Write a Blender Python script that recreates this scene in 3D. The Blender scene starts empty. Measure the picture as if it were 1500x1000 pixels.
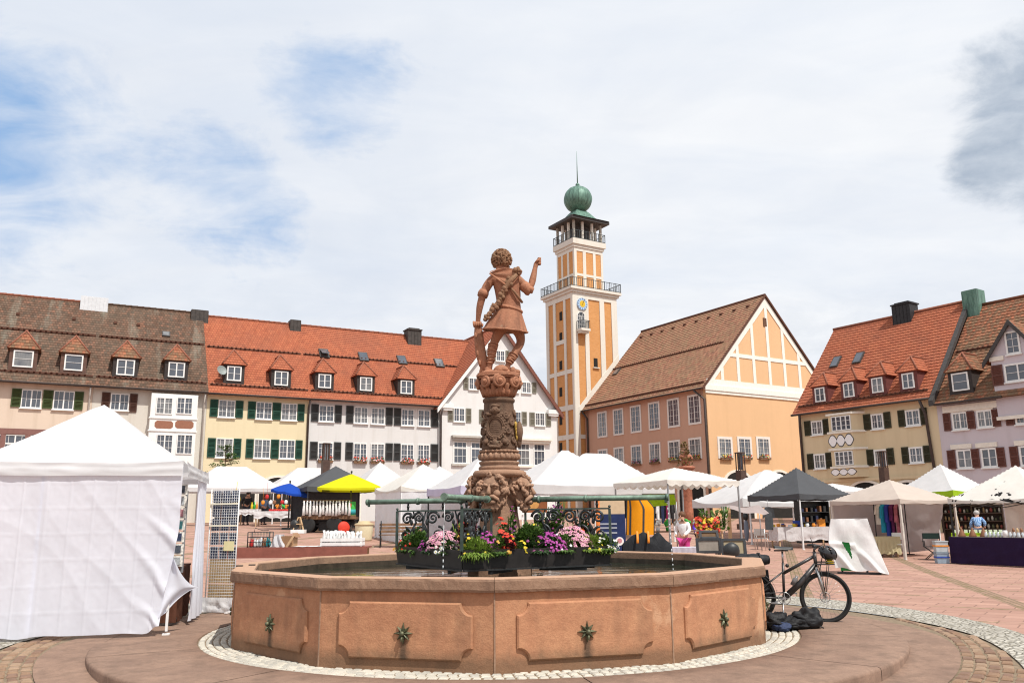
import bpy, math, random
from math import sin, cos, pi, radians, hypot, atan2, floor, sqrt
from mathutils import Vector, Matrix, noise
R = random.Random(7)
scene = bpy.context.scene
col = scene.collection
# ------------------------------------------------------------ camera model
FOC = 1220.6; PITCH = radians(11.98); ROLL = radians(-0.58); EYE = 1.6
_fw = Vector((0, cos(PITCH), sin(PITCH)))
_r0 = Vector((1, 0, 0)); _u0 = Vector((0, -sin(PITCH), cos(PITCH)))
_rt = _r0 * cos(ROLL) + _u0 * sin(ROLL); _up = _u0 * cos(ROLL) - _r0 * sin(ROLL)

def ray(px, py):
    return _fw + _rt * ((px - 750) / FOC) + _up * ((500 - py) / FOC)

def at(px, py, Y):
    """point of the place at distance Y (metres north of the camera) seen at px,py of the photo survey"""
    d = ray(px, py); t = Y / d.y
    return Vector((d.x * t, Y, EYE + d.z * t))

def sm(a, b, x):
    t = max(0.0, min(1.0, (x - a) / (b - a))); return t * t * (3 - 2 * t)

def gz(x, y):
    """height of the sloping square"""
    s = -.6 * x + .8 * (y - 13.3); z = 0
    if s > 0:
        z = .0022 * min(s, 20) ** 2 + .035 * max(0, min(s, 35) - 20) + .01 * max(0, min(s, 70) - 35)
    return z * sm(5.7, 10, hypot(x + .216, y - 13.334)) - .17 * sm(0, 3.5, 12.1 - y)

# ------------------------------------------------------------ mesh builder
class MB:
    def __init__(s):
        s.v = []; s.f = []; s.m = []; s.sm = []; s.uv = {}; s.M = Matrix(); s.mi = 0; s.smooth = False
    def _add(s, vs, fs, smooth=None):
        o = len(s.v); M = s.M
        s.v.extend(M @ Vector(p) for p in vs)
        for f in fs:
            s.f.append([o + i for i in f]); s.m.append(s.mi); s.sm.append(s.smooth if smooth is None else smooth)
        return o
    def box(s, c, d, rz=0, rx=0, ry=0, taper=1.0):
        x, y, z = d[0] / 2, d[1] / 2, d[2] / 2; t = taper
        p = [(-x, -y, -z), (x, -y, -z), (x, y, -z), (-x, y, -z), (-x * t, -y * t, z), (x * t, -y * t, z), (x * t, y * t, z), (-x * t, y * t, z)]
        if rz or rx or ry:
            m = Matrix.Rotation(rz, 3, 'Z') @ Matrix.Rotation(ry, 3, 'Y') @ Matrix.Rotation(rx, 3, 'X')
            p = [m @ Vector(q) for q in p]
        p = [(q[0] + c[0], q[1] + c[1], q[2] + c[2]) for q in p]
        s._add(p, [(3, 2, 1, 0), (4, 5, 6, 7), (0, 1, 5, 4), (1, 2, 6, 5), (2, 3, 7, 6), (3, 0, 4, 7)], False)
    def box2(s, a, b):
        s.box([(a[i] + b[i]) / 2 for i in range(3)], [abs(b[i] - a[i]) for i in range(3)])
    def bar(s, a, b, w, h=None):
        """square bar from a to b"""
        a = Vector(a); b = Vector(b); d = b - a; L = d.length
        if L < 1e-6: return
        d.normalize(); up = Vector((0, 0, 1)) if abs(d.z) < .95 else Vector((0, 1, 0))
        x = d.cross(up).normalized() * (w / 2); y = x.cross(d).normalized() * ((h or w) / 2)
        s._add([a - x - y, a + x - y, a + x + y, a - x + y, b - x - y, b + x - y, b + x + y, b - x + y],
               [(0, 1, 2, 3), (7, 6, 5, 4), (4, 5, 1, 0), (5, 6, 2, 1), (6, 7, 3, 2), (7, 4, 0, 3)], False)
    def tube(s, pts, r, n=8, cap=True, smooth=True):
        pts = [Vector(p) for p in pts]; N = len(pts)
        rs = r if isinstance(r, (list, tuple)) else [r] * N
        vs = []; prev = None
        for i, p in enumerate(pts):
            t = (pts[min(i + 1, N - 1)] - pts[max(i - 1, 0)])
            if t.length < 1e-9: t = Vector((0, 0, 1))
            t.normalize()
            if prev is None:
                a = Vector((0, 0, 1)) if abs(t.z) < .9 else Vector((1, 0, 0))
                x = t.cross(a).normalized()
            else:
                x = (prev - t * prev.dot(t))
                x = x.normalized() if x.length > 1e-6 else t.orthogonal().normalized()
            prev = x; y = t.cross(x)
            for k in range(n):
                a = 2 * pi * k / n
                vs.append(p + (x * cos(a) + y * sin(a)) * rs[i])
        fs = []
        for i in range(N - 1):
            for k in range(n):
                fs.append((i * n + k, i * n + (k + 1) % n, (i + 1) * n + (k + 1) % n, (i + 1) * n + k))
        o = s._add(vs, fs, smooth)
        if cap:
            s.f.append([o + k for k in range(n)][::-1]); s.m.append(s.mi); s.sm.append(False)
            s.f.append([o + (N - 1) * n + k for k in range(n)]); s.m.append(s.mi); s.sm.append(False)
    def lathe(s, prof, n=32, c=(0, 0, 0), smooth=True, ang0=0, wob=None):
        vs = []
        for (r, z) in prof:
            for k in range(n):
                a = ang0 + 2 * pi * k / n
                rr = r * (wob(a, z) if wob else 1)
                vs.append((c[0] + rr * cos(a), c[1] + rr * sin(a), c[2] + z))
        fs = []; P = len(prof)
        for i in range(P - 1):
            for k in range(n):
                fs.append((i * n + k, i * n + (k + 1) % n, (i + 1) * n + (k + 1) % n, (i + 1) * n + k))
        fs.append(tuple(range(n))[::-1]); fs.append(tuple((P - 1) * n + k for k in range(n)))
        s._add(vs, fs, smooth)
    def ball(s, c, r, n=8, m=6, sc=(1, 1, 1), smooth=True, jit=0):
        vs = []
        for j in range(m + 1):
            t = pi * j / m
            for k in range(n):
                a = 2 * pi * k / n; q = 1 + (R.uniform(-jit, jit) if jit else 0)
                vs.append((c[0] + r * sc[0] * q * sin(t) * cos(a), c[1] + r * sc[1] * q * sin(t) * sin(a), c[2] + r * sc[2] * q * cos(t)))
        fs = []
        for j in range(m):
            for k in range(n):
                fs.append((j * n + k, (j + 1) * n + k, (j + 1) * n + (k + 1) % n, j * n + (k + 1) % n))
        s._add(vs, fs, smooth)
    def quad(s, a, b, c, d, uv=None):
        o = s._add([a, b, c, d], [(0, 1, 2, 3)], False)
        if uv: s.uv[len(s.f) - 1] = uv
    def tri(s, a, b, c):
        s._add([a, b, c], [(0, 1, 2)], False)
    def poly(s, pts): s._add(pts, [tuple(range(len(pts)))], False)
    def prism(s, pts, vec, smooth=False):
        """polygon pts extruded by vec"""
        n = len(pts); v = Vector(vec)
        s._add([Vector(p) for p in pts] + [Vector(p) + v for p in pts],
               [tuple(range(n))[::-1], tuple(range(n, 2 * n))] + [(i, (i + 1) % n, n + (i + 1) % n, n + i) for i in range(n)], smooth)
    def grid(s, fn, nu, nv, smooth=True, uvfn=None):
        vs = [fn(i / nu, j / nv) for j in range(nv + 1) for i in range(nu + 1)]
        w = nu + 1; f0 = len(s.f)
        s._add(vs, [(j * w + i, j * w + i + 1, (j + 1) * w + i + 1, (j + 1) * w + i) for j in range(nv) for i in range(nu)], smooth)
        if uvfn:
            k = f0
            for j in range(nv):
                for i in range(nu):
                    s.uv[k] = [uvfn(a / nu, b / nv) for a, b in ((i, j), (i + 1, j), (i + 1, j + 1), (i, j + 1))]; k += 1
    def build(s, name, mats, parent=None, loc=None, rz=0, clean=False):
        me = bpy.data.meshes.new(name)
        me.from_pydata([tuple(p) for p in s.v], [], s.f)
        for m in (mats if isinstance(mats, (list, tuple)) else [mats]): me.materials.append(m)
        me.polygons.foreach_set('material_index', s.m)
        me.polygons.foreach_set('use_smooth', s.sm)
        if s.uv:
            uvl = me.uv_layers.new(name='UVMap').data
            for fi, uv in s.uv.items():
                p = me.polygons[fi]
                for k, li in enumerate(p.loop_indices): uvl[li].uv = uv[k]
        me.update()
        o = bpy.data.objects.new(name, me); col.objects.link(o)
        if parent: o.parent = parent
        if loc is not None: o.location = loc
        if rz: o.rotation_euler.z = rz
        return o

def tag(o, label=None, cat=None, group=None, kind=None):
    if label: o['label'] = label
    if cat: o['category'] = cat
    if group: o['group'] = group
    if kind: o['kind'] = kind
    return o

def thing(name, label, cat, loc=(0, 0, 0), rz=0, group=None):
    o = bpy.data.objects.new(name, None); col.objects.link(o)
    o.location = loc; o.rotation_euler.z = rz; o.empty_display_size = .2
    return tag(o, label, cat, group)

def copy_obj(o, parent=None):
    c = o.copy(); col.objects.link(c)
    if parent: c.parent = parent
    return c

def copy_tree(o, parent=None):
    c = copy_obj(o, parent)
    for ch in list(o.children): copy_tree(ch, c)
    return c

def put(name, mesh_obj, parent, loc, rz=0, scale=None):
    """another individual part that shares mesh data"""
    o = bpy.data.objects.new(name, mesh_obj.data); col.objects.link(o); o.parent = parent
    o.location = loc; o.rotation_euler.z = rz
    if scale: o.scale = scale
    return o

def skin(name, verts, edges, mat, parent=None, sub=2, loc=None, rz=0, root=0):
    """continuous tapered body: verts are (x, y, z, radius)"""
    me = bpy.data.meshes.new(name)
    me.from_pydata([v[:3] for v in verts], edges, [])
    o = bpy.data.objects.new(name, me); col.objects.link(o)
    md = o.modifiers.new('s', 'SKIN'); md.use_smooth_shade = True
    sv = me.skin_vertices[0].data if me.skin_vertices else None
    if sv is None:
        me.skin_vertices.new(); sv = me.skin_vertices[0].data
    for i, v in enumerate(verts):
        r = v[3]; sv[i].radius = (r, r) if not isinstance(r, (tuple, list)) else r
        sv[i].use_root = (i == root)
    m2 = o.modifiers.new('u', 'SUBSURF'); m2.levels = sub; m2.render_levels = sub
    dg = bpy.context.evaluated_depsgraph_get()
    nm = bpy.data.meshes.new_from_object(o.evaluated_get(dg))
    bpy.data.objects.remove(o)
    nm.materials.clear(); nm.materials.append(mat)
    nm.polygons.foreach_set('use_smooth', [True] * len(nm.polygons))
    o = bpy.data.objects.new(name, nm); col.objects.link(o)
    if parent: o.parent = parent
    if loc is not None: o.location = loc
    if rz: o.rotation_euler.z = rz
    return o

# ------------------------------------------------------------ materials
class NT:
    def __init__(s, name):
        s.mat = bpy.data.materials.new(name); s.mat.use_nodes = True
        s.t = s.mat.node_tree; s.n = s.t.nodes; s.l = s.t.links
        s.b = s.n['Principled BSDF']; s.out = s.n['Material Output']; s._tc = None
    def new(s, t, **kw):
        n = s.n.new(t)
        for k, v in kw.items(): setattr(n, k, v)
        return n
    def lk(s, a, b): s.l.new(a, b)
    def tc(s, which='Object'):
        if not s._tc: s._tc = s.new('ShaderNodeTexCoord')
        return s._tc.outputs[which]
    def noise(s, scale, detail=4, rough=.6, vec=None, dist=0):
        n = s.new('ShaderNodeTexNoise'); n.inputs['Scale'].default_value = scale
        n.inputs['Detail'].default_value = detail; n.inputs['Roughness'].default_value = rough
        n.inputs['Distortion'].default_value = dist
        s.lk(vec if vec is not None else s.tc(), n.inputs['Vector']); return n.outputs['Fac']
    def ramp(s, fac, stops):
        r = s.new('ShaderNodeValToRGB'); e = r.color_ramp.elements
        while len(e) < len(stops): e.new(.5)
        for k, (p, c) in enumerate(stops):
            e[k].position = p; e[k].color = (*c, 1) if len(c) == 3 else c
        s.lk(fac, r.inputs[0]); return r.outputs[0]
    def mix(s, a, b, fac, mode='MIX'):
        m = s.new('ShaderNodeMix'); m.data_type = 'RGBA'; m.blend_type = mode
        for sock, v in ((m.inputs[6], a), (m.inputs[7], b), (m.inputs[0], fac)):
            if hasattr(v, 'is_output'): s.lk(v, sock)
            elif isinstance(v, (int, float)): sock.default_value = v
            else: sock.default_value = (*v, 1)
        return m.outputs[2]
    def math(s, op, a, b=None, c=None):
        m = s.new('ShaderNodeMath'); m.operation = op
        for i, v in enumerate((a, b, c)):
            if v is None: continue
            if hasattr(v, 'is_output'): s.lk(v, m.inputs[i])
            else: m.inputs[i].default_value = v
        return m.outputs[0]
    def mapping(s, vec, scale=(1, 1, 1), rot=(0, 0, 0), loc=(0, 0, 0)):
        m = s.new('ShaderNodeMapping'); m.inputs['Scale'].default_value = scale
        m.inputs['Rotation'].default_value = rot; m.inputs['Location'].default_value = loc
        s.lk(vec, m.inputs['Vector']); return m.outputs[0]
    def bump(s, h, strength=.3, dist=.02, prev=None):
        b = s.new('ShaderNodeBump'); b.inputs['Strength'].default_value = strength; b.inputs['Distance'].default_value = dist
        s.lk(h, b.inputs['Height'])
        if prev is not None: s.lk(prev, b.inputs['Normal'])
        return b.outputs[0]
    def done(s, color=None, rough=.8, normal=None, metal=0, spec=.3, trans=None):
        b = s.b
        if color is not None:
            if hasattr(color, 'is_output'): s.lk(color, b.inputs['Base Color'])
            else: b.inputs['Base Color'].default_value = (*color, 1)
        if hasattr(rough, 'is_output'): s.lk(rough, b.inputs['Roughness'])
        else: b.inputs['Roughness'].default_value = rough
        b.inputs['Metallic'].default_value = metal; b.inputs['Specular IOR Level'].default_value = spec
        if normal is not None: s.lk(normal, b.inputs['Normal'])
        return s.mat

def sc3(c, k): return tuple(min(1, x * k) for x in c)

def simple(name, c, rough=.7, var=.12, scale=6, metal=0, spec=.3, bump=0, bscale=40):
    t = NT(name); f = t.noise(scale, 5)
    cc = t.ramp(f, [(.3, sc3(c, 1 - var)), (.7, sc3(c, 1 + var))])
    nrm = t.bump(t.noise(bscale, 3), bump, .01) if bump else None
    return t.done(cc, rough, nrm, metal, spec)

def plaster(name, c, dirt=.25):
    t = NT(name)
    f = t.noise(.35, 5, .65); g = t.noise(3.0, 5, .7)
    st = t.noise(1.0, 4, .6, t.mapping(t.tc(), (1.6, 1.6, .12)))
    a = t.mix(sc3(c, .9), sc3(c, 1.05), f)
    b = t.mix(a, sc3(c, .8), t.math('MULTIPLY', g, .35))
    d = t.mix(b, (c[0] * .62, c[1] * .58, c[2] * .52), t.math('MULTIPLY', t.ramp(st, [(.50, (0, 0, 0)), (.72, (1, 1, 1))]), dirt * 1.6))
    n = t.bump(t.noise(14, 6, .75), .35, .015)
    return t.done(d, .9, n, spec=.15)

def stone(name, c, c2, dark, scale=1.0, bump=.5, layers=.0, grime=.5, rough=.85, top=0, drip=0, spall=0, cav=0):
    """weathered red sandstone"""
    t = NT(name)
    f = t.noise(1.3 * scale, 6, .65); g = t.noise(9 * scale, 6, .75); h = t.noise(60 * scale, 3, .6)
    a = t.mix(c, c2, t.ramp(f, [(.35, (0, 0, 0)), (.65, (1, 1, 1))]))
    b = t.mix(a, sc3(c, .72), t.math('MULTIPLY', t.ramp(g, [(.45, (0, 0, 0)), (.7, (1, 1, 1))]), .6))
    if layers:
        w = t.noise(3.5 * scale, 4, .6, t.mapping(t.tc(), (.5, .5, 6)))
        b = t.mix(b, sc3(c2, 1.15), t.math('MULTIPLY', t.ramp(w, [(.5, (0, 0, 0)), (.72, (1, 1, 1))]), layers))
    st = t.noise(2.2 * scale, 5, .7, t.mapping(t.tc(), (1, 1, .3)))
    d = t.mix(b, dark, t.math('MULTIPLY', t.ramp(st, [(.48, (0, 0, 0)), (.72, (1, 1, 1))]), grime))
    e = t.mix(d, sc3(c, .8), t.math('MULTIPLY', t.ramp(h, [(.4, (1, 1, 1)), (.6, (0, 0, 0))]), .35))
    if cav:  # grime in hollows doubles as painted shade, raised edges painted lighter
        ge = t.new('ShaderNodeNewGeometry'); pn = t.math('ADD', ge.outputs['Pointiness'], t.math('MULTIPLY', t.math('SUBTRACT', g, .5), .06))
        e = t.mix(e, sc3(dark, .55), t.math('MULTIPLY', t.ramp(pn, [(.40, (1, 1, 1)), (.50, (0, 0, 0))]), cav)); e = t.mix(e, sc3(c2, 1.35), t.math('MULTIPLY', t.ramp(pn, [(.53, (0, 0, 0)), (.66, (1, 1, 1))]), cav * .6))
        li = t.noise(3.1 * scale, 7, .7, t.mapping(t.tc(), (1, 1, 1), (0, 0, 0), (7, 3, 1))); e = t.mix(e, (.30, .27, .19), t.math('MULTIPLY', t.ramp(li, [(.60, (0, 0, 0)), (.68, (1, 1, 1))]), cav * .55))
    if spall:
        q = t.noise(1.1, 7, .62, t.mapping(t.tc(), (1, 1, 1), (0, 0, 0), (4.2, 1.7, .6)), .4); e = t.mix(e, (.60, .37, .23), t.math('MULTIPLY', t.ramp(q, [(.62, (0, 0, 0)), (.66, (1, 1, 1))]), spall))
        sz = t.new('ShaderNodeSeparateXYZ'); t.lk(t.tc(), sz.inputs[0])
        q = t.math('ADD', sz.outputs[2], t.math('MULTIPLY', t.math('SUBTRACT', g, .5), .25)); lo = -.27 if drip else .12
        e = t.mix(e, (.10, .07, .045), t.math('MULTIPLY', t.ramp(t.math('SUBTRACT', q, lo - .5), [(.47, (1, 1, 1)), (.60, (0, 0, 0))]), .6))
    if drip:
        ax = t.math('ADD', t.math('ABSOLUTE', sz.outputs[0]), t.math('MULTIPLY', t.math('SUBTRACT', g, .5), .06)); m1 = t.ramp(ax, [(.015, (1, 1, 1)), (.07, (0, 0, 0))]); m2 = t.math('LESS_THAN', sz.outputs[2], .02)
        e = t.mix(e, (.05, .04, .03), t.math('MULTIPLY', t.math('MULTIPLY', m1, m2), drip))
    if top:  # light on upward faces painted into the colour
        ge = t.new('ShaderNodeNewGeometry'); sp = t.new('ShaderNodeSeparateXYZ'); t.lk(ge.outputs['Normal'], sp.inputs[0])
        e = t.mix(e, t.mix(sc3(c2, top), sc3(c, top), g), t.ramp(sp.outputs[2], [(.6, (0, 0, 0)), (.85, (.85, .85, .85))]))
    n = t.bump(h, bump * .6, .006, t.bump(g, bump, .02))
    return t.done(e, rough, n, spec=.2)

def tiles(name, cols, dirt, dirtf=.35, tw=.19, lichen=0):
    """roof tiles: UV in metres along the eave / course number"""
    t = NT(name); uv = t.tc('UV')
    sp = t.new('ShaderNodeSeparateXYZ'); t.lk(uv, sp.inputs[0]); u, v = sp.outputs[0], sp.outputs[1]
    row = t.math('FLOOR', v); sh = t.math('MULTIPLY', t.math('MODULO', row, 2.0), .5)
    uu = t.math('ADD', t.math('DIVIDE', u, tw), sh); cu = t.math('FLOOR', uu)
    cb = t.new('ShaderNodeCombineXYZ'); t.lk(cu, cb.inputs[0]); t.lk(row, cb.inputs[1])
    wn = t.new('ShaderNodeTexWhiteNoise'); wn.noise_dimensions = '2D'; t.lk(cb.outputs[0], wn.inputs['Vector'])
    n = len(cols)
    a = t.ramp(wn.outputs['Value'], [(i / max(1, n - 1), c) for i, c in enumerate(cols)])
    fr = t.math('FRACT', uu)
    ed = t.math('ABSOLUTE', t.math('SUBTRACT', fr, .5))
    gap = t.math('GREATER_THAN', ed, .44)
    a = t.mix(a, sc3(cols[0], .4), t.math('MULTIPLY', gap, .7))
    big = t.noise(.4, 6, .7); med = t.noise(2.0, 5, .7, t.mapping(t.tc(), (1, 1, .35)))
    a = t.mix(a, dirt, t.math('MULTIPLY', t.ramp(big, [(.42, (0, 0, 0)), (.68, (1, 1, 1))]), dirtf))
    a = t.mix(a, sc3(dirt, .7), t.math('MULTIPLY', t.ramp(med, [(.5, (0, 0, 0)), (.75, (1, 1, 1))]), dirtf))
    if lichen:
        ln = t.noise(.55, 6, .68, t.mapping(uv, (1.3, .045, 1))); a = t.mix(a, (.24, .225, .18), t.math('MULTIPLY', t.ramp(ln, [(.54, (0, 0, 0)), (.66, (1, 1, 1))]), lichen))
    hb = t.math('SUBTRACT', 1.0, t.math('POWER', t.math('MULTIPLY', ed, 2.0), 4.0))
    nb = t.bump(hb, .5, .02)
    return t.done(a, .85, nb, spec=.2)

def brick(name, c1, c2, mortar, bw=.24, bh=.075, axis='xz', dark=.2):
    t = NT(name); sp = t.new('ShaderNodeSeparateXYZ'); t.lk(t.tc(), sp.inputs[0])
    cb = t.new('ShaderNodeCombineXYZ')
    t.lk(t.math('ADD', sp.outputs[0], sp.outputs[1]), cb.inputs[0]); t.lk(sp.outputs[2], cb.inputs[1])
    br = t.new('ShaderNodeTexBrick'); t.lk(cb.outputs[0], br.inputs['Vector'])
    br.inputs['Scale'].default_value = 1; br.inputs['Brick Width'].default_value = bw; br.inputs['Row Height'].default_value = bh
    br.inputs['Mortar Size'].default_value = .008; br.inputs['Bias'].default_value = 0
    br.inputs['Color1'].default_value = (*c1, 1); br.inputs['Color2'].default_value = (*c2, 1); br.inputs['Mortar'].default_value = (*mortar, 1)
    f = t.noise(.5, 6, .7)
    c = t.mix(br.outputs['Color'], sc3(c1, .6), t.math('MULTIPLY', t.ramp(f, [(.45, (0, 0, 0)), (.7, (1, 1, 1))]), dark))
    return t.done(c, .9, t.bump(br.outputs['Fac'], -.3, .01), spec=.15)

def cloth(name, c, trans=.35, wr=.0, scale=3, rough=.9):
    t = NT(name)
    f = t.noise(scale, 5, .6)
    cc = t.ramp(f, [(.3, sc3(c, .94)), (.7, sc3(c, 1.03))])
    n = None
    if wr:
        w = t.noise(scale * 1.2, 4, .55, t.mapping(t.tc(), (1.4, 1.4, .6)), dist=.8)
        n = t.bump(w, wr, .06)
    t.done(cc, rough, n, spec=.1)
    if trans:
        tr = t.new('ShaderNodeBsdfTranslucent'); t.lk(cc, tr.inputs[0])
        if n is not None: t.lk(n, tr.inputs['Normal'])
        mx = t.new('ShaderNodeMixShader'); mx.inputs[0].default_value = trans
        t.lk(t.b.outputs[0], mx.inputs[1]); t.lk(tr.outputs[0], mx.inputs[2]); t.lk(mx.outputs[0], t.out.inputs[0])
    return t.mat

def pane_mat(name, base=(.035, .04, .05), curtain=.45):
    t = NT(name); oi = t.new('ShaderNodeObjectInfo')
    rnd = oi.outputs['Random']
    mp = t.new('ShaderNodeVectorMath'); mp.operation = 'ADD'
    cb = t.new('ShaderNodeCombineXYZ'); t.lk(t.math('MULTIPLY', rnd, 37.0), cb.inputs[0]); t.lk(t.math('MULTIPLY', rnd, 91.0), cb.inputs[2])
    t.lk(t.tc(), mp.inputs[0]); t.lk(cb.outputs[0], mp.inputs[1])
    f = t.noise(1.1, 3, .5, mp.outputs[0])
    fold = t.noise(6.0, 2, .5, t.mapping(mp.outputs[0], (3, 1, .15)))
    cur = t.mix((.10, .105, .11), (.30, .30, .29), fold)
    amt = t.math('MULTIPLY', t.math('GREATER_THAN', rnd, 1 - curtain), t.ramp(f, [(.42, (.15, .15, .15)), (.58, (.8, .8, .8))]))
    c = t.mix(t.mix(base, sc3(base, 3.0), f), cur, amt)
    t.done(c, .06, spec=.5); t.b.inputs['IOR'].default_value = 1.75
    t.lk(t.bump(t.noise(.9, 2, .5, mp.outputs[0]), .12, .05), t.b.inputs['Normal'])
    return t.mat

def leaf_mat(name, c1, c2, trans=.3):
    t = NT(name); oi = t.new('ShaderNodeNewGeometry')
    c = t.ramp(oi.outputs['Random Per Island'], [(.0, c1), (1.0, c2)])
    t.done(c, .55, spec=.3)
    tr = t.new('ShaderNodeBsdfTranslucent'); t.lk(c, tr.inputs[0])
    mx = t.new('ShaderNodeMixShader'); mx.inputs[0].default_value = trans
    t.lk(t.b.outputs[0], mx.inputs[1]); t.lk(tr.outputs[0], mx.inputs[2]); t.lk(mx.outputs[0], t.out.inputs[0])
    return t.mat

WHITE = simple('white_paint', (.74, .74, .72), .5, .05)
TRIM = simple('cream_trim', (.72, .68, .60), .8, .08)
PANE = pane_mat('window_glass')
PANED = pane_mat('dark_window_glass', (.02, .022, .025), .12)
DARK = simple('dark_opening', (.02, .018, .016), .9, .3)  # near black that paints in the shade inside openings
BLACKM = simple('black_metal', (.02, .021, .022), .45, .3, 8, spec=.4)
GREYM = simple('grey_metal', (.32, .33, .34), .4, .1, 8, metal=.6)
WMETAL = simple('white_metal', (.72, .72, .72), .4, .05)
BROWNM = simple('brown_downpipe', (.06, .045, .04), .5, .2)
PIPEM = simple('pale_downpipe', (.5, .47, .43), .5, .1)
GUTTER = simple('gutter', (.05, .035, .03), .6, .3)
RED_S1 = stone('red_sandstone', (.42, .20, .112), (.50, .265, .148), (.13, .085, .058), 1, .6, .25, .6, spall=.55)
RED_P = stone('panel_sandstone', (.43, .20, .112), (.52, .275, .152), (.14, .09, .06), 1, .6, .25, .5, spall=.6, drip=.75)
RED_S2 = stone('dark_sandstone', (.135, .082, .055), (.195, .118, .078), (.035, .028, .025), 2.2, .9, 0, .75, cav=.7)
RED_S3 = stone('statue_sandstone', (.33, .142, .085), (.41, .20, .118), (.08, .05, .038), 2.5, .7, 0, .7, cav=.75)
TIMBER = simple('brown_wood', (.18, .10, .055), .7, .3, 5)
PALEWOOD = simple('pale_wood', (.48, .33, .19), .7, .2, 5)
# ============================================================ sky, sun, camera
SUN_AZ = radians(40)     # to the right of the direction behind the camera
SUN_EL = radians(57)
sdir = Vector((sin(SUN_AZ) * cos(SUN_EL), -cos(SUN_AZ) * cos(SUN_EL), sin(SUN_EL)))
w = bpy.data.worlds.new('World'); scene.world = w; w.use_nodes = True
wt = w.node_tree; wn_ = wt.nodes; wl = wt.links
class WT(NT):
    def __init__(s):
        s.t = wt; s.n = wn_; s.l = wl; s._tc = None
W_ = WT()
bg = wn_['Background']; bg.inputs['Strength'].default_value = .1
sky = W_.new('ShaderNodeTexSky'); sky.sky_type = 'NISHITA'; sky.sun_disc = False
sky.sun_elevation = SUN_EL
sky.sun_rotation = atan2(sdir.x, sdir.y)
sky.air_density = 1.0; sky.dust_density = 1.5; sky.ozone_density = 1.0
dirn = W_.tc('Generated')
sp = W_.new('ShaderNodeSeparateXYZ'); wl.new(dirn, sp.inputs[0])
zz = W_.math('ADD', W_.math('MAXIMUM', sp.outputs[2], 0.0), .16)
cb = W_.new('ShaderNodeCombineXYZ')
wl.new(W_.math('DIVIDE', sp.outputs[0], zz), cb.inputs[0]); wl.new(W_.math('DIVIDE', sp.outputs[1], zz), cb.inputs[1])
cv = cb.outputs[0]
cl_big = W_.noise(.55, 7, .55, W_.mapping(cv, (1, .8, 1), (0, 0, .5), (3.1, 1.7, 0)), .5)
cl_str = W_.noise(1.6, 5, .55, W_.mapping(cv, (.55, 1.5, 1), (0, 0, -.75), (1.2, .4, 0)), .9)
cl_puf = W_.noise(8.5, 8, .62, W_.mapping(dirn, (1, 1, 1.6)), .25)
cl_fine = W_.noise(4.0, 6, .58, W_.mapping(cv, (.7, 1.2, 1), (0, 0, -.6)), .6)
def blob(px, py, rad, soft, wob=.12):
    d = ray(px, py).normalized()
    v = W_.new('ShaderNodeVectorMath'); v.operation = 'DISTANCE'; wl.new(dirn, v.inputs[0]); v.inputs[1].default_value = d
    dist = W_.math('ADD', v.outputs['Value'], W_.math('MULTIPLY', W_.math('SUBTRACT', W_.math('ADD', W_.math('MULTIPLY', cl_puf, .65), W_.math('MULTIPLY', cl_str, .35)), .5), wob * 2))
    mr = W_.new('ShaderNodeMapRange'); mr.interpolation_type = 'SMOOTHSTEP'
    mr.inputs['From Min'].default_value = rad + soft; mr.inputs['From Max'].default_value = rad - soft
    wl.new(dist, mr.inputs['Value']); return mr.outputs['Result']
white = W_.mix((7.9, 8.3, 9.0), (9.6, 9.75, 10.0), W_.ramp(W_.math('ADD', W_.math('MULTIPLY', cl_big, .7), W_.math('MULTIPLY', cl_fine, .3)), [(.34, (0, 0, 0)), (.60, (1, 1, 1))]))
blue = W_.mix(sky.outputs[0], (3.1, 5.2, 8.5), .85)
amt = W_.ramp(W_.math('ADD', W_.math('MULTIPLY', cl_str, .62), W_.math('MULTIPLY', cl_big, .38)), [(.36, (.0, .0, .0)), (.56, (1, 1, 1))])
# the thin cirrus lets blue through mostly to the left
holes = W_.math('MAXIMUM', W_.math('MAXIMUM', blob(5, 195, .095, .06, .16), W_.math('MULTIPLY', blob(490, 130, .055, .06, .2), .9)), W_.math('MULTIPLY', blob(325, 285, .06, .05, .18), .9))
left = W_.math('MULTIPLY', W_.math('SUBTRACT', 1.0, amt), .14)
gap = W_.math('MAXIMUM', left, W_.math('MULTIPLY', holes, W_.ramp(cl_fine, [(.32, (.95, .95, .95)), (.68, (.25, .25, .25))])))
skyc = W_.mix(white, blue, gap)
# brighter cumulus heads low over the roofs and one grey cloud high on the right
low = W_.math('MULTIPLY', W_.ramp(cl_puf, [(.5, (0, 0, 0)), (.6, (1, 1, 1))]), W_.ramp(sp.outputs[2], [(.06, (1, 1, 1)), (.26, (0, 0, 0))]))
skyc = W_.mix(skyc, (9.8, 9.9, 10), W_.math('MULTIPLY', low, .9))
lows = W_.math('MULTIPLY', W_.ramp(cl_puf, [(.36, (1, 1, 1)), (.48, (0, 0, 0))]), W_.ramp(sp.outputs[2], [(.05, (1, 1, 1)), (.30, (0, 0, 0))]))
skyc = W_.mix(skyc, (6.3, 6.9, 7.8), W_.math('MULTIPLY', lows, .75))
gc = W_.math('MAXIMUM', blob(1470, 138, .050, .022, .10), W_.math('MAXIMUM', blob(1452, 212, .036, .018, .085), W_.math('MAXIMUM', blob(1502, 192, .062, .022, .085), blob(1565, 160, .09, .022, .09))))
greyc = W_.mix((2.9, 3.75, 4.95), (7.6, 8.1, 8.8), W_.ramp(W_.math('ADD', W_.math('MULTIPLY', cl_puf, .6), W_.math('MULTIPLY', cl_fine, .4)), [(.35, (0, 0, 0)), (.66, (1, 1, 1))]))
skyc = W_.mix(skyc, greyc, W_.math('MULTIPLY', gc, .92))
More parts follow.
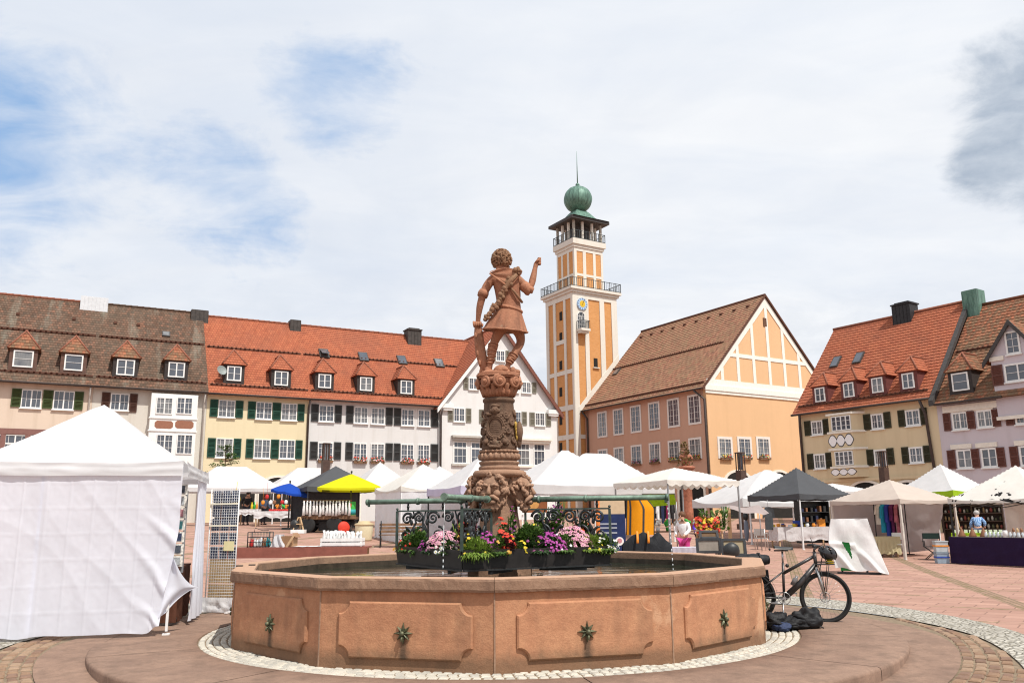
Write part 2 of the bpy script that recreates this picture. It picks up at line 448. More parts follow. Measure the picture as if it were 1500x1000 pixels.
wl.new(skyc, bg.inputs['Color'])

sl = bpy.data.lights.new('sun', 'SUN'); sl.energy = 4.7; sl.angle = radians(.55); sl.color = (1, .955, .88)
so = bpy.data.objects.new('sun', sl); col.objects.link(so); so.rotation_euler = sdir.to_track_quat('Z', 'Y').to_euler(); so.location = (0, 0, 60)

cd = bpy.data.cameras.new('camera'); cam = bpy.data.objects.new('camera', cd); col.objects.link(cam)
cd.sensor_width = 36; cd.lens = FOC / 1500 * 36; cd.clip_end = 2000; cd.clip_start = .1
cam.matrix_world = Matrix(((_rt.x, _up.x, -_fw.x, 0), (_rt.y, _up.y, -_fw.y, 0), (_rt.z, _up.z, -_fw.z, EYE), (0, 0, 0, 1)))
scene.camera = cam
scene.view_settings.view_transform = 'Standard'; scene.view_settings.look = 'None'
scene.view_settings.exposure = 0; scene.view_settings.gamma = 1
scene.render.film_transparent = False
try:
    scene.cycles.max_bounces = 6; scene.cycles.transparent_max_bounces = 6; scene.cycles.use_denoising = True; scene.cycles.filter_width = 1.15
except Exception: pass

# ============================================================ the square
FX, FY = -.216, 13.334
def ring_pt(a, r, dz=0):
    x, y = FX + r * sin(a), FY - r * cos(a)
    return (x, y, gz(x, y) + dz)
def r_circ(a, cx, cy, r):
    """distance from the fountain axis along bearing a to a circle"""
    dx, dy = sin(a), -cos(a); ox, oy = FX - cx, FY - cy
    b = ox * dx + oy * dy; c = ox * ox + oy * oy - r * r
    return -b + sqrt(b * b - c)
R_RING, R_PLAT, R_PALE = 4.34, 5.66, 7.22
def r_low(a): return R_PLAT + .01 + .54 * sm(-.35, .45, cos(a))
def r_brown(a): return max(r_low(a) + .004, min(R_PALE - .05, r_circ(a, -.3, 12.42, 6.52)))
def annulus(name, r0, r1, m, na=192, nr=4, dz=0):
    mb = MB()
    f0 = r0 if callable(r0) else (lambda a: r0); f1 = r1 if callable(r1) else (lambda a: r1)
    def fn(u, v):
        a = 2 * pi * u; return ring_pt(a, f0(a) + (f1(a) - f0(a)) * v, dz)
    mb.grid(fn, na, nr)
    return tag(mb.build(name, m), kind='structure')

def ground_mat():
    t = NT('red_slab_paving'); P = t.tc()
    a1 = radians(-36)
    v1 = t.mapping(P, (1, 1, 1), (0, 0, -a1))
    br = t.new('ShaderNodeTexBrick'); t.lk(v1, br.inputs['Vector']); br.inputs['Scale'].default_value = 1
    br.inputs['Brick Width'].default_value = .62; br.inputs['Row Height'].default_value = .4; br.inputs['Mortar Size'].default_value = .013
    br.inputs['Color1'].default_value = (.315, .178, .135, 1); br.inputs['Color2'].default_value = (.43, .255, .195, 1); br.inputs['Mortar'].default_value = (.2, .115, .085, 1)
    f = t.noise(.35, 6, .7); g = t.noise(4, 6, .7); h = t.noise(40, 3, .6)
    c = t.mix(br.outputs['Color'], (.33, .19, .15), t.math('MULTIPLY', t.ramp(f, [(.4, (0, 0, 0)), (.65, (1, 1, 1))]), .45))
    c = t.mix(c, (.44, .28, .225), t.math('MULTIPLY', t.ramp(g, [(.5, (0, 0, 0)), (.75, (1, 1, 1))]), .35))
    # joints grown with weeds every two metres, and strips of small stones
    s1 = t.new('ShaderNodeSeparateXYZ'); t.lk(v1, s1.inputs[0])
    yy = t.math('ADD', t.math('DIVIDE', s1.outputs[1], 2.0), t.math('MULTIPLY', t.noise(1.2, 3, .6), .02))
    dj = t.math('ABSOLUTE', t.math('SUBTRACT', t.math('FRACT', yy), .5))
    wj = t.math('MULTIPLY', t.math('LESS_THAN', dj, .032), t.ramp(t.noise(1.7, 4, .7), [(.42, (0, 0, 0)), (.52, (1, 1, 1))]))
    wcol = t.ramp(t.noise(9, 3, .6), [(.35, (.09, .075, .035)), (.6, (.25, .19, .10))])
    c = t.mix(c, wcol, t.math('MULTIPLY', wj, .85))
    v2 = t.mapping(P, (1, 1, 1), (0, 0, -radians(73)))
    s2 = t.new('ShaderNodeSeparateXYZ'); t.lk(v2, s2.inputs[0])
    ys = t.math('ADD', t.math('DIVIDE', s2.outputs[1], 3.6), .18)
    st = t.math('LESS_THAN', t.math('FRACT', ys), .095)
    b2 = t.new('ShaderNodeTexBrick'); t.lk(v2, b2.inputs['Vector']); b2.inputs['Scale'].default_value = 1
    b2.inputs['Brick Width'].default_value = .16; b2.inputs['Row Height'].default_value = .108; b2.inputs['Mortar Size'].default_value = .012
    b2.inputs['Color1'].default_value = (.33, .21, .15, 1); b2.inputs['Color2'].default_value = (.26, .16, .115, 1); b2.inputs['Mortar'].default_value = (.14, .11, .06, 1)
    moss = t.mix(b2.outputs['Color'], (.15, .12, .05), t.math('MULTIPLY', t.ramp(t.noise(2.2, 5, .7), [(.5, (0, 0, 0)), (.62, (1, 1, 1))]), .8))
    c = t.mix(c, moss, st)
    hh = t.mix(br.outputs['Fac'], b2.outputs['Fac'], st)
    n = t.bump(hh, -.4, .02, t.bump(h, .3, .006, t.bump(g, .3, .02)))
    return t.done(c, .85, n, spec=.25)
def sett_mat(name, c1, c2, mort, size, rnd=.9):
    t = NT(name); P = t.tc()
    v = t.new('ShaderNodeTexVoronoi'); v.feature = 'F1'; v.inputs['Scale'].default_value = 1 / size; v.inputs['Randomness'].default_value = rnd
    e = t.new('ShaderNodeTexVoronoi'); e.feature = 'DISTANCE_TO_EDGE'; e.inputs['Scale'].default_value = 1 / size; e.inputs['Randomness'].default_value = rnd
    t.lk(P, v.inputs['Vector']); t.lk(P, e.inputs['Vector'])
    sp = t.new('ShaderNodeSeparateColor'); t.lk(v.outputs['Color'], sp.inputs[0])
    c = t.mix(c1, c2, sp.outputs[0])
    j = t.ramp(e.outputs['Distance'], [(.03, (1, 1, 1)), (.10, (0, 0, 0))])
    c = t.mix(c, mort, j)
    c = t.mix(c, sc3(mort, .8), t.math('MULTIPLY', t.ramp(t.noise(1.5, 5, .7), [(.55, (0, 0, 0)), (.75, (1, 1, 1))]), .5))
    n = t.bump(t.ramp(e.outputs['Distance'], [(.0, (0, 0, 0)), (.22, (1, 1, 1))]), .8, .03)
    return t.done(c, .85, n, spec=.25)

M_GROUND = ground_mat()
mb = MB()
rads = [R_PALE - .12]
while rads[-1] < 150: rads.append(rads[-1] * 1.055 + .12)
rads += [220, 400, 900]
def gfn(u, v):
    k = v * (len(rads) - 1); i = min(int(round(k)), len(rads) - 1)
    x, y, z = ring_pt(2 * pi * u, rads[i], -.02 if i == 0 else 0); return (x, y, z)
mb.grid(gfn, 180, len(rads) - 1)
tag(mb.build('market_square', M_GROUND), kind='structure')
M_PALE = sett_mat('pale_setts', (.38, .35, .30), (.50, .47, .41), (.20, .18, .14), .085)
M_BROWN = stone('brown_sett_stone', (.24, .145, .095), (.30, .195, .125), (.12, .08, .06), 2, .5, .2, .3)
M_MORTAR = simple('mortar_bed', (.20, .15, .10), .95, .3, 12, bump=.3)
annulus('pale_sett_band', r_brown, R_PALE + .03, M_PALE, 240, 4, .004)
# brown setts: real stones laid in rings on a mortar bed, nearest the frame
annulus('sett_mortar_bed', lambda a: r_low(a) - .1, lambda a: r_brown(a) + .1, M_MORTAR, 240, 3, -.014)
def sett_stones(name, r0f, r1f, row, length, mats, jit, h, a0, a1, seed=3):
    rr = random.Random(seed); mb = MB(); nrow = 0; r = r0f(0) if callable(r0f) else r0f
    rmax = max(r1f(2 * pi * k / 60) for k in range(60)) if callable(r1f) else r1f
    while r < rmax - .02:
        n = int((a1 - a0) * r / length); off = rr.random()
        for k in range(n):
            a = a0 + (k + off) * (a1 - a0) / n
            lo = r0f(a) if callable(r0f) else r0f; hi = r1f(a) if callable(r1f) else r1f
            if r < lo - .01 or r + row > hi + .03: continue
            x, y, z = ring_pt(a, r + row / 2)
            l2 = length * rr.uniform(.86, .95) ; w2 = row * rr.uniform(.84, .93)
            top = z + rr.uniform(-jit, jit)
            mb.M = Matrix.Translation((x, y, top)) @ Matrix.Rotation(a + rr.uniform(-.04, .04), 4, 'Z') @ Matrix.Rotation(rr.uniform(-.03, .03), 4, 'X')
            mb.mi = rr.randrange(len(mats))
            X, Y = l2 / 2, w2 / 2; b = .012 + rr.random() * .008
            j = lambda q: q * rr.uniform(.9, 1.02)
            vs = [(-X, -Y, -h), (X, -Y, -h), (X, Y, -h), (-X, Y, -h), (-X, -Y, -b), (X, -Y, -b), (X, Y, -b), (-X, Y, -b),
                  (-j(X - b), -j(Y - b), 0), (j(X - b), -j(Y - b), 0), (j(X - b), j(Y - b), 0), (-j(X - b), j(Y - b), 0)]
            mb._add(vs, [(0, 1, 5, 4), (1, 2, 6, 5), (2, 3, 7, 6), (3, 0, 4, 7), (4, 5, 9, 8), (5, 6, 10, 9), (6, 7, 11, 10), (7, 4, 8, 11), (8, 9, 10, 11)], False)
        r += row; nrow += 1
    mb.M = Matrix(); return tag(mb.build(name, mats), kind='structure')
BR = [M_BROWN, stone('tan_sett_stone', (.30, .20, .135), (.34, .24, .165), (.16, .11, .08), 2, .5, .2, .3), stone('dull_sett_stone', (.20, .125, .09), (.25, .155, .11), (.11, .075, .055), 2, .5, .2, .3)]
sett_stones('brown_setts', r_low, r_brown, .135, .20, BR, .006, .05, -1.75, 1.75)
tl = stone('platform_stone', (.225, .145, .108), (.30, .195, .142), (.095, .066, .05), 1.3, .5, .55, .6)
annulus('lower_step', R_PLAT - .1, r_low, tl, 192, 3, .004)
# the round stone platform, in sectors with open joints
mb = MB()
ja = [radians(x) for x in (-170, -128, -96, -62, -33, 12, 47, 74, 105, 150)]
for i, a in enumerate(ja):
    b = ja[(i + 1) % len(ja)]
    if b < a: b += 2 * pi
    g0 = .004; n = max(6, int((b - a) / .045))
    def fn(u, v, a=a, b=b):
        prof = [(R_RING + .004, -.10), (R_RING + .004, -.006), (R_RING + .012, .004), (4.75, .004), (5.2, .003), (R_PLAT - .03, .002), (R_PLAT - .006, -.012), (R_PLAT, -.035), (R_PLAT - .004, -.2), (R_PLAT, -.45)]
        k = min(int(round(v * (len(prof) - 1))), len(prof) - 1); r, z = prof[k]
        e = .007 / r; ang = a + e + (b - a - 2 * e) * u
        q = noise.noise(Vector((ang * 5, r, z * 3))) * .006
        return (FX + (r + q) * sin(ang), FY - (r + q) * cos(ang), z + (noise.noise(Vector((ang * 9, r * 2, 3))) * .003 if k < 7 else 0))
    mb.grid(fn, n, 9)
tag(mb.build('round_platform', tl), kind='structure')
PB = [stone('pale_sett_a', (.50, .47, .40), (.58, .55, .48), (.3, .27, .22), 3, .4, 0, .4), stone('pale_sett_b', (.42, .40, .35), (.50, .47, .41), (.25, .23, .2), 3, .4, 0, .4), stone('pale_sett_c', (.55, .50, .42), (.62, .58, .50), (.33, .3, .25), 3, .4, 0, .4)]
R_WALL = 3.984
def wall_r(a):
    k = (a / radians(30)) % 1.0
    return R_WALL * cos(radians(15)) / cos((k - .5) * radians(30))
mb = MB()
def bed(u, v):
    a = 2 * pi * u; r = 3.8 + (R_RING - 3.8) * v; return (FX + r * sin(a), FY - r * cos(a), -.016)
mb.grid(bed, 144, 1); mb.lathe([(.1, -.09), (R_PLAT - .02, -.09)], 96, (FX, FY, 0)); tag(mb.build('ring_mortar_bed', M_MORTAR), kind='structure')
_g = gz; gz = lambda x, y: -.002
sett_stones('pale_sett_ring', lambda a: 3.86, R_RING - .01, .094, .115, PB, .004, .05, -pi, pi, 5)
gz = _g

# ============================================================ fountain basin
basin = thing('fountain_basin', 'twelve sided red sandstone basin of the fountain on the round platform', 'fountain', (FX, FY, 0))
def dv(k, r, z):
    a = radians(30 * k); return Vector((r * sin(a), -r * cos(a), z))
mb = MB()
Z0, Z1, Z2 = -.06, .82, .968
for k in range(12):
    mb.quad(dv(k, R_WALL, Z0), dv(k + 1, R_WALL, Z0), dv(k + 1, R_WALL, Z1), dv(k, R_WALL, Z1))
    mb.mi = 1; mb.quad(dv(k + 1, 3.725, .3), dv(k, 3.725, .3), dv(k, 3.725, Z1 + .03), dv(k + 1, 3.725, Z1 + .03)); mb.mi = 0
wallo = mb.build('basin_wall', [RED_S1, simple('wet_stone', (.05, .038, .026), .35, .4, 7)], basin)
MORT = simple('mortar', (.30, .19, .13), .95, .25, 20)
for k in range(12):
    mb = MB(); p = dv(k, R_WALL + .001, 0); mb.box((p.x, p.y, .38), (.016, .012, .88), rz=radians(30 * k)); mb.build('mortar_joint', MORT, wallo)
# raised panels with hollow corners
def panel_outline(W, H, r, n=7):
    pts = []
    for (cx, cy, a0) in ((W / 2, -H / 2, 180), (W / 2, H / 2, 270), (-W / 2, H / 2, 0), (-W / 2, -H / 2, 90)):
        for i in range(n + 1):
            a = radians(a0 - 90 * i / n) if True else 0
            pts.append((cx + r * cos(a), cy + r * sin(a)))
    return pts
def panel_mb():
    mb = MB(); W, H = 1.58, .60
    o = panel_outline(W, H, .13); i2 = [(x * .978, y * .942) for x, y in o]; n = len(o)
    lay = [[(x, 0, y) for x, y in o], [(x, -.02, y) for x, y in o], [(x, -.036, y) for x, y in i2]]
    vs = [p for l in lay for p in l]; fs = []
    for L in range(2):
        for k in range(n): fs.append((L * n + k, L * n + (k + 1) % n, (L + 1) * n + (k + 1) % n, (L + 1) * n + k))
    fs.append([2 * n + k for k in range(n)])
    mb._add(vs, fs, False); return mb
BRONZE = simple('green_bronze', (.12, .125, .075), .5, .5, 20, .5, .4, .4)
def star_mb():
    mb = MB()
    for i in range(8):
        a = i * pi / 4; R1 = .112 if i % 2 == 0 else .10
        t = (R1 * cos(a), -.014, R1 * sin(a)); l = (.05 * cos(a - .36), -.008, .05 * sin(a - .36)); r = (.05 * cos(a + .36), -.008, .05 * sin(a + .36))
        c = (0, -.02, 0); m = (.06 * cos(a), -.034, .06 * sin(a))
        b = lambda p: (p[0] * 1.02, .01, p[2] * 1.02)
        mb.tri(l, t, m); mb.tri(m, t, r); mb.tri(c, l, m); mb.tri(c, m, r)
        mb.quad(b(l), b(t), t, l); mb.quad(b(t), b(r), r, t)
    mb.ball((0, -.045, 0), .027, 10, 8); mb.tube([(0, -.02, -.03), (0, -.05, -.045), (0, -.055, -.08)], .012, 8)
    return mb
first = None
pnl = star = None
for k in (0, 1, 2, 3, 4, 5, 6, 7, 8, 9, 10, 11):
    am = radians(30 * k + 15); ap = R_WALL * cos(radians(15)) + .0005
    loc = (ap * sin(am), -ap * cos(am), .41)
    if pnl is None:
        pnl = panel_mb().build('relief_panel', RED_P, basin, loc, am); star = star_mb().build('star_rosette', BRONZE, basin)
        star.location = (loc[0] + .036 * sin(am), loc[1] - .036 * cos(am), .385); star.rotation_euler.z = am
    else:
        put('relief_panel', pnl, basin, loc, am)
        put('star_rosette', star, basin, (loc[0] + .036 * sin(am), loc[1] - .036 * cos(am), .385), am)
# rim slabs, edges slightly worn, upper faces coloured as if sunlit
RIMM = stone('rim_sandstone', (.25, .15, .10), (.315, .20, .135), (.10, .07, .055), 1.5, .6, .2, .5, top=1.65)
ro_, ri_ = 4.05, 3.735
prof = [(ri_, Z1 - .0), (ri_, Z2 - .018), (ri_ + .012, Z2 - .004), (ri_ + .05, Z2), (ro_ - .04, Z2), (ro_ - .010, Z2 - .006), (ro_, Z2 - .03), (ro_, Z1 + .03), (ro_ - .012, Z1 + .004), (ro_ - .03, Z1 + .002), (ri_, Z1 + .002)]
for k in range(12):
    mb = MB(); seedk = k * 7.3
    def fn(u, v, k=k):
        i = min(int(round(v * (len(prof) - 1))), len(prof) - 1); r, z = prof[i]
        uu = .0012 + u * .9976
        p = dv(k, r, z).lerp(dv(k + 1, r, z), uu)
        q = noise.noise(Vector((u * 14 + seedk, i * .9, 1))) ; q2 = noise.noise(Vector((u * 40 + seedk, i * .9, 5)))
        if i in (5, 6, 7, 8): p *= 1 + (q * .006 + min(0, q2) * .008) / r
        if i in (7, 8): p.z += q * .006
        return p
    mb.grid(fn, 40, len(prof) - 1, smooth=False)
    mb.poly([fn(.0, i / (len(prof) - 1)) for i in range(len(prof) - 1)]); mb.poly([fn(1, i / (len(prof) - 1)) for i in range(len(prof) - 1)][::-1])
    mb.build('rim_slab', RIMM, basin)
# iron clamps at the water inlet on the left rim
for d in (-.11, .11):
    mb = MB(); mb.box((dv(9.45, 3.77, .97).x + d * .5, dv(9.45, 3.77, .97).y + d, .945), (.09, .04, .08)); mb.build('iron_clamp', BLACKM, basin)
def water_mat():
    t = NT('fountain_water')
    nz = t.noise(1.4, 3, .5, t.mapping(t.tc(), (1, 2.2, 1)), .6); n2 = t.noise(9, 3, .55)
    c = t.mix((.010, .016, .010), (.035, .042, .025), t.noise(.8, 4, .6))
    t.done(c, .03, t.bump(n2, .10, .008, t.bump(nz, .25, .05)), spec=.5); t.b.inputs['IOR'].default_value = 1.45
    return t.mat
mb = MB()
def wfn(u, v):
    a = 2 * pi * u; r = .1 + (wall_r(a) * 3.72 / R_WALL - .1) * v
    return (FX + r * sin(a), FY - r * cos(a), .765)
mb.grid(wfn, 96, 6); tag(mb.build('water', water_mat()), kind='structure')
# ============================================================ fountain column
def zc(py): return at(731, py, FY).z
def rc(halfpx, py):
    return (at(731 + halfpx, py, FY).x - at(731, py, FY).x)
CXo = at(731, 640, FY).x
colm = thing('fountain_column', 'carved dark sandstone column with mask heads and scrolled capital in the basin', 'column', (CXo, FY, 0))
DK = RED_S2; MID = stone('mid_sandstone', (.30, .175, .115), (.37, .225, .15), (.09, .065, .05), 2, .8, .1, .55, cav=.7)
mb = MB()
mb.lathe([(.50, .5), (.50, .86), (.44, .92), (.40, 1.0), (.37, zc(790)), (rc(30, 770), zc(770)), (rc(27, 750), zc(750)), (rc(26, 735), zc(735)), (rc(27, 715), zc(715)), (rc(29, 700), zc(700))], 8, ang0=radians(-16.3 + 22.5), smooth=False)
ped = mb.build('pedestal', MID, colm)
mb = MB()
jz = lambda a, z: 1 + .012 * noise.noise(Vector((cos(a) * 4, sin(a) * 4, z * 9)))
mb.lathe([(rc(30, 699), zc(700)), (rc(38, 697), zc(697)), (rc(38.5, 692), zc(693)), (rc(36, 689), zc(689.5)), (rc(30, 688), zc(688.5))], 40, wob=jz)
mb.lathe([(rc(29, 689), zc(689)), (rc(30.5, 687), zc(686.5)), (rc(30, 683), zc(684)), (rc(27.5, 681), zc(682.5)), (rc(28, 679), zc(680.5)), (rc(29.5, 678), zc(678.5)), (rc(29.5, 676), zc(676.5)), (rc(26, 675.5), zc(675.5)), (rc(26, 674.5), zc(674.5)),
          (rc(29, 673), zc(673)), (rc(29.5, 670), zc(670.5)), (rc(28.5, 667), zc(667.5)), (rc(26, 664), zc(664.5)), (rc(26, 663), zc(663.5)), (rc(28, 662), zc(662)), (rc(28, 660.5), zc(660.8)), (rc(25.5, 659), zc(659.5))], 48, wob=jz)
for i in range(22):      # egg moulding on the swelling
    a = 2 * pi * i / 22; mb.ball((rc(28.4, 669) * cos(a), rc(28.4, 669) * sin(a), zc(669)), .034, 7, 6, (1, 1, 1.5), jit=.08)
for i in range(30):
    a = 2 * pi * i / 30; mb.ball((rc(27.6, 661.5) * cos(a), rc(27.6, 661.5) * sin(a), zc(661.6)), .022, 6, 5, jit=.1)
mb.build('moulded_base', MID, colm)
# shaft
mb = MB()
jz2 = lambda a, z: 1 + .018 * noise.noise(Vector((cos(a) * 5, sin(a) * 5, z * 7))) + .02 * noise.noise(Vector((cos(a) * 12, sin(a) * 12, z * 18)))
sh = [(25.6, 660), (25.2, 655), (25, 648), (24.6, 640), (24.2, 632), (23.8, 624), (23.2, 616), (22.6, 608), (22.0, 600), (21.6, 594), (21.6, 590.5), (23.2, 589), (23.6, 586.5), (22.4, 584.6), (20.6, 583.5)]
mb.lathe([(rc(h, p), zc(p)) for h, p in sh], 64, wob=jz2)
shaft = mb.build('shaft', DK, colm)
def onshaft(da, py, out=0.0):
    """point on the shaft: da = bearing from the viewer's side (deg, right positive)"""
    hp = 25.6 + (py - 660) / (660 - 594) * 4.0
    r = rc(hp, py) + out; a = radians(da)
    return Vector((r * sin(a), -r * cos(a), zc(py)))
mb = MB()
def wreath(da, py, ha, hp):
    n = 28
    return [onshaft(da + ha * cos(2 * pi * i / n), py + hp * sin(2 * pi * i / n), .015) for i in range(n + 1)]
mb.tube(wreath(-12, 627, 30, 15.5), .020, 6)
mb.tube(wreath(-12, 627, 25, 13), .010, 5)
for i in range(26):
    a = 2 * pi * i / 26; p = onshaft(-12 + 35 * cos(a), 627 + 18 * sin(a), .012); mb.ball(p, R.uniform(.02, .036), 7, 5, jit=.2)
# tablet lines (worn lettering)
for i, py in enumerate((619.5, 622.5, 625.5, 628.5, 631.5, 634.5)):
    n = 9; ha = 17 - abs(i - 2.5) * 2.2
    x = -ha
    while x < ha:
        l = R.uniform(1.2, 3.2); mb.tube([onshaft(-12 + x, py, .003), onshaft(-12 + min(ha, x + l), py, .003)], .0045, 4); x += l + 1
# cherub head and crown above, ribbons and scrolls below
p = onshaft(-12, 603.5, .03); mb.ball(p, .062, 10, 8, (1, 1, 1.1), jit=.06)
for s in (-1, 1):
    mb.ball(p + Vector((s * .05, .0, -.01)), .035, 8, 6, jit=.1); mb.ball(p + Vector((s * .02, -.05, .015)), .011, 6, 5); mb.ball(p + Vector((s * .09, .03, -.06)), .045, 8, 6, (1.4, 1, .7), jit=.15)
mb.ball(p + Vector((0, -.06, -.004)), .013, 6, 5, (1, 1, 1.5)); mb.ball(p + Vector((0, .01, .07)), .05, 8, 6, (1.5, 1, .6), jit=.2)
def scroll_on(da, py, s, turns=1.4, r0=5.5):
    pts = []
    for i in range(22):
        t = i / 21; a = t * turns * 2 * pi; r = r0 * (1 - t * .85)
        pts.append(onshaft(da + s * r * 1.9 * cos(a), py + r * sin(a) * 1.0, .016))
    return pts
for s in (-1, 1):
    for (d, py, r0) in ((38, 610, 6), (44, 632, 5), (34, 647, 6), (14, 651, 4.5), (62, 620, 5), (66, 645, 5), (85, 605, 5), (88, 630, 6), (84, 650, 5), (120, 612, 6), (125, 640, 6)):
        mb.tube(scroll_on(-12 + s * d, py, s, 1.4, r0), [.024 - .012 * i / 21 for i in range(22)], 6)
    mb.tube([onshaft(-12 + s * (30 + 14 * t), 640 + 11 * t + 2 * sin(t * 6), .02) for t in [i / 8 for i in range(9)]], .018, 6)
    mb.ball(onshaft(-12 + s * 30, 648.5, .03), .045, 8, 6, jit=.12)
mb.ball(onshaft(-12, 650, .02), .05, 8, 6, (1, .8, 1.2), jit=.15); mb.ball(onshaft(-12, 656, .02), .05, 8, 6, (2.2, .8, .6), jit=.15)
for i in range(46):
    mb.ball(onshaft(R.uniform(20, 320), R.uniform(596, 656), .0), R.uniform(.018, .034), 6, 5, jit=.25)
mb.build('carved_relief', DK, shaft)
# carved heraldic shield with yellow remains of paint on the right flank
YEL = simple('yellow_paint', (.36, .23, .05), .8, .3, 12, bump=.3)
mb = MB()
for d, py, r in ((66, 624, .05), (67, 630, .04), (70, 636, .05), (70, 642, .045)):
    p = onshaft(d, py, .035); mb.ball(p, r, 8, 6, (.5, 1, 1.3), jit=.15)
mb.build('painted_shield', YEL, shaft)
mb = MB(); mb.ball(onshaft(84, 634, .06), .13, 10, 8, (.5, 1, 1.35), jit=.1); mb.ball(onshaft(84, 645, .04), .09, 10, 8, (.6, 1, 1.35), jit=.1); mb.build('shield_boss', DK, shaft)
# capital
mb = MB()
CP = [(20.2, 583), (20.8, 578), (22.5, 572), (25.5, 566), (28, 561), (27.5, 557), (26, 555)]
mb.lathe([(rc(h, p), zc(p)) for h, p in CP], 40)
za, zb = zc(551.5), zc(548)
n = 32; ab = []
for i in range(n):       # abacus with hollow sides
    a = 2 * pi * i / n; k = ((a + radians(45 + 16)) / (pi / 2)) % 1; ab.append((rc(36.5, 550) * (1 - .16 * sin(pi * k) ** .8) * cos(a), rc(36.5, 550) * (1 - .16 * sin(pi * k) ** .8) * sin(a)))
mb.prism([(x * .90, y * .90, zc(556)) for x, y in ab], (0, 0, zc(553.5) - zc(556)))
mb.prism([(x, y, zc(553.4)) for x, y in ab], (0, 0, zc(551) - zc(553.4)))
mb.prism([(x * .95, y * .95, zc(550.9)) for x, y in ab], (0, 0, zc(548.5) - zc(550.9)))
def volute(c, d, r):
    d = Vector(d).normalized(); x = Vector((0, 0, 1)).cross(d).normalized(); z = Vector((0, 0, 1)); pts = []
    for i in range(30):
        t = i / 29; a = pi / 2 + t * 2.2 * 2 * pi; q = r * (1 - t * .86)
        pts.append(c + x * (q * cos(a)) + z * (q * sin(a)) + d * (.05 * t))
    mb.tube(pts, [.034 - .016 * i / 29 for i in range(30)], 7)
    mb.ball(c + d * .04, .04, 8, 6)
for k in range(4):
    for s in (-20, 20):
        a = radians(-16.3 + 90 * k + s * 1.0 + 0); dd = Vector((sin(a), -cos(a), 0))
        volute(dd * rc(28.5, 561) + Vector((0, 0, zc(561.5))), Vector((sin(radians(-16.3 + 90 * k + s * 1.4)), -cos(radians(-16.3 + 90 * k + s * 1.4)), 0)), .098)
    a = radians(-16.3 + 90 * k); dd = Vector((sin(a), -cos(a), 0)); t = Vector((cos(a), sin(a), 0))
    mb.ball(dd * rc(28, 559) + Vector((0, 0, zc(559))), .055, 8, 6, (1.3, 1, .8), jit=.1)
    for s in (-1, 1): mb.ball(dd * rc(28, 561) + t * s * .075 + Vector((0, 0, zc(561))), .036, 8, 6); mb.ball(dd * rc(27, 563) + t * s * .05 + Vector((0, 0, zc(565))), .03, 8, 6)
for k in range(16):      # leaves
    a = 2 * pi * k / 16 + .1
    pts = [Vector((rc(h, p) * 1.06 * cos(a), rc(h, p) * 1.06 * sin(a), zc(p))) for h, p in ((20.5, 581), (21.5, 575), (23.5, 570), (26.5, 566.5), (28.2, 567))]
    mb.tube(pts, [.03, .045, .042, .035, .02], 6)
    a2 = a + .196; pts = [Vector((rc(h, p) * 1.03 * cos(a2), rc(h, p) * 1.03 * sin(a2), zc(p))) for h, p in ((20.5, 581), (21.5, 577), (24, 573.5), (25.5, 574))]
    mb.tube(pts, [.03, .04, .03, .015], 6)
mb.build('capital', RED_S3, colm)
# mask heads that spout the pipes
def mask_mb():
    mb = MB()
    mb.ball((0, 0, 0), .22, 20, 16, (.84, .74, 1.16))
    mb.ball((0, -.06, .04), .17, 14, 12, (.9, .75, .95))
    for s in (-1, 1):
        mb.ball((s * .075, -.178, .035), .028, 8, 7, (1.25, .7, .75))                      # eyes
        mb.tube([(s * .02, -.205, .055), (s * .075, -.205, .075), (s * .135, -.155, .05)], [.02, .026, .014], 7)   # brows
        mb.ball((s * .10, -.145, -.06), .062, 10, 8, (1, .8, .9))                              # cheeks
        mb.tube([(0, -.215, -.105), (s * .06, -.21, -.105), (s * .12, -.17, -.15), (s * .14, -.13, -.21)], [.03, .034, .03, .014], 7)  # moustache
    mb.tube([(0, -.185, .07), (0, -.222, .0), (0, -.25, -.055), (0, -.215, -.075)], [.02, .027, .04, .02], 8)    # nose
    mb.ball((0, -.17, -.185), .09, 10, 8, (1.1, .7, .55))
    rr = random.Random(4)
    mb.ball((0, .07, .03), .225, 18, 14, (.98, .62, 1.12), jit=.03)
    for i in range(58):      # curls round the face
        a = rr.uniform(-.35, pi + .35); q = rr.uniform(.9, 1.05)
        y = rr.uniform(-.11, .08); x = .205 * q * cos(a); z = .205 * q * sin(a) * 1.05 + .015
        c = Vector((x, y, z)); pts = []; r0 = rr.uniform(.018, .032); ph = rr.uniform(0, 6.28)
        for k in range(7): pts.append(c + Vector((r0 * cos(ph + k), -.012 * k * .6, r0 * sin(ph + k))))
        mb.tube(pts, .026, 6)
    for i in range(44):      # beard strands
        x = rr.uniform(-.17, .17); z = -.17 - .16 * (1 - (x / .19) ** 2) * rr.uniform(.3, 1); y = -.13 + .12 * (abs(x) / .17)
        mb.tube([(x * .9, y, z + .06), (x + rr.uniform(-.02, .02), y - .03, z + .02), (x * .95, y, z - .035)], [.028, .032, .014], 6)
    return mb
mk = None
for k in range(4):
    a = radians(-16.3 + 90 * k); d = Vector((sin(a), -cos(a), 0))
    loc = d * .315 + Vector((0, 0, zc(718)))
    if mk is None: mk = mask_mb().build('mask_head', MID, colm, loc, a)
    else: put('mask_head', mk, colm, loc, a)

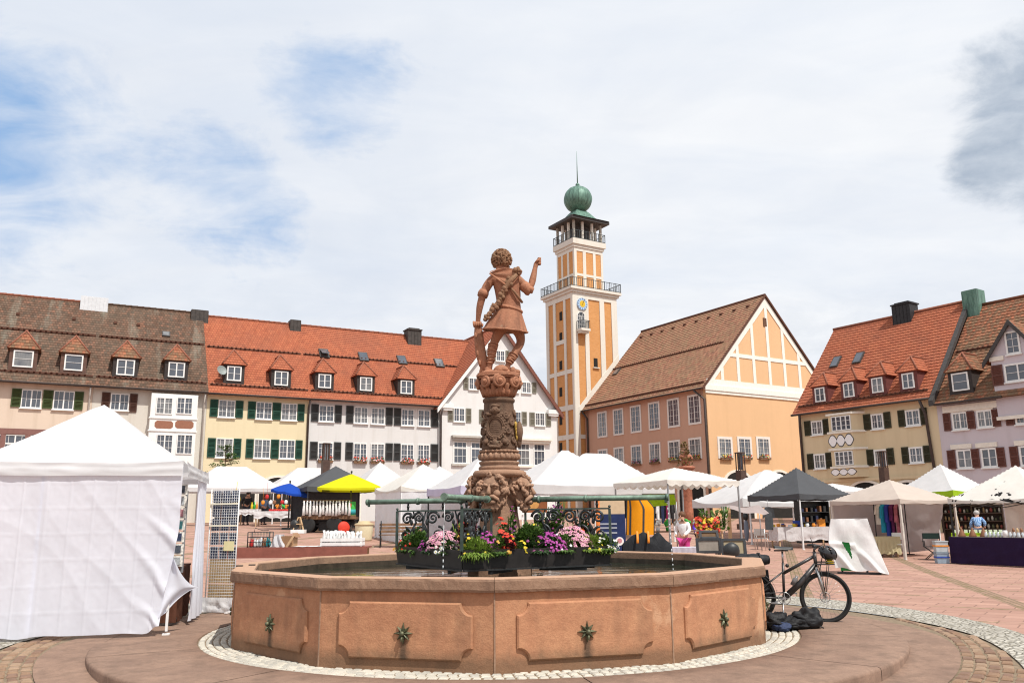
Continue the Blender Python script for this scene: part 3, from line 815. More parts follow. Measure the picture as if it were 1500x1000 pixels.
# ============================================================ statue on the column
ZT = zc(549)
st0 = Vector((CXo, FY, ZT))
statue = thing('statue', 'red sandstone statue of a curly haired man with raised fist and club', 'statue', st0)
def S(px, py, dy=0): return at(px, py, FY + dy) - st0
def sk(l): return [(*S(p[0], p[1], p[2]), p[3]) for p in l]
body = [(745, 468, 0, .165), (744.5, 450, 0, (.165, .13)), (744, 430, 0, (.185, .135)), (741, 413, 0, (.20, .14)), (737.5, 402, .0, .09), (735, 391, .03, .10), (734.5, 381, .05, .125), (734.5, 372, .04, .10),
        (722, 407, 0, .095), (714, 418, -.01, .085), (707, 432, -.03, .068), (702.5, 450, .0, .062), (700.5, 466, .03, .042), (700, 474, .05, .045),
        (757, 408, 0, .095), (767, 417, -.03, .08), (777, 422.5, -.03, .066), (781, 407, .02, .06), (784, 392, .06, .04), (786, 384, .08, .047),
        (734, 477, 0, .12), (729, 490, .02, .09), (723, 503, .05, .072), (720.5, 516, .0, .07), (718, 533, -.02, .047), (716, 543.5, .0, .055), (713, 546, .16, .04),
        (756, 477, 0, .12), (762, 490, .07, .09), (763.5, 502, .12, .074), (754.5, 516, .02, .07), (744.5, 532, -.04, .048), (742.5, 543.5, -.02, .055), (745, 546, .16, .04)]
ed = [(0, 1), (1, 2), (2, 3), (3, 4), (4, 5), (5, 6), (6, 7), (3, 8), (8, 9), (9, 10), (10, 11), (11, 12), (12, 13), (3, 14), (14, 15), (15, 16), (16, 17), (17, 18), (18, 19),
      (0, 20), (20, 21), (21, 22), (22, 23), (23, 24), (24, 25), (25, 26), (0, 27), (27, 28), (28, 29), (29, 30), (30, 31), (31, 32), (32, 33)]
skin('body', sk(body), ed, RED_S3, statue, 2)
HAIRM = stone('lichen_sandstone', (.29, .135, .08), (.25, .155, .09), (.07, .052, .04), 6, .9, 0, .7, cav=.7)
mb = MB(); rr = random.Random(11)
hc = S(734.8, 380.5, .04); hr = .130
mb.ball(hc, hr, 16, 12, (1.0, 1.08, 1.1))
for i in range(210):
    u = rr.uniform(-.95, 1); a = rr.uniform(0, 2 * pi); q = sqrt(1 - u * u)
    d = Vector((q * cos(a), q * sin(a), u))
    if d.y > .55 and -.75 < d.z < .45: continue          # the face looks away from the basin's near side
    c = hc + Vector((d.x * hr * 1.06, d.y * hr * 1.1, d.z * hr * 1.16)); r0 = rr.uniform(.018, .03); ph = rr.uniform(0, 6)
    t1 = d.orthogonal().normalized(); t2 = d.cross(t1)
    mb.tube([c + t1 * r0 * cos(ph + k * .9) + t2 * r0 * sin(ph + k * .9) + d * (.006 * k - .006) for k in range(7)], .017, 5)
mb.build('curly_hair', HAIRM, statue)
mb = MB()       # face on the far side
fc = hc + Vector((0, hr * .95, -.01))
mb.ball(fc + Vector((0, -.03, 0)), .10, 14, 12, (.95, .75, 1.25)); mb.tube([fc + Vector((0, .04, .03)), fc + Vector((0, .075, -.02)), fc + Vector((0, .05, -.03))], [.012, .02, .012], 7)
for s in (-1, 1): mb.ball(fc + Vector((s * .04, .045, .025)), .016, 7, 6); mb.ball(fc + Vector((s * .03, .04, -.06)), .025, 7, 6, (1.4, .8, .5)); mb.ball(fc + Vector((s * .135, -.1, -.01)), .03, 7, 6, (.5, .9, 1.3))
for i in range(30): mb.ball(fc + Vector((rr.uniform(-.08, .08), rr.uniform(-.01, .04), rr.uniform(-.16, -.07))), .022, 6, 5)
mb.build('face', RED_S3, statue)
# tunic: bodice follows the torso, the skirt flares in folds below the rope belt
def ringp(px, py, hw, dep, a, fold=0):
    c = S(px, py); w_ = hw / 87.0
    return c + Vector((w_ * sin(a), -dep * cos(a), 0)) * (1 + fold)
mb = MB()
def tun(u, v):
    a = 2 * pi * u
    K = [(741, 405, 19.5, .17), (742.5, 416, 19.8, .175), (744, 430, 18.2, .16), (745, 443, 17.0, .15), (745.3, 452, 17.4, .155), (743, 462, 21.5, .20), (740.5, 474, 27, .26), (739, 485.5, 31.5, .31)]
    k = v * (len(K) - 1); i = min(int(k), len(K) - 2); t = k - i
    q = [K[i][j] + (K[i + 1][j] - K[i][j]) * t for j in range(4)]
    f = 0
    if v > .55: f = (.035 * sin(a * 9 + 2 * sin(a * 2)) + .028 * sin(a * 17 + 1)) * sm(.55, .95, v)
    elif v < .5: f = .02 * noise.noise(Vector((sin(a) * 3, cos(a) * 3, v * 14)))
    p = ringp(q[0], q[1], q[2], q[3], a, f); p.z += (q[2] / 87 * sin(a)) * -.09 * sm(.5, 1, v) + (.035 * cos(a) * -1 * sm(.6, 1, v)); return p
mb.grid(tun, 96, 40)
mb.grid(lambda u, v: tun(u, 1.0) * (1 - v) + (S(741, 478) ) * v if v > 0 else tun(u, 1.0), 96, 2)
hem = [tun(i / 96, .985) * 1.0 for i in range(97)]
mb.tube(hem, .016, 6)
mb.build('tunic', RED_S3, statue)
mb = MB()       # rope belt
bl = [ringp(745.3, 453 , 18.4, .165, 2 * pi * i / 60) + Vector((0, 0, -.05 * sin(2 * pi * i / 60) * 1.0)) for i in range(61)]
mb.tube(bl, .024, 7)
for i in range(60): mb.tube([bl[i] + Vector((0, 0, .024)), bl[(i + 1) % 60] - Vector((0, 0, .024))], .012, 5)
mb.build('rope_belt', RED_S3, statue)
mb = MB()       # short cape over the shoulders
def cape(u, v):
    p0 = Vector((717.5, 399.5)).lerp(Vector((763, 397)), u); tip = Vector((746, 421))
    top = Vector((p0.x, p0.y - 5.5 * sin(pi * u)))
    edge = p0.lerp(tip, 1 - abs(2 * u - 1.0 - .1 * (1 if u > .5 else -1)) ** 1.0) if True else tip
    e = Vector((717.5, 400.5)).lerp(tip, min(1, u / .6)) if u < .6 else tip.lerp(Vector((763.5, 400)), (u - .6) / .4)
    q = top.lerp(e, v)
    return S(q.x, q.y, -.155 - .05 * sin(pi * min(1, max(0, u))) - .012 * sin(v * 14 + u * 5))
mb.grid(cape, 28, 10)
ev = [cape(i / 28, 1.0) + Vector((0, -.004, 0)) for i in range(29)]; mb.tube(ev, .017, 6)
mb.grid(lambda u, v: S(717.5 + 45.5 * u, 399 - 5.5 * sin(pi * u) - 1.5 * sin(v * pi), -.15 + .30 * v), 20, 8)
mb.build('shoulder_cape', RED_S3, statue)
mb = MB()       # lion's paws and knotted garland hanging across the back to the left hip
def lump(px, py, r, n=5, dy=-.2, sp=.03):
    for i in range(n):
        mb.ball(S(px, py, dy) + Vector((rr.uniform(-sp, sp), rr.uniform(-.02, .03), rr.uniform(-sp, sp))), r * rr.uniform(.6, 1), 7, 6, jit=.12)
for px, py, r, n, sp in ((757, 397, .05, 6, .04), (762, 399, .04, 5, .03), (754, 403, .05, 5, .03), (748, 408, .045, 6, .04), (745, 414, .055, 9, .055), (743, 419, .045, 6, .045), (740, 424, .05, 5, .03), (738, 429, .04, 5, .03), (734.5, 434, .05, 5, .03), (731.5, 440, .045, 5, .03),
                     (729, 444, .045, 5, .03), (724.5, 449, .055, 6, .035), (721, 454, .05, 5, .03), (717, 459, .045, 5, .03), (713.5, 464, .045, 5, .025), (711, 467, .035, 3, .015)):
    lump(px, py, r, n, -.185 if py < 447 else -.2, sp)
mb.tube([S(757, 402, -.2), S(746, 413, -.21), (S(739, 426, -.2)), S(731, 440, -.19), S(722, 453, -.21), S(711, 468, -.2)], [.03, .045, .03, .03, .035, .02], 7)
mb.tube([S(748, 421, -.185), S(754, 428, -.175), S(760, 436, -.15), S(765, 443, -.06)], [.015, .022, .022, .02], 6)
mb.build('garland', HAIRM, statue)
mb = MB()       # rolled sleeves
mb.tube([S(709.5, 426, -.02), S(708, 429.5, -.025), S(706.4, 434.5, -.03)], [.080, .092, .086], 12)
mb.build('sleeve', RED_S3, statue); mb = MB(); mb.tube([S(766, 417, -.03), S(770, 421, -.04), S(773, 427, -.05), S(772, 432, -.05)], [.085, .10, .075, .03], 10)
mb.tube([S(772.5, 423, -.03), S(776, 425, -.04), S(775, 428, -.04)], [.08, .085, .06], 10)
mb.build('sleeve', RED_S3, statue)
mb = MB()       # leg wraps
def wraps(pts, r, n):
    P = [S(*p) for p in pts]
    for i in range(n):
        t = i / (n - 1) * (len(P) - 1); k = min(int(t), len(P) - 2); c = P[k].lerp(P[k + 1], t - k); ax = (P[k + 1] - P[k]).normalized()
        x = ax.orthogonal().normalized(); y = ax.cross(x); q = r[0] + (r[1] - r[0]) * i / (n - 1)
        mb.tube([c + (x * cos(a) + y * sin(a)) * q + ax * .012 * sin(a + i * 2.5) for a in [2 * pi * j / 14 for j in range(15)]], .0125, 5)
wraps([(722.5, 505, .04), (720.5, 516, .0), (718.5, 531, -.015)], (.075, .058), 12)
mb.build('leg_wrap', RED_S3, statue); mb = MB(); wraps([(752, 520, .01), (745.5, 531, -.035)], (.072, .056), 7)
mb.build('leg_wrap', RED_S3, statue)
mb = MB()       # knotty club
cl = [(699.8, 473, .05), (700.3, 479, .05), (701, 488, .05), (701.8, 498, .05), (703, 508, .05), (704.5, 518, .05), (707, 528, .05), (709.5, 537, .05), (711.5, 545, .05)]
mb.tube([S(*p) for p in cl], [.05, .06, .075, .082, .086, .09, .085, .075, .06], 14)
for p in ((697, 492), (705, 497), (698.5, 505), (706, 512), (700, 517), (709, 524), (703, 531)): mb.ball(S(p[0], p[1], .0), .035, 7, 6, (.8, 1, 1.6), jit=.15)
mb.build('club', RED_S3, statue)
mb = MB()       # hands: fingers closed on the club, and the raised fist
hp = S(700, 475.5, .05)
for i in range(4):
    x = -.055 + i * .034
    mb.tube([hp + Vector((x, -.01, .035)), hp + Vector((x - .008, -.07, .03 - i * .004)), hp + Vector((x - .006, -.085, -.02)), hp + Vector((x, -.06, -.055 + i * .005))], [.019, .021, .018, .014], 7)
mb.tube([hp + Vector((.035, .02, .02)), hp + Vector((.075, -.02, -.005)), hp + Vector((.075, -.05, -.045))], [.02, .021, .014], 7)
mb.build('hand', RED_S3, statue); mb = MB(); fp = S(786.3, 382.5, .08)
for i in range(4):
    z = .048 - i * .031
    mb.tube([fp + Vector((.015, .045, z)), fp + Vector((.055, .03, z)), fp + Vector((.058, -.015, z - .004)), fp + Vector((.02, -.035, z - .006))], [.018, .021, .019, .014], 7)
mb.tube([fp + Vector((-.02, -.03, -.035)), fp + Vector((.01, -.06, -.005)), fp + Vector((.045, -.05, .018))], [.02, .02, .014], 7)
mb.build('hand', RED_S3, statue)
mb = MB()       # rocky plinth with a beast's head between the feet
mb.ball(S(731, 549.5, .02), .3, 18, 10, (1.15, 1.0, .22), jit=.03)
lump(715, 545, .09, 4, -.02, .05); lump(708, 545.5, .06, 4, .05, .04); lump(752, 545.5, .075, 4, .0, .05); lump(758, 545, .04, 3, -.02, .02)
mb.ball(S(734, 543, -.1), .115, 12, 9, (1.1, 1.2, .85), jit=.05); mb.ball(S(738, 541, -.16), .07, 10, 8, (1.1, 1.1, .8), jit=.06); mb.ball(S(729, 544, -.16), .06, 10, 8, jit=.06); mb.ball(S(742, 545, -.14), .06, 9, 7, jit=.06)
for s in (-1, 1): mb.ball(S(734 + 4 * s, 538.5, -.1), .03, 7, 6)
mb.build('plinth', RED_S3, statue)

# ============================================================ pipes, railings and water jets (three visible arms)
PIPE = simple('patinated_copper', (.135, .20, .155), .55, .45, 7, .3, .4, .3)
ROT = [radians(-16.3 + 90 * k) for k in (0, 1, 3)]
LABP = [('front water pipe of the column, green with patina, its tip nearest the viewer', 2.42), ('green water pipe reaching out to the right of the column over the pink flowers', 2.62), ('green water pipe reaching left of the column before the white stall walls', 2.28)]
def lz(py, Y): return at(730, py, Y).z
PZ = 1.885
for i, a in enumerate(ROT):
    p = thing('water_pipe', LABP[i][0], 'pipe', (CXo, FY, 0), a, 'water pipes of the fountain')
    L = LABP[i][1]; mb = MB()
    mb.tube([(0, -.50, PZ), (0, -1.2, PZ + .004), (0, -L, PZ)], [.042, .04, .038], 12)
    mb.tube([(0, -.62, PZ), (0, -.66, PZ)], .056, 12); mb.tube([(0, -L - .012, PZ), (0, -L + .03, PZ)], .05, 12); mb.tube([(0, -1.36, PZ), (0, -1.40, PZ)], .054, 12)
    mb.build('pipe', PIPE, p)
    mb = MB(); mb.tube([(0, -L + .03, PZ - .03), (0, -L + .03, PZ - .075)], .022, 8); mb.build('nozzle', PIPE, p)
    for q in (-.95, -1.55):
        mb = MB(); mb.tube([(0, q, PZ - .15), (0, q, PZ - .09), (0, q, PZ - .03)], [.013, .02, .014], 7); mb.ball((0, q, PZ - .085), .025, 8, 6); mb.box((0, q, PZ - .028), (.1, .05, .02)); mb.build('pipe_bracket', BLACKM, p)
def spiral(c, r, a0, turns, s=1, n=26, end=.12):
    return [(c[0], c[1] + r * (1 - (1 - end) * i / n) * cos(a0 + s * turns * 2 * pi * i / n), c[2] + r * (1 - (1 - end) * i / n) * sin(a0 + s * turns * 2 * pi * i / n)) for i in range(n + 1)]
IRON = simple('wrought_iron', (.035, .04, .042), .38, .5, 14, .5, .5)
for i, a in enumerate(ROT):
    lab = ['ornate wrought iron railing under the front water pipe, seen almost end on', 'ornate wrought iron railing under the right hand water pipe', 'ornate wrought iron railing under the left hand water pipe, beside the park bench'][i]
    r = thing('iron_railing', lab, 'railing', (CXo, FY, 0), a, 'wrought iron railings of the fountain')
    zt, zb = 1.735, 1.17; y0, y1 = -.42, -1.74
    mb = MB(); mb.box((0, (y0 + y1) / 2, zt), (.045, abs(y1 - y0), .024)); mb.box((0, y1, (zt + zb) / 2), (.035, .035, zt - zb)); mb.box((0, y0, (zt + zb) / 2), (.03, .03, zt - zb)); mb.ball((0, y1, zt + .03), .022, 8, 6)
    mb.build('rail_frame', simple('rail_paint', (.06, .085, .075), .4, .4, 9, .3), r)
    mb = MB()
    for (cy, cz, rad, a0, tn, s) in ((-.62, 1.62, .10, 0, 1.7, 1), (-.86, 1.63, .09, pi, 1.7, -1), (-1.12, 1.62, .11, 0, 1.8, 1), (-1.36, 1.63, .085, pi, 1.7, -1), (-1.56, 1.61, .10, 0, 1.6, 1), (-.70, 1.38, .13, pi / 2, 1.5, 1), (-1.02, 1.37, .12, pi / 2, 1.6, -1), (-1.30, 1.36, .13, pi / 2, 1.5, 1), (-1.58, 1.36, .11, pi / 2, 1.5, -1)):
        P = spiral((0, cy, cz), rad, a0, tn, s); mb.tube(P, [.022 - .010 * k / 26 for k in range(27)], 6); mb.ball(P[-1], .022, 7, 5)
    for (cy, s) in ((-.74, 1), (-1.24, -1), (-1.46, 1)):
        mb.tube([(0, cy, zb), (0, cy + .08 * s, 1.28), (0, cy - .02 * s, 1.42), (0, cy + .05 * s, 1.55), (0, cy, zt)], [.014, .02, .024, .018, .012], 6)
        for k in range(5):
            t = k / 4; mb.ball((.012, cy + .04 * s * sin(t * 5), 1.24 + .42 * t), .034, 7, 5, (.4, .8, 1.5), jit=.15)
    mb.build('scrollwork', IRON, r)
JET = NT('falling_water'); JET.done((.85, .88, .9), .08, spec=.6); JET.b.inputs['Transmission Weight'].default_value = .35
JLAB = ['thin stream of water falling from the front pipe past the dark flower trough', 'broken stream of water drops falling from the right pipe', 'thin stream of water falling from the left pipe near the bench']
for i, a in enumerate(ROT[:2]):
    L = LABP[i][1]; dx, dy = sin(a), -cos(a); rr = random.Random(i); mb = MB()
    bx, by = CXo + dx * (L - .03), FY + dy * (L - .03); z = PZ - .07; first = True
    while z > .82:
        l = rr.uniform(.02, .05) if z < 1.3 or i else rr.uniform(.25, .3)
        l = min(l, z - .81); k = .009 if (i or z < 1.3) else .007
        o = .06 * ((PZ - z) / 1.1) ** .5
        mb.tube([(bx + dx * o, by + dy * o, z), (bx + dx * o, by + dy * o, z - l / 2), (bx + dx * o, by + dy * o, z - l)], [k * .5, k, k * .6], 6)
        z -= l + (rr.uniform(.02, .06) if (i or z < 1.3) else 0)
    tag(mb.build('water_jet', JET.mat), JLAB[i], 'water jet', 'water jets of the fountain')

# ============================================================ flower troughs on the square frame
TR = simple('dark_trough', (.028, .024, .023), .42, .35, 5, .15, .4)
SOIL = simple('potting_soil', (.03, .02, .014), 1, .4, 30, bump=.6)
TRI, TRO, TZ0, TZ1 = .80, 1.25, .925, 1.185      # apothems of the square ring
TL = ['dark metal flower trough on the right front, with magenta flowers', 'dark metal flower trough behind the column on the right', 'dark metal flower trough behind the column on the left', 'dark metal flower trough on the left front, with basil']
def trough_pt(k, s, d, z):
    """k side of the square, s along the side (-1..1), d apothem"""
    a = radians(-16.3 + 45 + 90 * k); t = Vector((cos(a), sin(a), 0)); n = Vector((sin(a), -cos(a), 0))
    return Vector((CXo, FY, 0)) + n * d + t * (s * d) + Vector((0, 0, z))
for k in range(4):
    a = radians(-16.3 + 45 + 90 * k)
    tr = thing('flower_trough', TL[k], 'flower trough', (CXo, FY, 0), a, 'flower troughs around the column')
    mb = MB(); o, i_ = TRO, TRI; w2 = .012
    def loop(d0, d1, z): return [(-d1, -d1, z), (d1, -d1, z), (d0, -d0, z), (-d0, -d0, z)]
    A = loop(i_ + .03, o - .035, TZ0); B = loop(i_, o, TZ1); C_ = loop(i_ + w2, o - w2, TZ1); D = loop(i_ + w2 + .02, o - w2, TZ1 - .05)
    e = .008
    adj = lambda P: [(x + (e if x < 0 else -e), y, z) for x, y, z in P]
    vs = adj(A) + adj(B) + adj(C_) + adj(D); fs = [(3, 2, 1, 0)]
    for l in range(3):
        for j in range(4): fs.append((l * 4 + j, l * 4 + (j + 1) % 4, l * 4 + 4 + (j + 1) % 4, l * 4 + 4 + j))
    mb._add(vs, fs, False); body_t = mb.build('trough_box', TR, tr)
    mb = MB(); mb.poly([(x, y, z + .002) for x, y, z in D]); mb.build('soil', SOIL, tr)
    mb = MB(); mb.bar((-o + .05, -o + .02, TZ0 - .012), (o - .05, -o + .02, TZ0 - .012), .05, .022)
    mb.bar((-o + .45, -o + .03, TZ0 - .05), (-i_ * .3, -i_, TZ0 - .05), .05, .05); mb.bar((o - .45, -o + .03, TZ0 - .05), (i_ * .3, -i_, TZ0 - .05), .05, .05)
    mb.build('support_rail', BLACKM, tr)

# ---------------------------------------------------------- flowers
LG = leaf_mat('green_leaf', (.045, .10, .02), (.11, .19, .04)); LD = leaf_mat('dark_leaf', (.02, .05, .018), (.05, .09, .03))
LL = leaf_mat('lime_leaf', (.13, .22, .03), (.24, .33, .06)); LP = leaf_mat('purple_leaf', (.06, .012, .022), (.14, .03, .035))
def fl(n, c1, c2): return leaf_mat(n, c1, c2, .15)
PINK = fl('pink_petal', (.60, .27, .33), (.78, .50, .52)); MAG = fl('magenta_petal', (.30, .03, .22), (.46, .08, .36)); WHT = fl('white_petal', (.70, .70, .68), (.82, .82, .80))
RED = fl('red_petal', (.55, .03, .02), (.70, .08, .04)); YELP = fl('yellow_petal', (.65, .48, .03), (.78, .60, .06)); ORG = fl('orange_petal', (.6, .25, .03), (.65, .42, .08)); SALV = fl('violet_petal', (.16, .03, .12), (.28, .06, .18))
def leaf(mb, p, d, L, wd, bend=.25):
    d = d.normalized(); s = d.cross(Vector((0, 0, 1)));
    s = s.normalized() if s.length > .01 else Vector((1, 0, 0))
    up = s.cross(d)
    a = p; m = p + d * L * .5 + up * L * bend * .4; e = p + d * L - up * L * bend * .3
    mb._add([a, m - s * wd, e, m + s * wd, m - up * .0], [(0, 1, 4), (1, 2, 4), (2, 3, 4), (3, 0, 4)], False)
def rdir(rr, up=.4):
    a = rr.uniform(0, 2 * pi); z = rr.uniform(-.2, 1) + up; return Vector((cos(a), sin(a), z)).normalized()
def blossom(mb, p, d, r, n=6):
    d = d.normalized(); x = d.orthogonal().normalized(); y = d.cross(x); vs = [p + d * r * .15]
    for k in range(n * 2):
        a = pi * k / n; q = r * (1 if k % 2 == 0 else .66); vs.append(p + (x * cos(a) + y * sin(a)) * q + d * r * .12 * (k % 2))
    mb._add(vs, [(0, 1 + k, 1 + (k + 1) % (2 * n)) for k in range(2 * n)], False)
def plant(name, label, base, size, leafm, nl, ll, flower=None, nf=0, fr=.03, seed=1, trail=0, upright=0, ll_w=.32, cap=.55, centre=None):
    """size: half extents (along, across, height)"""
    size = tuple(1.12 * q for q in size); trail *= .6; nl = int(nl * 1.2); rr = random.Random(seed); o = thing(name, label, 'plant', base)
    mb = MB()
    def surf(lo=-.2):
        a = rr.uniform(0, 2 * pi); u = rr.uniform(lo, 1); q = sqrt(max(0, 1 - u * u)); k = rr.uniform(.45, 1) ** .5
        k *= .82 + .3 * noise.noise(Vector((cos(a) * 1.7 + seed, sin(a) * 1.7, u * 2)))
        return Vector((size[0] * q * cos(a) * k, size[1] * q * sin(a) * k, size[2] * max(-.04, u) * k)), Vector((q * cos(a), q * sin(a), u + .25))
    for i in range(nl):
        p, d = surf(); 
        if trail and rr.random() < .35: p = Vector((p.x, -abs(p.y) - size[1] * .6, -rr.uniform(0, trail))); d = Vector((rr.uniform(-.6, .6), -.6, -.7))
        q = (d + rdir(rr, 0) * .8)
        leaf(mb, p, q, ll * rr.uniform(.7, 1.2), ll * ll_w * rr.uniform(.8, 1.2))
    if upright:
        for i in range(upright):
            x, y = rr.uniform(-1, 1) * size[0], rr.uniform(-1, 1) * size[1]; mb.tube([(x * .5, y * .5, 0), (x, y, size[2] * rr.uniform(.7, 1.1))], .006, 4)
    for i in range(5):
        x, y = rr.uniform(-.5, .5) * size[0], rr.uniform(-.5, .5) * size[1]; mb.tube([(x * .4, y * .4, -.02), (x, y, size[2] * .7)], .005, 4)
    mb.build('foliage', leafm, o)
    if flower:
        mb = MB(); mc = MB()
        for i in range(nf):
            p, d = surf(1 - cap * 1.3 if not trail else -.1)
            p = Vector((p.x, p.y, p.z)) * 1.0; kk = (abs(p.x / size[0]) ** 2 + abs(p.y / size[1]) ** 2 + abs(p.z / size[2]) ** 2) ** .5
            p = p * (rr.uniform(.95, 1.08) / max(.3, kk))
            if trail and rr.random() < .35: p = Vector((p.x, -size[1] * 1.2, -rr.uniform(0, trail))); d = Vector((0, -1, .2))
            d = d + Vector((0, -.5, .1)) + rdir(rr, 0) * .4
            blossom(mb, p, d, fr * rr.uniform(.75, 1.15))
            if centre: blossom(mc, p + d.normalized() * fr * .22, d, fr * .32, 4)
        fo = mb.build('blossoms', flower, o)
        if centre: mc.build('flower_centres', centre, fo)
    return o
def tp(k, s, d=1.03, z=TZ1 - .03): return trough_pt(k, s, d, z)
def fpix(px, k, d):
    """point of trough k whose picture column is px"""
    best = min((abs((lambda v: 750 + FOC * (v - Vector((0, 0, EYE))).dot(_rt) / (v - Vector((0, 0, EYE))).dot(_fw))(tp(k, s / 60, d)) - px), s) for s in range(-70, 71))
    return tp(k, best[1] / 60, d)
P_ = plant
P_('flowering_plant', 'red and yellow bicoloured flowers at the left end of the left trough', fpix(594, 3, 1.05), (.13, .13, .30), LG, 240, .07, RED, 30, .028, 1, trail=.06, centre=YELP)
P_('trailing_plant', 'pale yellow-green trailing plant hanging over the left end of the trough', fpix(584, 3, 1.12), (.10, .09, .08), LL, 160, .045, ORG, 10, .02, 2, trail=.10)
P_('basil_plant', 'bright green leafy plant in the left trough beside the pale pink mums', fpix(614, 3, 1.1), (.15, .13, .27), LG, 380, .075, None, 0, 0, 3, trail=.10)
P_('chrysanthemum', 'mound of pale pink chrysanthemums in the left trough behind the water stream', fpix(650, 3, 1.0), (.22, .18, .24), LD, 320, .06, PINK, 190, .034, 4, cap=.75, centre=MAG)
P_('flowering_plant', 'small dusky purple flowers low in the left trough, below the pale pink mums', fpix(626, 3, 1.16), (.12, .08, .13), LD, 160, .05, MAG, 60, .02, 5, cap=.9)
P_('daisy_plant', 'white daisies spilling over the left trough near its front corner', fpix(656, 3, 1.17), (.16, .09, .13), LG, 220, .05, WHT, 22, .03, 6, trail=.05, centre=YELP)
P_('grassy_plant', 'lime green feathery tuft drooping over the front corner of the troughs', fpix(697, 0, 1.15), (.20, .14, .14), LL, 560, .11, YELP, 3, .03, 7, trail=.08, ll_w=.09)
P_('yellow_flower', 'single clump of yellow flowers at the front corner behind the feathery tuft', fpix(684, 0, 1.08), (.05, .05, .21), LG, 50, .06, YELP, 9, .03, 8)
P_('petunia', 'magenta flowers under the front railing, left of the red begonias', fpix(714, 0, 1.03), (.13, .12, .23), LD, 160, .05, MAG, 120, .022, 9, cap=.9)
P_('begonia', 'bronze leaved begonia with orange and red blooms in front of the pedestal', fpix(741, 0, 1.12), (.13, .11, .22), LP, 220, .07, RED, 26, .035, 10, cap=.8)
P_('geranium', 'tall red geranium rising left of the green bushy plant', fpix(736, 0, .9), (.10, .09, .40), LG, 90, .07, RED, 14, .045, 11, cap=.35)
P_('leafy_plant', 'bushy yellow-green plant in the right trough against the pedestal', fpix(776, 0, .95), (.26, .17, .36), LG, 620, .085, YELP, 8, .03, 12)
P_('marigold', 'low yellow flowers at the foot of the yellow-green bush', fpix(762, 0, 1.17), (.08, .07, .12), LG, 80, .05, YELP, 16, .036, 13, cap=.9)
P_('verbena', 'broad mound of deep magenta flowers in the middle of the right trough', fpix(801, 0, 1.08), (.26, .14, .21), LD, 260, .045, MAG, 330, .021, 14, cap=1.1)
P_('chrysanthemum', 'mound of pale pink chrysanthemums in the right trough', fpix(839, 0, 1.0), (.25, .19, .27), LD, 420, .06, PINK, 210, .034, 15, cap=.7, centre=MAG)
P_('daisy_plant', 'white daisies trailing over the right end of the right trough', fpix(878, 0, 1.08), (.20, .14, .19), LL, 420, .055, WHT, 26, .03, 16, trail=.12, centre=YELP)
P_('trailing_plant', 'yellow-green trailing foliage at the far right end of the right trough', fpix(893, 0, 1.02), (.14, .12, .13), LL, 260, .05, YELP, 12, .02, 17, trail=.12)
P_('coleus_plant', 'dark purple and lime coleus standing behind the left railing', trough_pt(2, .35, .72, TZ1 - .1), (.24, .18, .52), LP, 420, .10, MAG, 40, .035, 18, upright=10)
P_('coleus_plant', 'lime and yellow coleus left of the pedestal', trough_pt(3, .25, .66, TZ1 - .05), (.20, .16, .36), LL, 300, .10, ORG, 20, .03, 19, upright=8)
P_('purple_leaf_plant', 'dark red leaved plant close to the left side of the pedestal', trough_pt(3, .65, .8, TZ1 - .05), (.14, .13, .46), LP, 240, .09, RED, 12, .03, 20, upright=6)
P_('salvia', 'purple salvia spikes standing above the right railing', trough_pt(1, -.35, .85, TZ1), (.14, .12, .60), LG, 160, .10, SALV, 90, .024, 21, upright=14, cap=.6)
P_('salvia', 'dark plum flower spike close to the right side of the pedestal', trough_pt(0, -.05, .45, TZ1 - .05), (.07, .07, .56), LG, 90, .09, SALV, 50, .024, 22, upright=6, cap=.7)
P_('dahlia', 'red and orange dahlias under the right end of the right railing', trough_pt(1, -.8, 1.0, TZ1), (.20, .15, .40), LG, 220, .08, RED, 12, .06, 23, upright=8, cap=.6, centre=YELP)
P_('leafy_plant', 'spiky dark green plant behind the right railing scrolls', trough_pt(1, -.1, .75, TZ1 - .05), (.17, .15, .45), LG, 160, .18, None, 0, 0, 24, ll_w=.14)

for i, (px_, k, nm, lab) in enumerate(((603, 3, LG, 'low green filler plant near the left end of the left trough'), (637, 3, LD, 'dark green filler plant in the middle of the left trough'), (728, 0, LG, 'green filler plant under the red begonia'), (786, 0, LD, 'dark green filler plant left of the magenta mound'), (822, 0, LG, 'green filler plant between the magenta mound and the pink mums'), (862, 0, LL, 'lime filler plant right of the pink mums'), (884, 0, LG, 'green filler plant among the white daisies'))):
    P_('filler_plant', lab, fpix(px_, k, 1.08), (.20, .17, .20), nm, 420, .06, (RED, MAG, ORG, SALV, WHT, YELP, WHT)[i], 16, .024, 60 + i, trail=.05)
# ============================================================ houses round the square
class House:
    def __init__(s, name, label, cat, O, rz, group=None):
        s.O = Vector((O[0], O[1], 0)); s.rz = rz
        s.X = Vector((cos(rz), sin(rz), 0)); s.Y = Vector((-sin(rz), cos(rz), 0))
        s.root = thing(name, label, cat, s.O, rz, group) if name else None
    def L(s, px, py, yo=0.0):
        """local x and height where the sight line px,py meets the plane y = yo"""
        d = ray(px, py); c = Vector((0, 0, EYE)) - s.O
        t = (yo - c.dot(s.Y)) / d.dot(s.Y); p = c + d * t
        return p.dot(s.X), p.z
    def G(s, px, py, xo=0.0):
        """local y and height on the plane x = xo"""
        d = ray(px, py); c = Vector((0, 0, EYE)) - s.O
        t = (xo - c.dot(s.X)) / d.dot(s.X); p = c + d * t
        return p.dot(s.Y), p.z
    def W(s, lx, ly): return s.O + s.X * lx + s.Y * ly

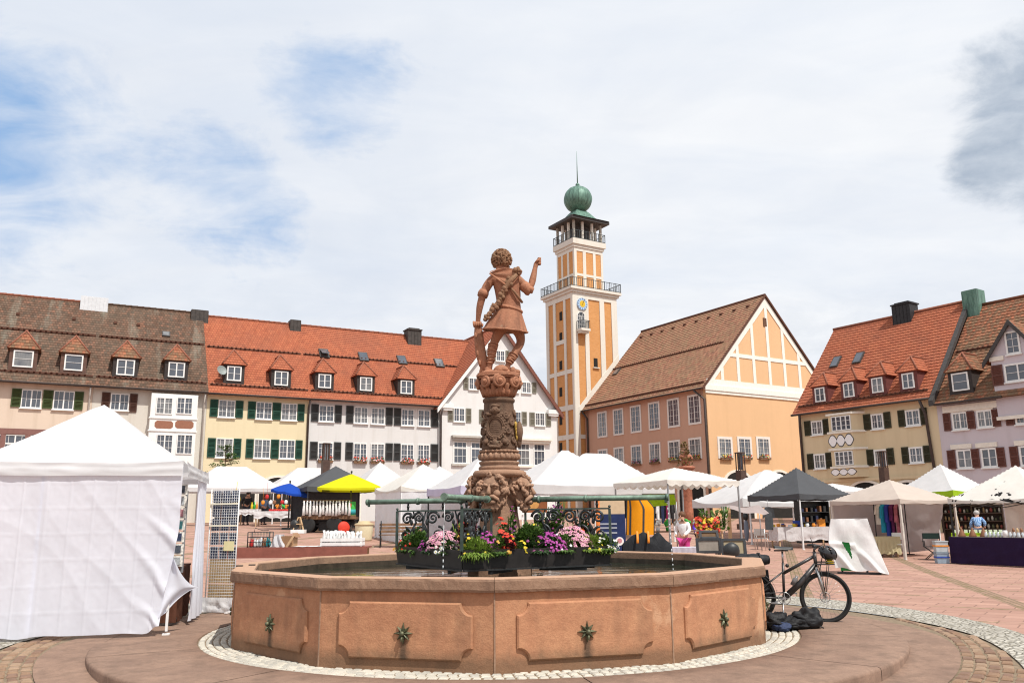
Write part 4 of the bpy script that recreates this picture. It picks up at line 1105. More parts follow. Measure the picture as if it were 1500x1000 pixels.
def roof_slope(mb, A, B, C, D, course=.26, lift=.026, u0=0):
    """tile courses from the eave A-B up to the ridge D-C"""
    A, B, C, D = map(Vector, (A, B, C, D)); n = max(2, int(round(((D - A).length + (C - B).length) / 2 / course)))
    nr = (B - A).cross(D - A).normalized()
    if nr.z < 0: nr = -nr
    for i in range(n):
        t0, t1 = i / n, (i + 1) / n
        a, b = A.lerp(D, t0), B.lerp(C, t0); c, d = B.lerp(C, t1), A.lerp(D, t1)
        la = (a - A).dot((B - A).normalized()) + u0; lb = la + (b - a).length; ld = (d - A).dot((B - A).normalized()) + u0; lc = ld + (c - d).length
        a2, b2 = a + nr * lift, b + nr * lift
        mb.quad(a2, b2, c + nr * .004, d + nr * .004, uv=[(la, i + .03), (lb, i + .03), (lc, i + .97), (ld, i + .97)])
        mb.quad(a - nr * .01, b - nr * .01, b2, a2, uv=[(la, i + .5)] * 2 + [(lb, i + .5)] * 2)
    return n

_win = {}
def win_mesh(w, h, cols, rows, mull=1, fw=.06, sill=True, arch=False, bar=.022, tr=None):
    key = (round(w, 2), round(h, 2), cols, rows, mull, fw, sill, tr)
    if key in _win: return _win[key]
    mb = MB(); x0, x1 = -w / 2, w / 2
    mb.box2((x0, -.06, 0), (x0 + fw, .0, h)); mb.box2((x1 - fw, -.06, 0), (x1, .0, h))
    mb.box2((x0 + fw, -.06, 0), (x1 - fw, .0, fw)); mb.box2((x0 + fw, -.06, h - fw), (x1 - fw, .0, h))
    nm = mull
    for k in range(nm):
        c = x0 + w * (k + 1) / (nm + 1); mb.box2((c - .038, -.054, fw), (c + .038, -.0, h - fw))
    if tr: mb.box2((x0 + fw, -.052, tr - .045), (x1 - fw, 0, tr + .045))
    seg = w / (nm + 1)
    for k in range(nm + 1):
        a, b = x0 + seg * k, x0 + seg * (k + 1)
        for j in range(1, cols): c = a + (b - a) * j / cols; mb.box2((c - bar / 2, -.04, fw), (c + bar / 2, -.005, h - fw))
    for j in range(1, rows):
        z = h * j / rows; mb.box2((x0 + fw, -.038, z - bar / 2), (x1 - fw, -.006, z + bar / 2))
    if sill: mb.box2((x0 - .06, -.14, -.07), (x1 + .06, -.001, -.005))
    pm = MB(); pm.quad((x0 + .03, -.014, .03), (x1 - .03, -.014, .03), (x1 - .03, -.014, h - .03), (x0 + .03, -.014, h - .03))
    _win[key] = [mb, pm, None, None]; return _win[key]
def window(par, x, z, w, h, cols=2, rows=3, mull=1, y=0, rz=0, frame=WHITE, pane=PANE, name='window', **kw):
    e = win_mesh(w, h, cols, rows, mull, **kw)
    key = (frame.name, pane.name)
    if e[2] is None: e[2] = {}
    if key not in e[2]:
        f = e[0].build(name, frame, par); f.location = (x, y, z); f.rotation_euler.z = rz
        p = e[1].build('pane', pane, f); e[2][key] = (f, p); return f
    f0, p0 = e[2][key]
    f = put(name, f0, par, (x, y, z), rz); put('pane', p0, f, (0, 0, 0)); return f
_sh = {}
def shutter(par, x, z, w, h, m, y=-.02, rz=0):
    key = (round(w, 2), round(h, 2), m.name)
    if key not in _sh:
        mb = MB(); X = w / 2
        mb.box2((-X, -.05, 0), (-X + .07, 0, h)); mb.box2((X - .07, -.05, 0), (X, 0, h))
        for a, b in ((0, .09), (h * .5 - .04, h * .5 + .04), (h - .08, h)): mb.box2((-X + .07, -.05, a), (X - .07, 0, b))
        z0 = .10
        while z0 < h - .1:
            mb.box((0, -.02, z0), (w - .14, .03, .06), rx=.6); z0 += .085
        mb.box2((-X + .07, -.012, .09), (X - .07, 0, h - .08))
        o = mb.build('shutter', m, par); o.location = (x, y, z); o.rotation_euler.z = rz; _sh[key] = o; return o
    return put('shutter', _sh[key], par, (x, y, z), rz)
def flower_box(par, x, z, w, seed, y=0, rz=0, m1=None, m2=None):
    rr = random.Random(seed); mb = MB(); mb.box((0, -.13, -.17), (w, .2, .18), taper=1.05)
    o = mb.build('flower_box', TIMBER, par); o.location = (x, y, z); o.rotation_euler.z = rz
    mb = MB()
    for i in range(70):
        p = Vector((rr.uniform(-w / 2, w / 2), rr.uniform(-.28, -.06), rr.uniform(-.16, .14))); leaf(mb, p, rdir(rr), .13, .05)
    mb.build('greenery', LG, o)
    for mm, n in ((m1 or RED, 14), (m2 or PINK, 8)):
        mb = MB()
        for i in range(n): blossom(mb, Vector((rr.uniform(-w / 2, w / 2), rr.uniform(-.32, -.12), rr.uniform(-.1, .2))), Vector((0, -1, .4)), .06)
        mb.build('blossoms', mm, o)
def downpipe(par, pts, m, r=.06, name='downpipe'):
    mb = MB(); mb.tube(pts, r, 8); return mb.build(name, m, par)
def gutter(par, x0, x1, y, z, m=GUTTER):
    mb = MB(); mb.tube([(x0, y, z), (x1, y, z)], .075, 8); return mb.build('gutter', m, par)

T_RED = tiles('red_roof_tiles', [(.32, .094, .05), (.365, .112, .057), (.395, .128, .065), (.345, .102, .053)], (.22, .085, .055), .45)
T_BROWN = tiles('brown_roof_tiles', [(.105, .06, .04), (.155, .09, .06), (.085, .058, .042), (.20, .10, .065), (.125, .085, .062)], (.12, .10, .075), .45, lichen=.55)
T_HALL = tiles('mottled_roof_tiles', [(.35, .155, .10), (.25, .13, .085), (.44, .22, .14), (.31, .20, .115), (.38, .175, .11)], (.25, .18, .11), .5)
T_RIGHT = tiles('weathered_roof_tiles', [(.30, .095, .05), (.17, .085, .05), (.20, .12, .07), (.36, .13, .07), (.15, .09, .055)], (.17, .13, .08), .5)
T_DORM = T_RED
RIDGE = simple('ridge_tiles', (.24, .09, .055), .85, .3, 6)
SNOW = simple('snow_guard_tiles', (.10, .045, .03), .9, .4, 8)
LEAD = simple('slate_cladding', (.055, .05, .048), .6, .3, 8)
COPPER = NT('copper_patina'); 
_f = COPPER.noise(2.0, 5, .7, COPPER.mapping(COPPER.tc(), (2.5, 2.5, .35))); _g = COPPER.noise(9, 4, .6)
COPPER = COPPER.done(COPPER.mix(COPPER.ramp(_f, [(.35, (.05, .085, .07)), (.5, (.11, .22, .17)), (.66, (.19, .33, .26))]), (.05, .09, .075), COPPER.math('MULTIPLY', _g, .4)), .55, None, .2, .4)

def snow_guard(par, pA, pB, nrm, m=SNOW):
    mb = MB(); A, B, nr = Vector(pA), Vector(pB), Vector(nrm); L = (B - A).length; d = (B - A).normalized()
    mb.bar(A + nr * .08, B + nr * .08, .07, .11)
    k = int(L / .32)
    for i in range(k): p = A + d * (i + .5) * .32; mb.bar(p + nr * .02, p + nr * .19, .11, .08)
    return mb.build('snow_guard', m, par)
def skylight(par, p, nr, up, w=.62, h=.95, opened=False):
    nr = Vector(nr).normalized(); up = Vector(up).normalized(); x = up.cross(nr).normalized(); p = Vector(p)
    mb = MB(); c = [p + x * (sx * w / 2) + up * (sy * h / 2) for sx, sy in ((-1, -1), (1, -1), (1, 1), (-1, 1))]
    mb.prism([q for q in c], nr * .12)
    o = mb.build('skylight', LEAD, par); mb = MB()
    c = [p + x * (sx * (w / 2 - .07)) + up * (sy * (h / 2 - .08)) + nr * .126 for sx, sy in ((-1, -1), (1, -1), (1, 1), (-1, 1))]
    if opened:
        c = [c[0] + nr * .35, c[1] + nr * .35, c[2], c[3]]
    mb.quad(*c); mb.build('pane', PANE, o)
def dormer(par, H, px, py, eave_y, eave_z, slope, tile, front, frame=WHITE, two=True, w=1.0, h=1.0, right=False, yy=None):
    """dormer whose window centre is seen at px,py; the front stands at depth yy behind the facade"""
    lo_, hi_ = -.5, 4.0
    for _ in range(40):
        yy = (lo_ + hi_) / 2
        if H.L(px, py, yy)[1] - h / 2 - .24 > eave_z + slope * (yy - eave_y): lo_ = yy
        else: hi_ = yy
    x, z = H.L(px, py, yy)
    W2 = w / 2 + .22; zb = z - h / 2 - .22; zt = z + h / 2 + .16
    back = lambda zz: eave_y + (zz - eave_z) / slope          # roof surface depth at height
    mb = MB()
    mb.quad((x - W2, yy, zb), (x + W2, yy, zb), (x + W2, yy, zt), (x - W2, yy, zt))
    for s in (-1, 1):
        X = x + s * W2
        mb.poly([(X, yy, zb), (X, yy, zt), (X, back(zt) + .1, zt), (X, back(zb) + .1, zb)])
    o = mb.build('dormer', front, par)
    window(o, x, z - h / 2, w, h, 1 if two else 1, 2, 1 if two else 0, y=yy, frame=frame, pane=PANE, fw=.085, sill=False)
    mb = MB(); oh = .14; za = zt - .06; zr = zt + W2 * 1.55; rb = back(zr) + .15; hipd = yy + .62
    # hipped front slope and two sides
    roof_slope(mb, (x - W2 - oh, yy - oh, za), (x + W2 + oh, yy - oh, za), (x + .02, hipd, zr), (x - .02, hipd, zr), .28, .03)
    roof_slope(mb, (x + W2 + oh, yy - oh, za), (x + W2 + oh, back(za) + .1, za), (x, rb, zr), (x, hipd, zr), .28, .03)
    roof_slope(mb, (x - W2 - oh, back(za) + .1, za), (x - W2 - oh, yy - oh, za), (x, hipd, zr), (x, rb, zr), .28, .03)
    mb.quad((x - W2 - oh, yy - oh, za - .01), (x - W2 - oh, back(za), za - .01), (x + W2 + oh, back(za), za - .01), (x + W2 + oh, yy - oh, za - .01))
    ro = mb.build('dormer_roof', tile, o)
    mb = MB()
    for s in (-1, 1): mb.tube([(x + s * (W2 + oh), yy - oh, za + .03), (x, hipd, zr + .05)], .06, 6)
    mb.tube([(x, hipd, zr + .05), (x, rb, zr + .04)], .07, 6); mb.build('hip_tiles', RIDGE, o)
    return x, z
def chimney(par, x, y, z0, z1, w, d, m, cap=True, name='chimney', taper=1.0):
    mb = MB(); mb.box((x, y, (z0 + z1) / 2), (w, d, z1 - z0), taper=taper)
    if cap: mb.box((x, y, z1 + .05), (w + .16, d + .16, .1)); mb.box((x, y, z1 + .16), (w * .8, d * .8, .1))
    k = int(w / .25)
    for i in range(k + 1): mb.box((x - w / 2 + w * i / max(1, k), y - d / 2 - .012, (z0 + z1) / 2), (.03, .03, z1 - z0 - .1))
    return mb.build(name, m, par)
def wall_box(par, x0, x1, y0, y1, z0, z1, m, name='wall'):
    mb = MB(); mb.box2((x0, y0, z0), (x1, y1, z1)); return mb.build(name, m, par)
def arch(par, x, z0, w, h, m=DARK, y=0, rz=0, trim=TRIM):
    """round headed opening: flat panel coloured as its inner shade, with a proud stone surround"""
    r = w / 2; n = 14; pts = [(-r, 0, 0), (r, 0, 0)] + [(r * cos(pi * i / n), 0, h - r * .75 + r * .75 * sin(pi * i / n)) for i in range(n + 1)]
    mb = MB(); mb.prism([(p[0], -.012, p[2]) for p in pts], (0, .01, 0)); o = mb.build('archway', m, par, (x, y, z0), rz)
    mb = MB()
    for i in range(n):
        a, b = pi * i / n, pi * (i + 1) / n
        q = lambda t, k: (r * k * cos(t), 0, h - r * .75 + r * .75 * k * sin(t))
        mb.prism([Vector(q(a, 1)) + Vector((0, -.06, 0)), Vector(q(b, 1)) + Vector((0, -.06, 0)), Vector(q(b, 1.16)) + Vector((0, -.06, 0)), Vector(q(a, 1.16)) + Vector((0, -.06, 0))], (0, .055, 0))
    for s in (-1, 1): mb.box((s * r * 1.08, -.03, (h - r * .75) / 2), (r * .16, .06, h - r * .75))
    mb.build('arch_surround', trim, o)
    return o

# ---------------------------------------------------------- left hand row
RZA = radians(27.98)
PA = at(470, 672, 61)
REF = House(None, '', '', PA, RZA)
YR = 5.3
EZ = REF.L(470, 585, -.5)[1]; RZ_ = REF.L(470, 479.5, YR)[1]
RZ_B = REF.L(140, 444.5, YR)[1]; EZB = REF.L(150, 566, -.5)[1]
bx = [REF.L(-70, 600)[0], REF.L(134, 600)[0], REF.L(302.5, 600)[0], REF.L(452.5, 600)[0], REF.L(643.5, 600)[0]]
SL = (RZ_ - EZ) / (YR + .5)
GB = gz(PA.x, PA.y) - 2
P_PINK = plaster('peach_plaster', (.64, .53, .43)); P_CREAM = plaster('cream_plaster', (.61, .58, .52)); P_YEL = plaster('pale_yellow_plaster', (.70, .61, .41), .12); P_GREY = plaster('pale_grey_plaster', (.63, .625, .615), .2); P_WHITE = plaster('white_plaster', (.70, .70, .69), .15)
SH_G1 = simple('moss_green_shutter', (.045, .065, .02), .6, .15); SH_G2 = simple('dark_green_shutter', (.015, .06, .04), .6, .15); SH_BR = simple('brown_shutter', (.075, .035, .025), .6, .15); SH_BK = simple('charcoal_shutter', (.04, .042, .042), .6, .15); SH_GR = simple('olive_grey_shutter', (.20, .19, .15), .6, .1)
LABA = ['peach row house with moss green shutters and brown roof at the left edge', 'cream row house with a white two storey bay window and brown tiled roof', 'pale yellow row house with dark green shutters and a red tiled roof', 'pale grey row house with charcoal shutters and window boxes under a red roof']
HA = []
for i in range(4):
    x0, x1 = bx[i], bx[i + 1]
    H = House('row_house', LABA[i], 'house', PA, RZA, 'row houses along the left of the square'); HA.append(H); r = H.root
    wm = (P_PINK, P_CREAM, P_YEL, P_GREY)[i]; tm = T_BROWN if i < 2 else T_RED
    wall_box(r, x0 + .005, x1 - .005, 0, 10.2, GB, EZ + .12, wm)
    ez, rz_ = (EZB, RZ_B) if i < 2 else (EZ, RZ_)
    xr = x1 + (5.2 if i == 3 else 0)
    mb = MB(); n = roof_slope(mb, (x0, -.5, ez), (x1, -.5, ez), (xr, YR, rz_), (x0, YR, rz_), u0=x0)
    mb.quad((x0, -.5, ez - .03), (x1, -.5, ez - .03), (x1, .2, ez + .0), (x0, .2, ez + .0))
    mb.quad((xr, YR, rz_), (x1, 11, EZ), (x0, 11, EZ), (x0, YR, rz_))
    ro = mb.build('roof', tm, r)
    mb = MB(); k = int((xr - x0) / .4)
    for j in range(k): mb.tube([(x0 + (xr - x0) * j / k, YR, rz_ + .02), (x0 + (xr - x0) * (j + 1) / k + .03, YR, rz_ + .05)], .10, 7)
    mb.build('ridge_tiles', T_BROWN if i == 1 else RIDGE, ro)
    gutter(r, x0 + .02, x1 - .02, -.56, ez - .01)
    sl = (rz_ - ez) / (YR + .5); nr = Vector((0, -sl, 1)).normalized(); ppt = lambda x, t: Vector((x, -.5 + (YR + .5) * t, ez + (rz_ - ez) * t))
    for t in (.10, .575): snow_guard(ro, ppt(x0 + .1, t), ppt(x1 + (4.9 * t if i == 3 else -.1), t), nr)
def wz(H, px, py0, py1, yo=0):
    x, a = H.L(px, py0, yo); _, b = H.L(px, py1, yo); return x, b, a - b
# peach house
H = HA[0]; r = H.root
for (a, b) in ((32.5, 62.5), (79.5, 110)):
    x, z, h = wz(H, (a + b) / 2, 570.6 + (a - 32) * .04, 597.5 + (a - 32) * .05); w = H.L(b, 590)[0] - H.L(a, 590)[0]; window(r, x, z, w, h, 2, 2, 1)
for a, b in ((17.5, 33.5), (63.5, 79.5), (109.5, 124)):
    x, z, h = wz(H, (a + b) / 2, 569 + (a - 18) * .05, 596 + (a - 18) * .05); w = H.L(b, 590)[0] - H.L(a, 590)[0]; shutter(r, x, z, w - .05, h, SH_G1)
MARO = simple('maroon_trim', (.20, .10, .085), .7, .12)
x0, z0 = H.L(-60, 627); x1, _ = H.L(100, 632); zt = H.L(50, 628.5)[1]
mb = MB(); mb.box2((x0, -.10, zt - .35), (x1, -.0, zt)); mb.box2((x0, -.10, zt - 2.3), (x1, 0, zt - 2.1))
for px in (-62, -28, 3.5, 39.5, 75.5, 100): x = H.L(px, 650)[0]; mb.box2((x - .14, -.09, zt - 2.1), (x + .14, 0, zt - .35))
mb.build('window_surround', MARO, r)
for px in (-45, -12, 21.5, 57.5, 88): x = H.L(px, 650)[0]; window(r, x, zt - 2.08, 1.42, 1.7, 2, 2, 1, tr=1.15, sill=False)
downpipe(r, [(bx[1] - .18, -.5, EZB - .1), (bx[1] - .18, -.12, EZB - .6), (bx[1] - .18, -.12, GB)], PIPEM)
DF1 = simple('reddish_cladding', (.11, .06, .045), .7, .2); DF2 = simple('dark_cladding', (.035, .028, .026), .7, .2)
SLB = (RZ_B - EZB) / (YR + .5); yyb = .55
dormer(r, H, 34, 525.5, -.5, EZB, SLB, T_RIGHT, DF1, two=False, yy=yyb, w=1.12, h=1.08); dormer(r, H, 108, 531, -.5, EZB, SLB, T_RIGHT, DF1, two=False, yy=yyb, w=1.08, h=1.05)
ZL = simple('zinc_clad', (.62, .64, .66), .45, .08, metal=.2)
x, zc0 = H.L(137, 456, YR - .4); zc1 = H.L(137, 435.5, YR - .4)[1]; x = min(x, bx[1] - .1); chimney(r, x, YR - .1, zc0 - .8, zc1, 1.75, 1.0, ZL, False)
# cream house with the bay
H = HA[1]; r = H.root
x, z, h = wz(H, 176.5, 576.5, 601); window(r, x, z, H.L(190, 590)[0] - H.L(163, 590)[0], h, 2, 2, 1)
for a, b in ((149.5, 162.5), (190.5, 202.5)):
    x, z, h = wz(H, (a + b) / 2, 574.5 + (a - 150) * .055, 602 + (a - 150) * .04); shutter(r, x, z, H.L(b, 590)[0] - H.L(a, 590)[0] - .03, h, SH_BR)
yb = -.55
xb0, zb1 = H.L(222.5, 575, yb); xb1, _ = H.L(290.5, 580, yb); zb0 = H.L(255, 700, yb)[1]; zb1 = H.L(255, 577, yb)[1]
bay = wall_box(r, xb0, xb1, yb, .02, zb0, zb1, WHITE, 'bay_window')
mb = MB(); 
for z in (H.L(255, 612.5, yb)[1], H.L(255, 631, yb)[1]): mb.box2((xb0 - .06, yb - .06, z - .05), (xb1 + .06, 0.0, z + .05))
mb.build('bay_moulding', WHITE, bay)
PANB = simple('brown_panel', (.27, .12, .075), .7, .1)
for a, b in ((227, 254), (257, 284)):
    x, z, h = wz(H, (a + b) / 2, 616, 627.5, yb); w = H.L(b, 620, yb)[0] - H.L(a, 620, yb)[0]
    mb = MB(); W2, H2 = w / 2, h / 2; q = .13
    mb.prism([(sx * (W2 - ex), -.012, sz * (H2 - ez)) for sx, sz, ex, ez in ((-1, -1, q, 0), (1, -1, q, 0), (1, -1, 0, q), (1, 1, 0, q), (1, 1, q, 0), (-1, 1, q, 0), (-1, 1, 0, q), (-1, -1, 0, q))], (0, .011, 0)); mb.build('bay_panel', PANB, bay, (x, yb, z + H2))
for a, b in ((229.5, 254), (259.5, 283)):
    x, z, h = wz(H, (a + b) / 2, 582, 606.5, yb); w = H.L(b, 620, yb)[0] - H.L(a, 620, yb)[0]; window(bay, x, z, w, h, 2, 3, 1, y=yb, sill=False)
    x, z, h = wz(H, (a + b) / 2, 636, 665, yb); window(bay, x, z, w, h, 2, 3, 1, y=yb, sill=False)
dormer(r, H, 184, 538, -.5, EZB, SLB, T_RIGHT, DF2, yy=yyb, w=1.1, h=1.08); dormer(r, H, 258.5, 541.5, -.5, EZB, SLB, T_RIGHT, DF2, yy=yyb, w=1.06, h=1.05)
downpipe(r, [(bx[2] - .2, -.5, EZ - .1), (bx[2] - .2, -.12, EZ - .6), (bx[2] - .2, -.12, GB)], PIPEM)
x, _ = H.L(244, 480, 3.4); skylight(r, (x, 3.4, EZB + SLB * 3.9), (0, -SLB, 1), (0, 1, SLB), .55, .55)
mb = MB()
for px, py in ((27, 455), (109, 462), (169.5, 467.5), (203, 471)):
    y = 3.9; x = H.L(px, py, y)[0]; mb.box((x, y, EZB + SLB * (y + .5) + .06), (.22, .25, .16))
mb.build('vent_tile', SNOW, r)
# yellow house
H = HA[2]; r = H.root
def row(H, r, wins, shs, y0, y1, slope, sm_, mull=1, cols=2, rows=3, ref=300, shdy=(0, 0), fb=None):
    for i, (a, b) in enumerate(wins):
        c = (a + b) / 2; x, z, h = wz(H, c, y0 + (c - ref) * slope[0], y1 + (c - ref) * slope[1]); w = H.L(b, y1)[0] - H.L(a, y1)[0]
        window(r, x, z, w, h, cols, rows, mull)
        if fb: flower_box(r, x, z, w * .95, int(a) + fb)
    for a, b in shs:
        c = (a + b) / 2; x, z, h = wz(H, c, y0 + shdy[0] + (c - ref) * slope[0], y1 + shdy[1] + (c - ref) * slope[1]); w = H.L(b, y1)[0] - H.L(a, y1)[0]
        shutter(r, x, z, w - .02, h, sm_)
row(H, r, ((320.5, 345), (375.5, 399), (412.5, 435.5)), ((308, 320), (345.5, 357), (363.5, 375), (399.5, 412), (436, 446.5)), 584, 609.5, (.055, .05), SH_G2)
row(H, r, ((317, 342), (372.5, 396.5), (409.5, 432.5)), ((304.5, 316.5), (342.5, 354), (360.5, 372), (397, 409), (433, 443.5)), 641, 669.5, (.025, .018), SH_G2)
YYA = .45
for px, py in ((343, 547), (412, 554)): dormer(r, H, px, py, -.5, EZ, SL, T_RED, DF2, yy=YYA, w=.98, h=1.05)
def chim(H, r, pxa, pxb, py0, py1, y, m, d=.9, cap=False):
    xa, z1 = H.L(pxa, py1, y - d / 2); xb, z0 = H.L(pxb, py0, y - d / 2); chimney(r, (xa + xb) / 2, y, z0 - .9, z1, xb - xa, d, m, cap)
CHD = simple('weathered_cladding', (.055, .048, .044), .7, .35, 4)
chim(H, r, 281, 304.5, 471, 452.5, YR - .1, CHD, 1.0); chim(H, r, 426, 440.5, 480, 467.5, YR - .1, CHD, .9)
mb = MB(); x, z = H.L(324, 543, .0)
for i in range(8):
    pass
mb.lathe([(.03, 0), (.2, .02), (.33, .08), (.36, .12), (.33, .10), (.2, .045), (.03, .03)], 18); o = mb.build('satellite_dish', simple('dish_grey', (.22, .25, .24), .5, .1), r, (x, .0, z)); o.rotation_euler = (radians(70), 0, radians(20))
mb = MB(); mb.tube([(x + .05, .05, z), (x + .05, .35, z - .5), (x + .1, .6, z - .6)], .03, 6); mb.build('dish_arm', GREYM, r)
downpipe(r, [(bx[3] - .05, -.5, EZ - .1), (bx[3] - .05, -.12, EZ - .6), (bx[3] - .05, -.12, GB)], BROWNM, .075)
arch(r, H.L(407, 720)[0], 1.2, 2.6, H.L(407, 699)[1] - 1.2); arch(r, H.L(345, 720)[0], 1.2, 2.6, H.L(345, 699)[1] - 1.2)
# grey house
H = HA[3]; r = H.root
row(H, r, ((467.5, 489.5), (519, 539), (544, 563.5), (588, 606.5), (612, 629.8)), ((456, 467), (490.5, 501), (507, 518), (565, 575.5), (577, 587.5), (631, 642)), 593.5, 617.5, (.048, .048), SH_BK, ref=478, shdy=(-1, .5))
row(H, r, ((466, 488), (518, 537.5), (543, 563), (587, 606), (611.5, 629)), ((454, 465.5), (489, 500), (506, 517), (564.5, 575.5), (576.5, 586.5), (630.5, 641.5)), 648, 672.5, (.02, .018), SH_BK, ref=478, shdy=(-1, .5), fb=9)
for px, py in ((475.5, 558), (536, 562.3), (595, 567)): dormer(r, H, px, py, -.5, EZ, SL, T_RED, DF2, yy=YYA, w=.96, h=1.05)
for j, (px, py) in enumerate(((474.5, 517), (532, 522), (588.5, 526.5), (643, 526))):
    y = 3.0; x = H.L(px, py, y)[0]; t = EZ + SL * (y + .5); skylight(r, (x, y, t + .03), (0, -SL, 1), (0, 1, SL), .75, 1.05, opened=(j == 0))
chim(H, r, 598, 617, 500, 482.5, YR - .3, CHD, 1.0, True)
arch(r, H.L(500, 720)[0], 1.2, 2.6, H.L(500, 702)[1] - 1.2); arch(r, H.L(580, 720)[0], 1.2, 2.6, H.L(580, 705)[1] - 1.2)

# ---------------------------------------------------------- white gabled house
PW = REF.W(bx[4] + .05, -.25)
HW = House('gabled_house', 'white house with a tall front gable and grey shutters behind the statue', 'house', PW, RZA); r = HW.root
WL = 0; WR = HW.L(815.5, 620)[0]; WC = (WL + WR) / 2; zE = (HW.L(652, 590)[1] + HW.L(808, 600)[1]) / 2 + .15; zA = HW.L(732, 476)[1]
mb = MB(); mb.prism([(WL, 0, GB), (WR, 0, GB), (WR, 0, zE), (WC, 0, zA - .15), (WL, 0, zE)], (0, 13, 0)); mb.build('wall', P_WHITE, r)
mb = MB(); sg = (zA - zE) / (WC - WL); ox = .55
for s in (1, -1):
    e0 = WC - s * (WC - WL + ox); ez = zE - ox * sg + .02
    if s == 1: roof_slope(mb, (e0, 13.3, ez), (e0, -.38, ez), (WC, -.38, zA), (WC, 13.3, zA))
    else: roof_slope(mb, (e0, -.38, ez), (e0, 13.3, ez), (WC, 13.3, zA), (WC, -.38, zA))
rw = mb.build('roof', T_RED, r)
FASC = simple('red_brown_fascia', (.17, .065, .045), .7, .15)
for s, m in ((1, WHITE), (-1, FASC)):
    e0 = WC - s * (WC - WL + ox - .1); mb = MB()
    nrm = .22 if s == 1 else .16
    mb.prism([(e0, -.40, zE - (ox - .1) * sg - .02), (WC, -.40, zA - .02), (WC, -.40, zA - .42), (e0, -.40, zE - (ox - .1) * sg - .40)], (0, .14, 0)); mb.build('verge_board', m, rw)
for x0, x1 in ((WL - .15, WL + .95), (WR - .95, WR + .15)):
    mb = MB(); mb.box2((x0, -.32, zE - .55), (x1, 0.1, zE - .2)); mb.box2((x0 + .08, -.25, zE - .72), (x1 - .08, .0, zE - .55)); mb.build('eave_return', WHITE, r)
mb = MB(); mb.tube([(WC, -.4, zA + .03), (WC, 13.3, zA + .03)], .11, 7); mb.build('ridge_tiles', RIDGE, rw)
def ww(a, b, y0, y1, cols=2, rows=2, mull=1, **k):
    x, z, h = wz(HW, (a + b) / 2, y0, y1); window(r, x, z, HW.L(b, y1)[0] - HW.L(a, y1)[0], h, cols, rows, mull, pane=PANE, **k); return x
def ws(a, b, y0, y1):
    x, z, h = wz(HW, (a + b) / 2, y0, y1); shutter(r, x, z, HW.L(b, y1)[0] - HW.L(a, y1)[0], h, SH_GR)
ww(726.5, 739, 513.5, 529); ws(740.5, 745.5, 513.5, 529); ws(720, 725.5, 513, 528)
ww(686.5, 700.5, 553.5, 570.5); ws(678.8, 685.5, 552.5, 570); ww(764, 777.5, 559.5, 575.5); ws(779, 785.2, 560, 576); ww(746, 759, 558.5, 574.5); ww(709, 723, 555.5, 572)
ww(664.3, 680.5, 597.5, 617.5); ws(656, 663.5, 597, 616.8); ws(682.3, 690, 598, 618.5); ws(701.6, 708, 599.5, 619.5); ww(709.5, 725, 600.5, 620); ww(746.5, 763, 602.8, 622); ws(764, 771.2, 603, 622.5); ws(775.3, 782.5, 603.8, 623.2); ww(783.3, 797.5, 604.5, 623.5); ws(799, 806.5, 605, 624.2)
for a, b, y in ((663.5, 684, 646), (689, 709, 647), (757, 776, 648.8), (780.8, 798, 649.5)):
    ww(a, b, y, y + 33, 3, 3, 0, tr=1.25, sill=False, fw=.1)
for a, b, y in ((660.5, 712, 637.5), (754, 806, 641.5)):
    xa, z = HW.L(a, y); xb, _ = HW.L(b, y); mb = MB(); mb.box2((xa, -.42, z - .16), (xb, 0, z)); mb.box2((xa + .12, -.28, z - .38), (xb - .12, 0, z - .16)); mb.box2((xa + .05, -.16, z - 2.35), (xb - .05, 0, z - 2.2)); mb.build('window_hood', simple('hood_stone', (.42, .40, .36), .8, .15) if a < 700 else TRIM, r)
downpipe(r, [(-.02, -.4, EZ - .2), (-.06, -.15, EZ - .7), (-.06, -.15, GB)], BROWNM, .07)
# ---------------------------------------------------------- town hall and its tower
RZB = radians(121.24 - 180)
PT = at(1038, 640, 70.7)
TH = House('town_hall', 'orange plastered town hall with a mottled tiled roof and white latticed gable', 'town hall', PT, RZB); r = TH.root
LX = TH.L(857, 620)[0]; GW = TH.G(1181, 620)[0]
GT = gz(PT.x, PT.y) - 2.5
gc = TH.G(1119.5, 440)[0]; GW = 2 * gc; zEv = TH.L(950, 583, -.5)[1]; zGc = TH.G(1110, 571)[1]; zAp = TH.G(1120, 433)[1]; gc = TH.G(1119.5, 440)[0]
P_OR = plaster('orange_plaster', (.70, .45, .255), .08); P_OR_SHADE = plaster('shaded_orange_plaster', (.53, .325, .235), .1)  # second one is the orange darkened for the shaded long side
zw = zEv + .35
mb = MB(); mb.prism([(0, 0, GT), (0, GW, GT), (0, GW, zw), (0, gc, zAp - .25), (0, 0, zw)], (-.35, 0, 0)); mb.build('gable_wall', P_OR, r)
wall_box(r, LX + .02, -.352, .0, GW, GT, zw - .02, P_OR_SHADE, 'wall')
mb = MB(); sT = (zAp - zEv) / (gc + .5)
roof_slope(mb, (LX, -.5, zEv), (.12, -.5, zEv), (.12, gc, zAp), (LX, gc, zAp), .32, .045, 0)
e2 = GW + .5; mb2y = zAp - sT * (e2 - gc)
roof_slope(mb, (.12, e2, mb2y), (LX, e2, mb2y), (LX, gc, zAp), (.12, gc, zAp), .32, .045)
mb.quad((LX, -.5, zEv - .02), (.12, -.5, zEv - .02), (.12, .05, zEv + .05), (LX, .05, zEv + .05))
rt = mb.build('roof', T_HALL, r)
nr = Vector((0, -sT, 1)).normalized(); pt = lambda x, t: Vector((x, -.5 + (gc + .5) * t, zEv + (zAp - zEv) * t))
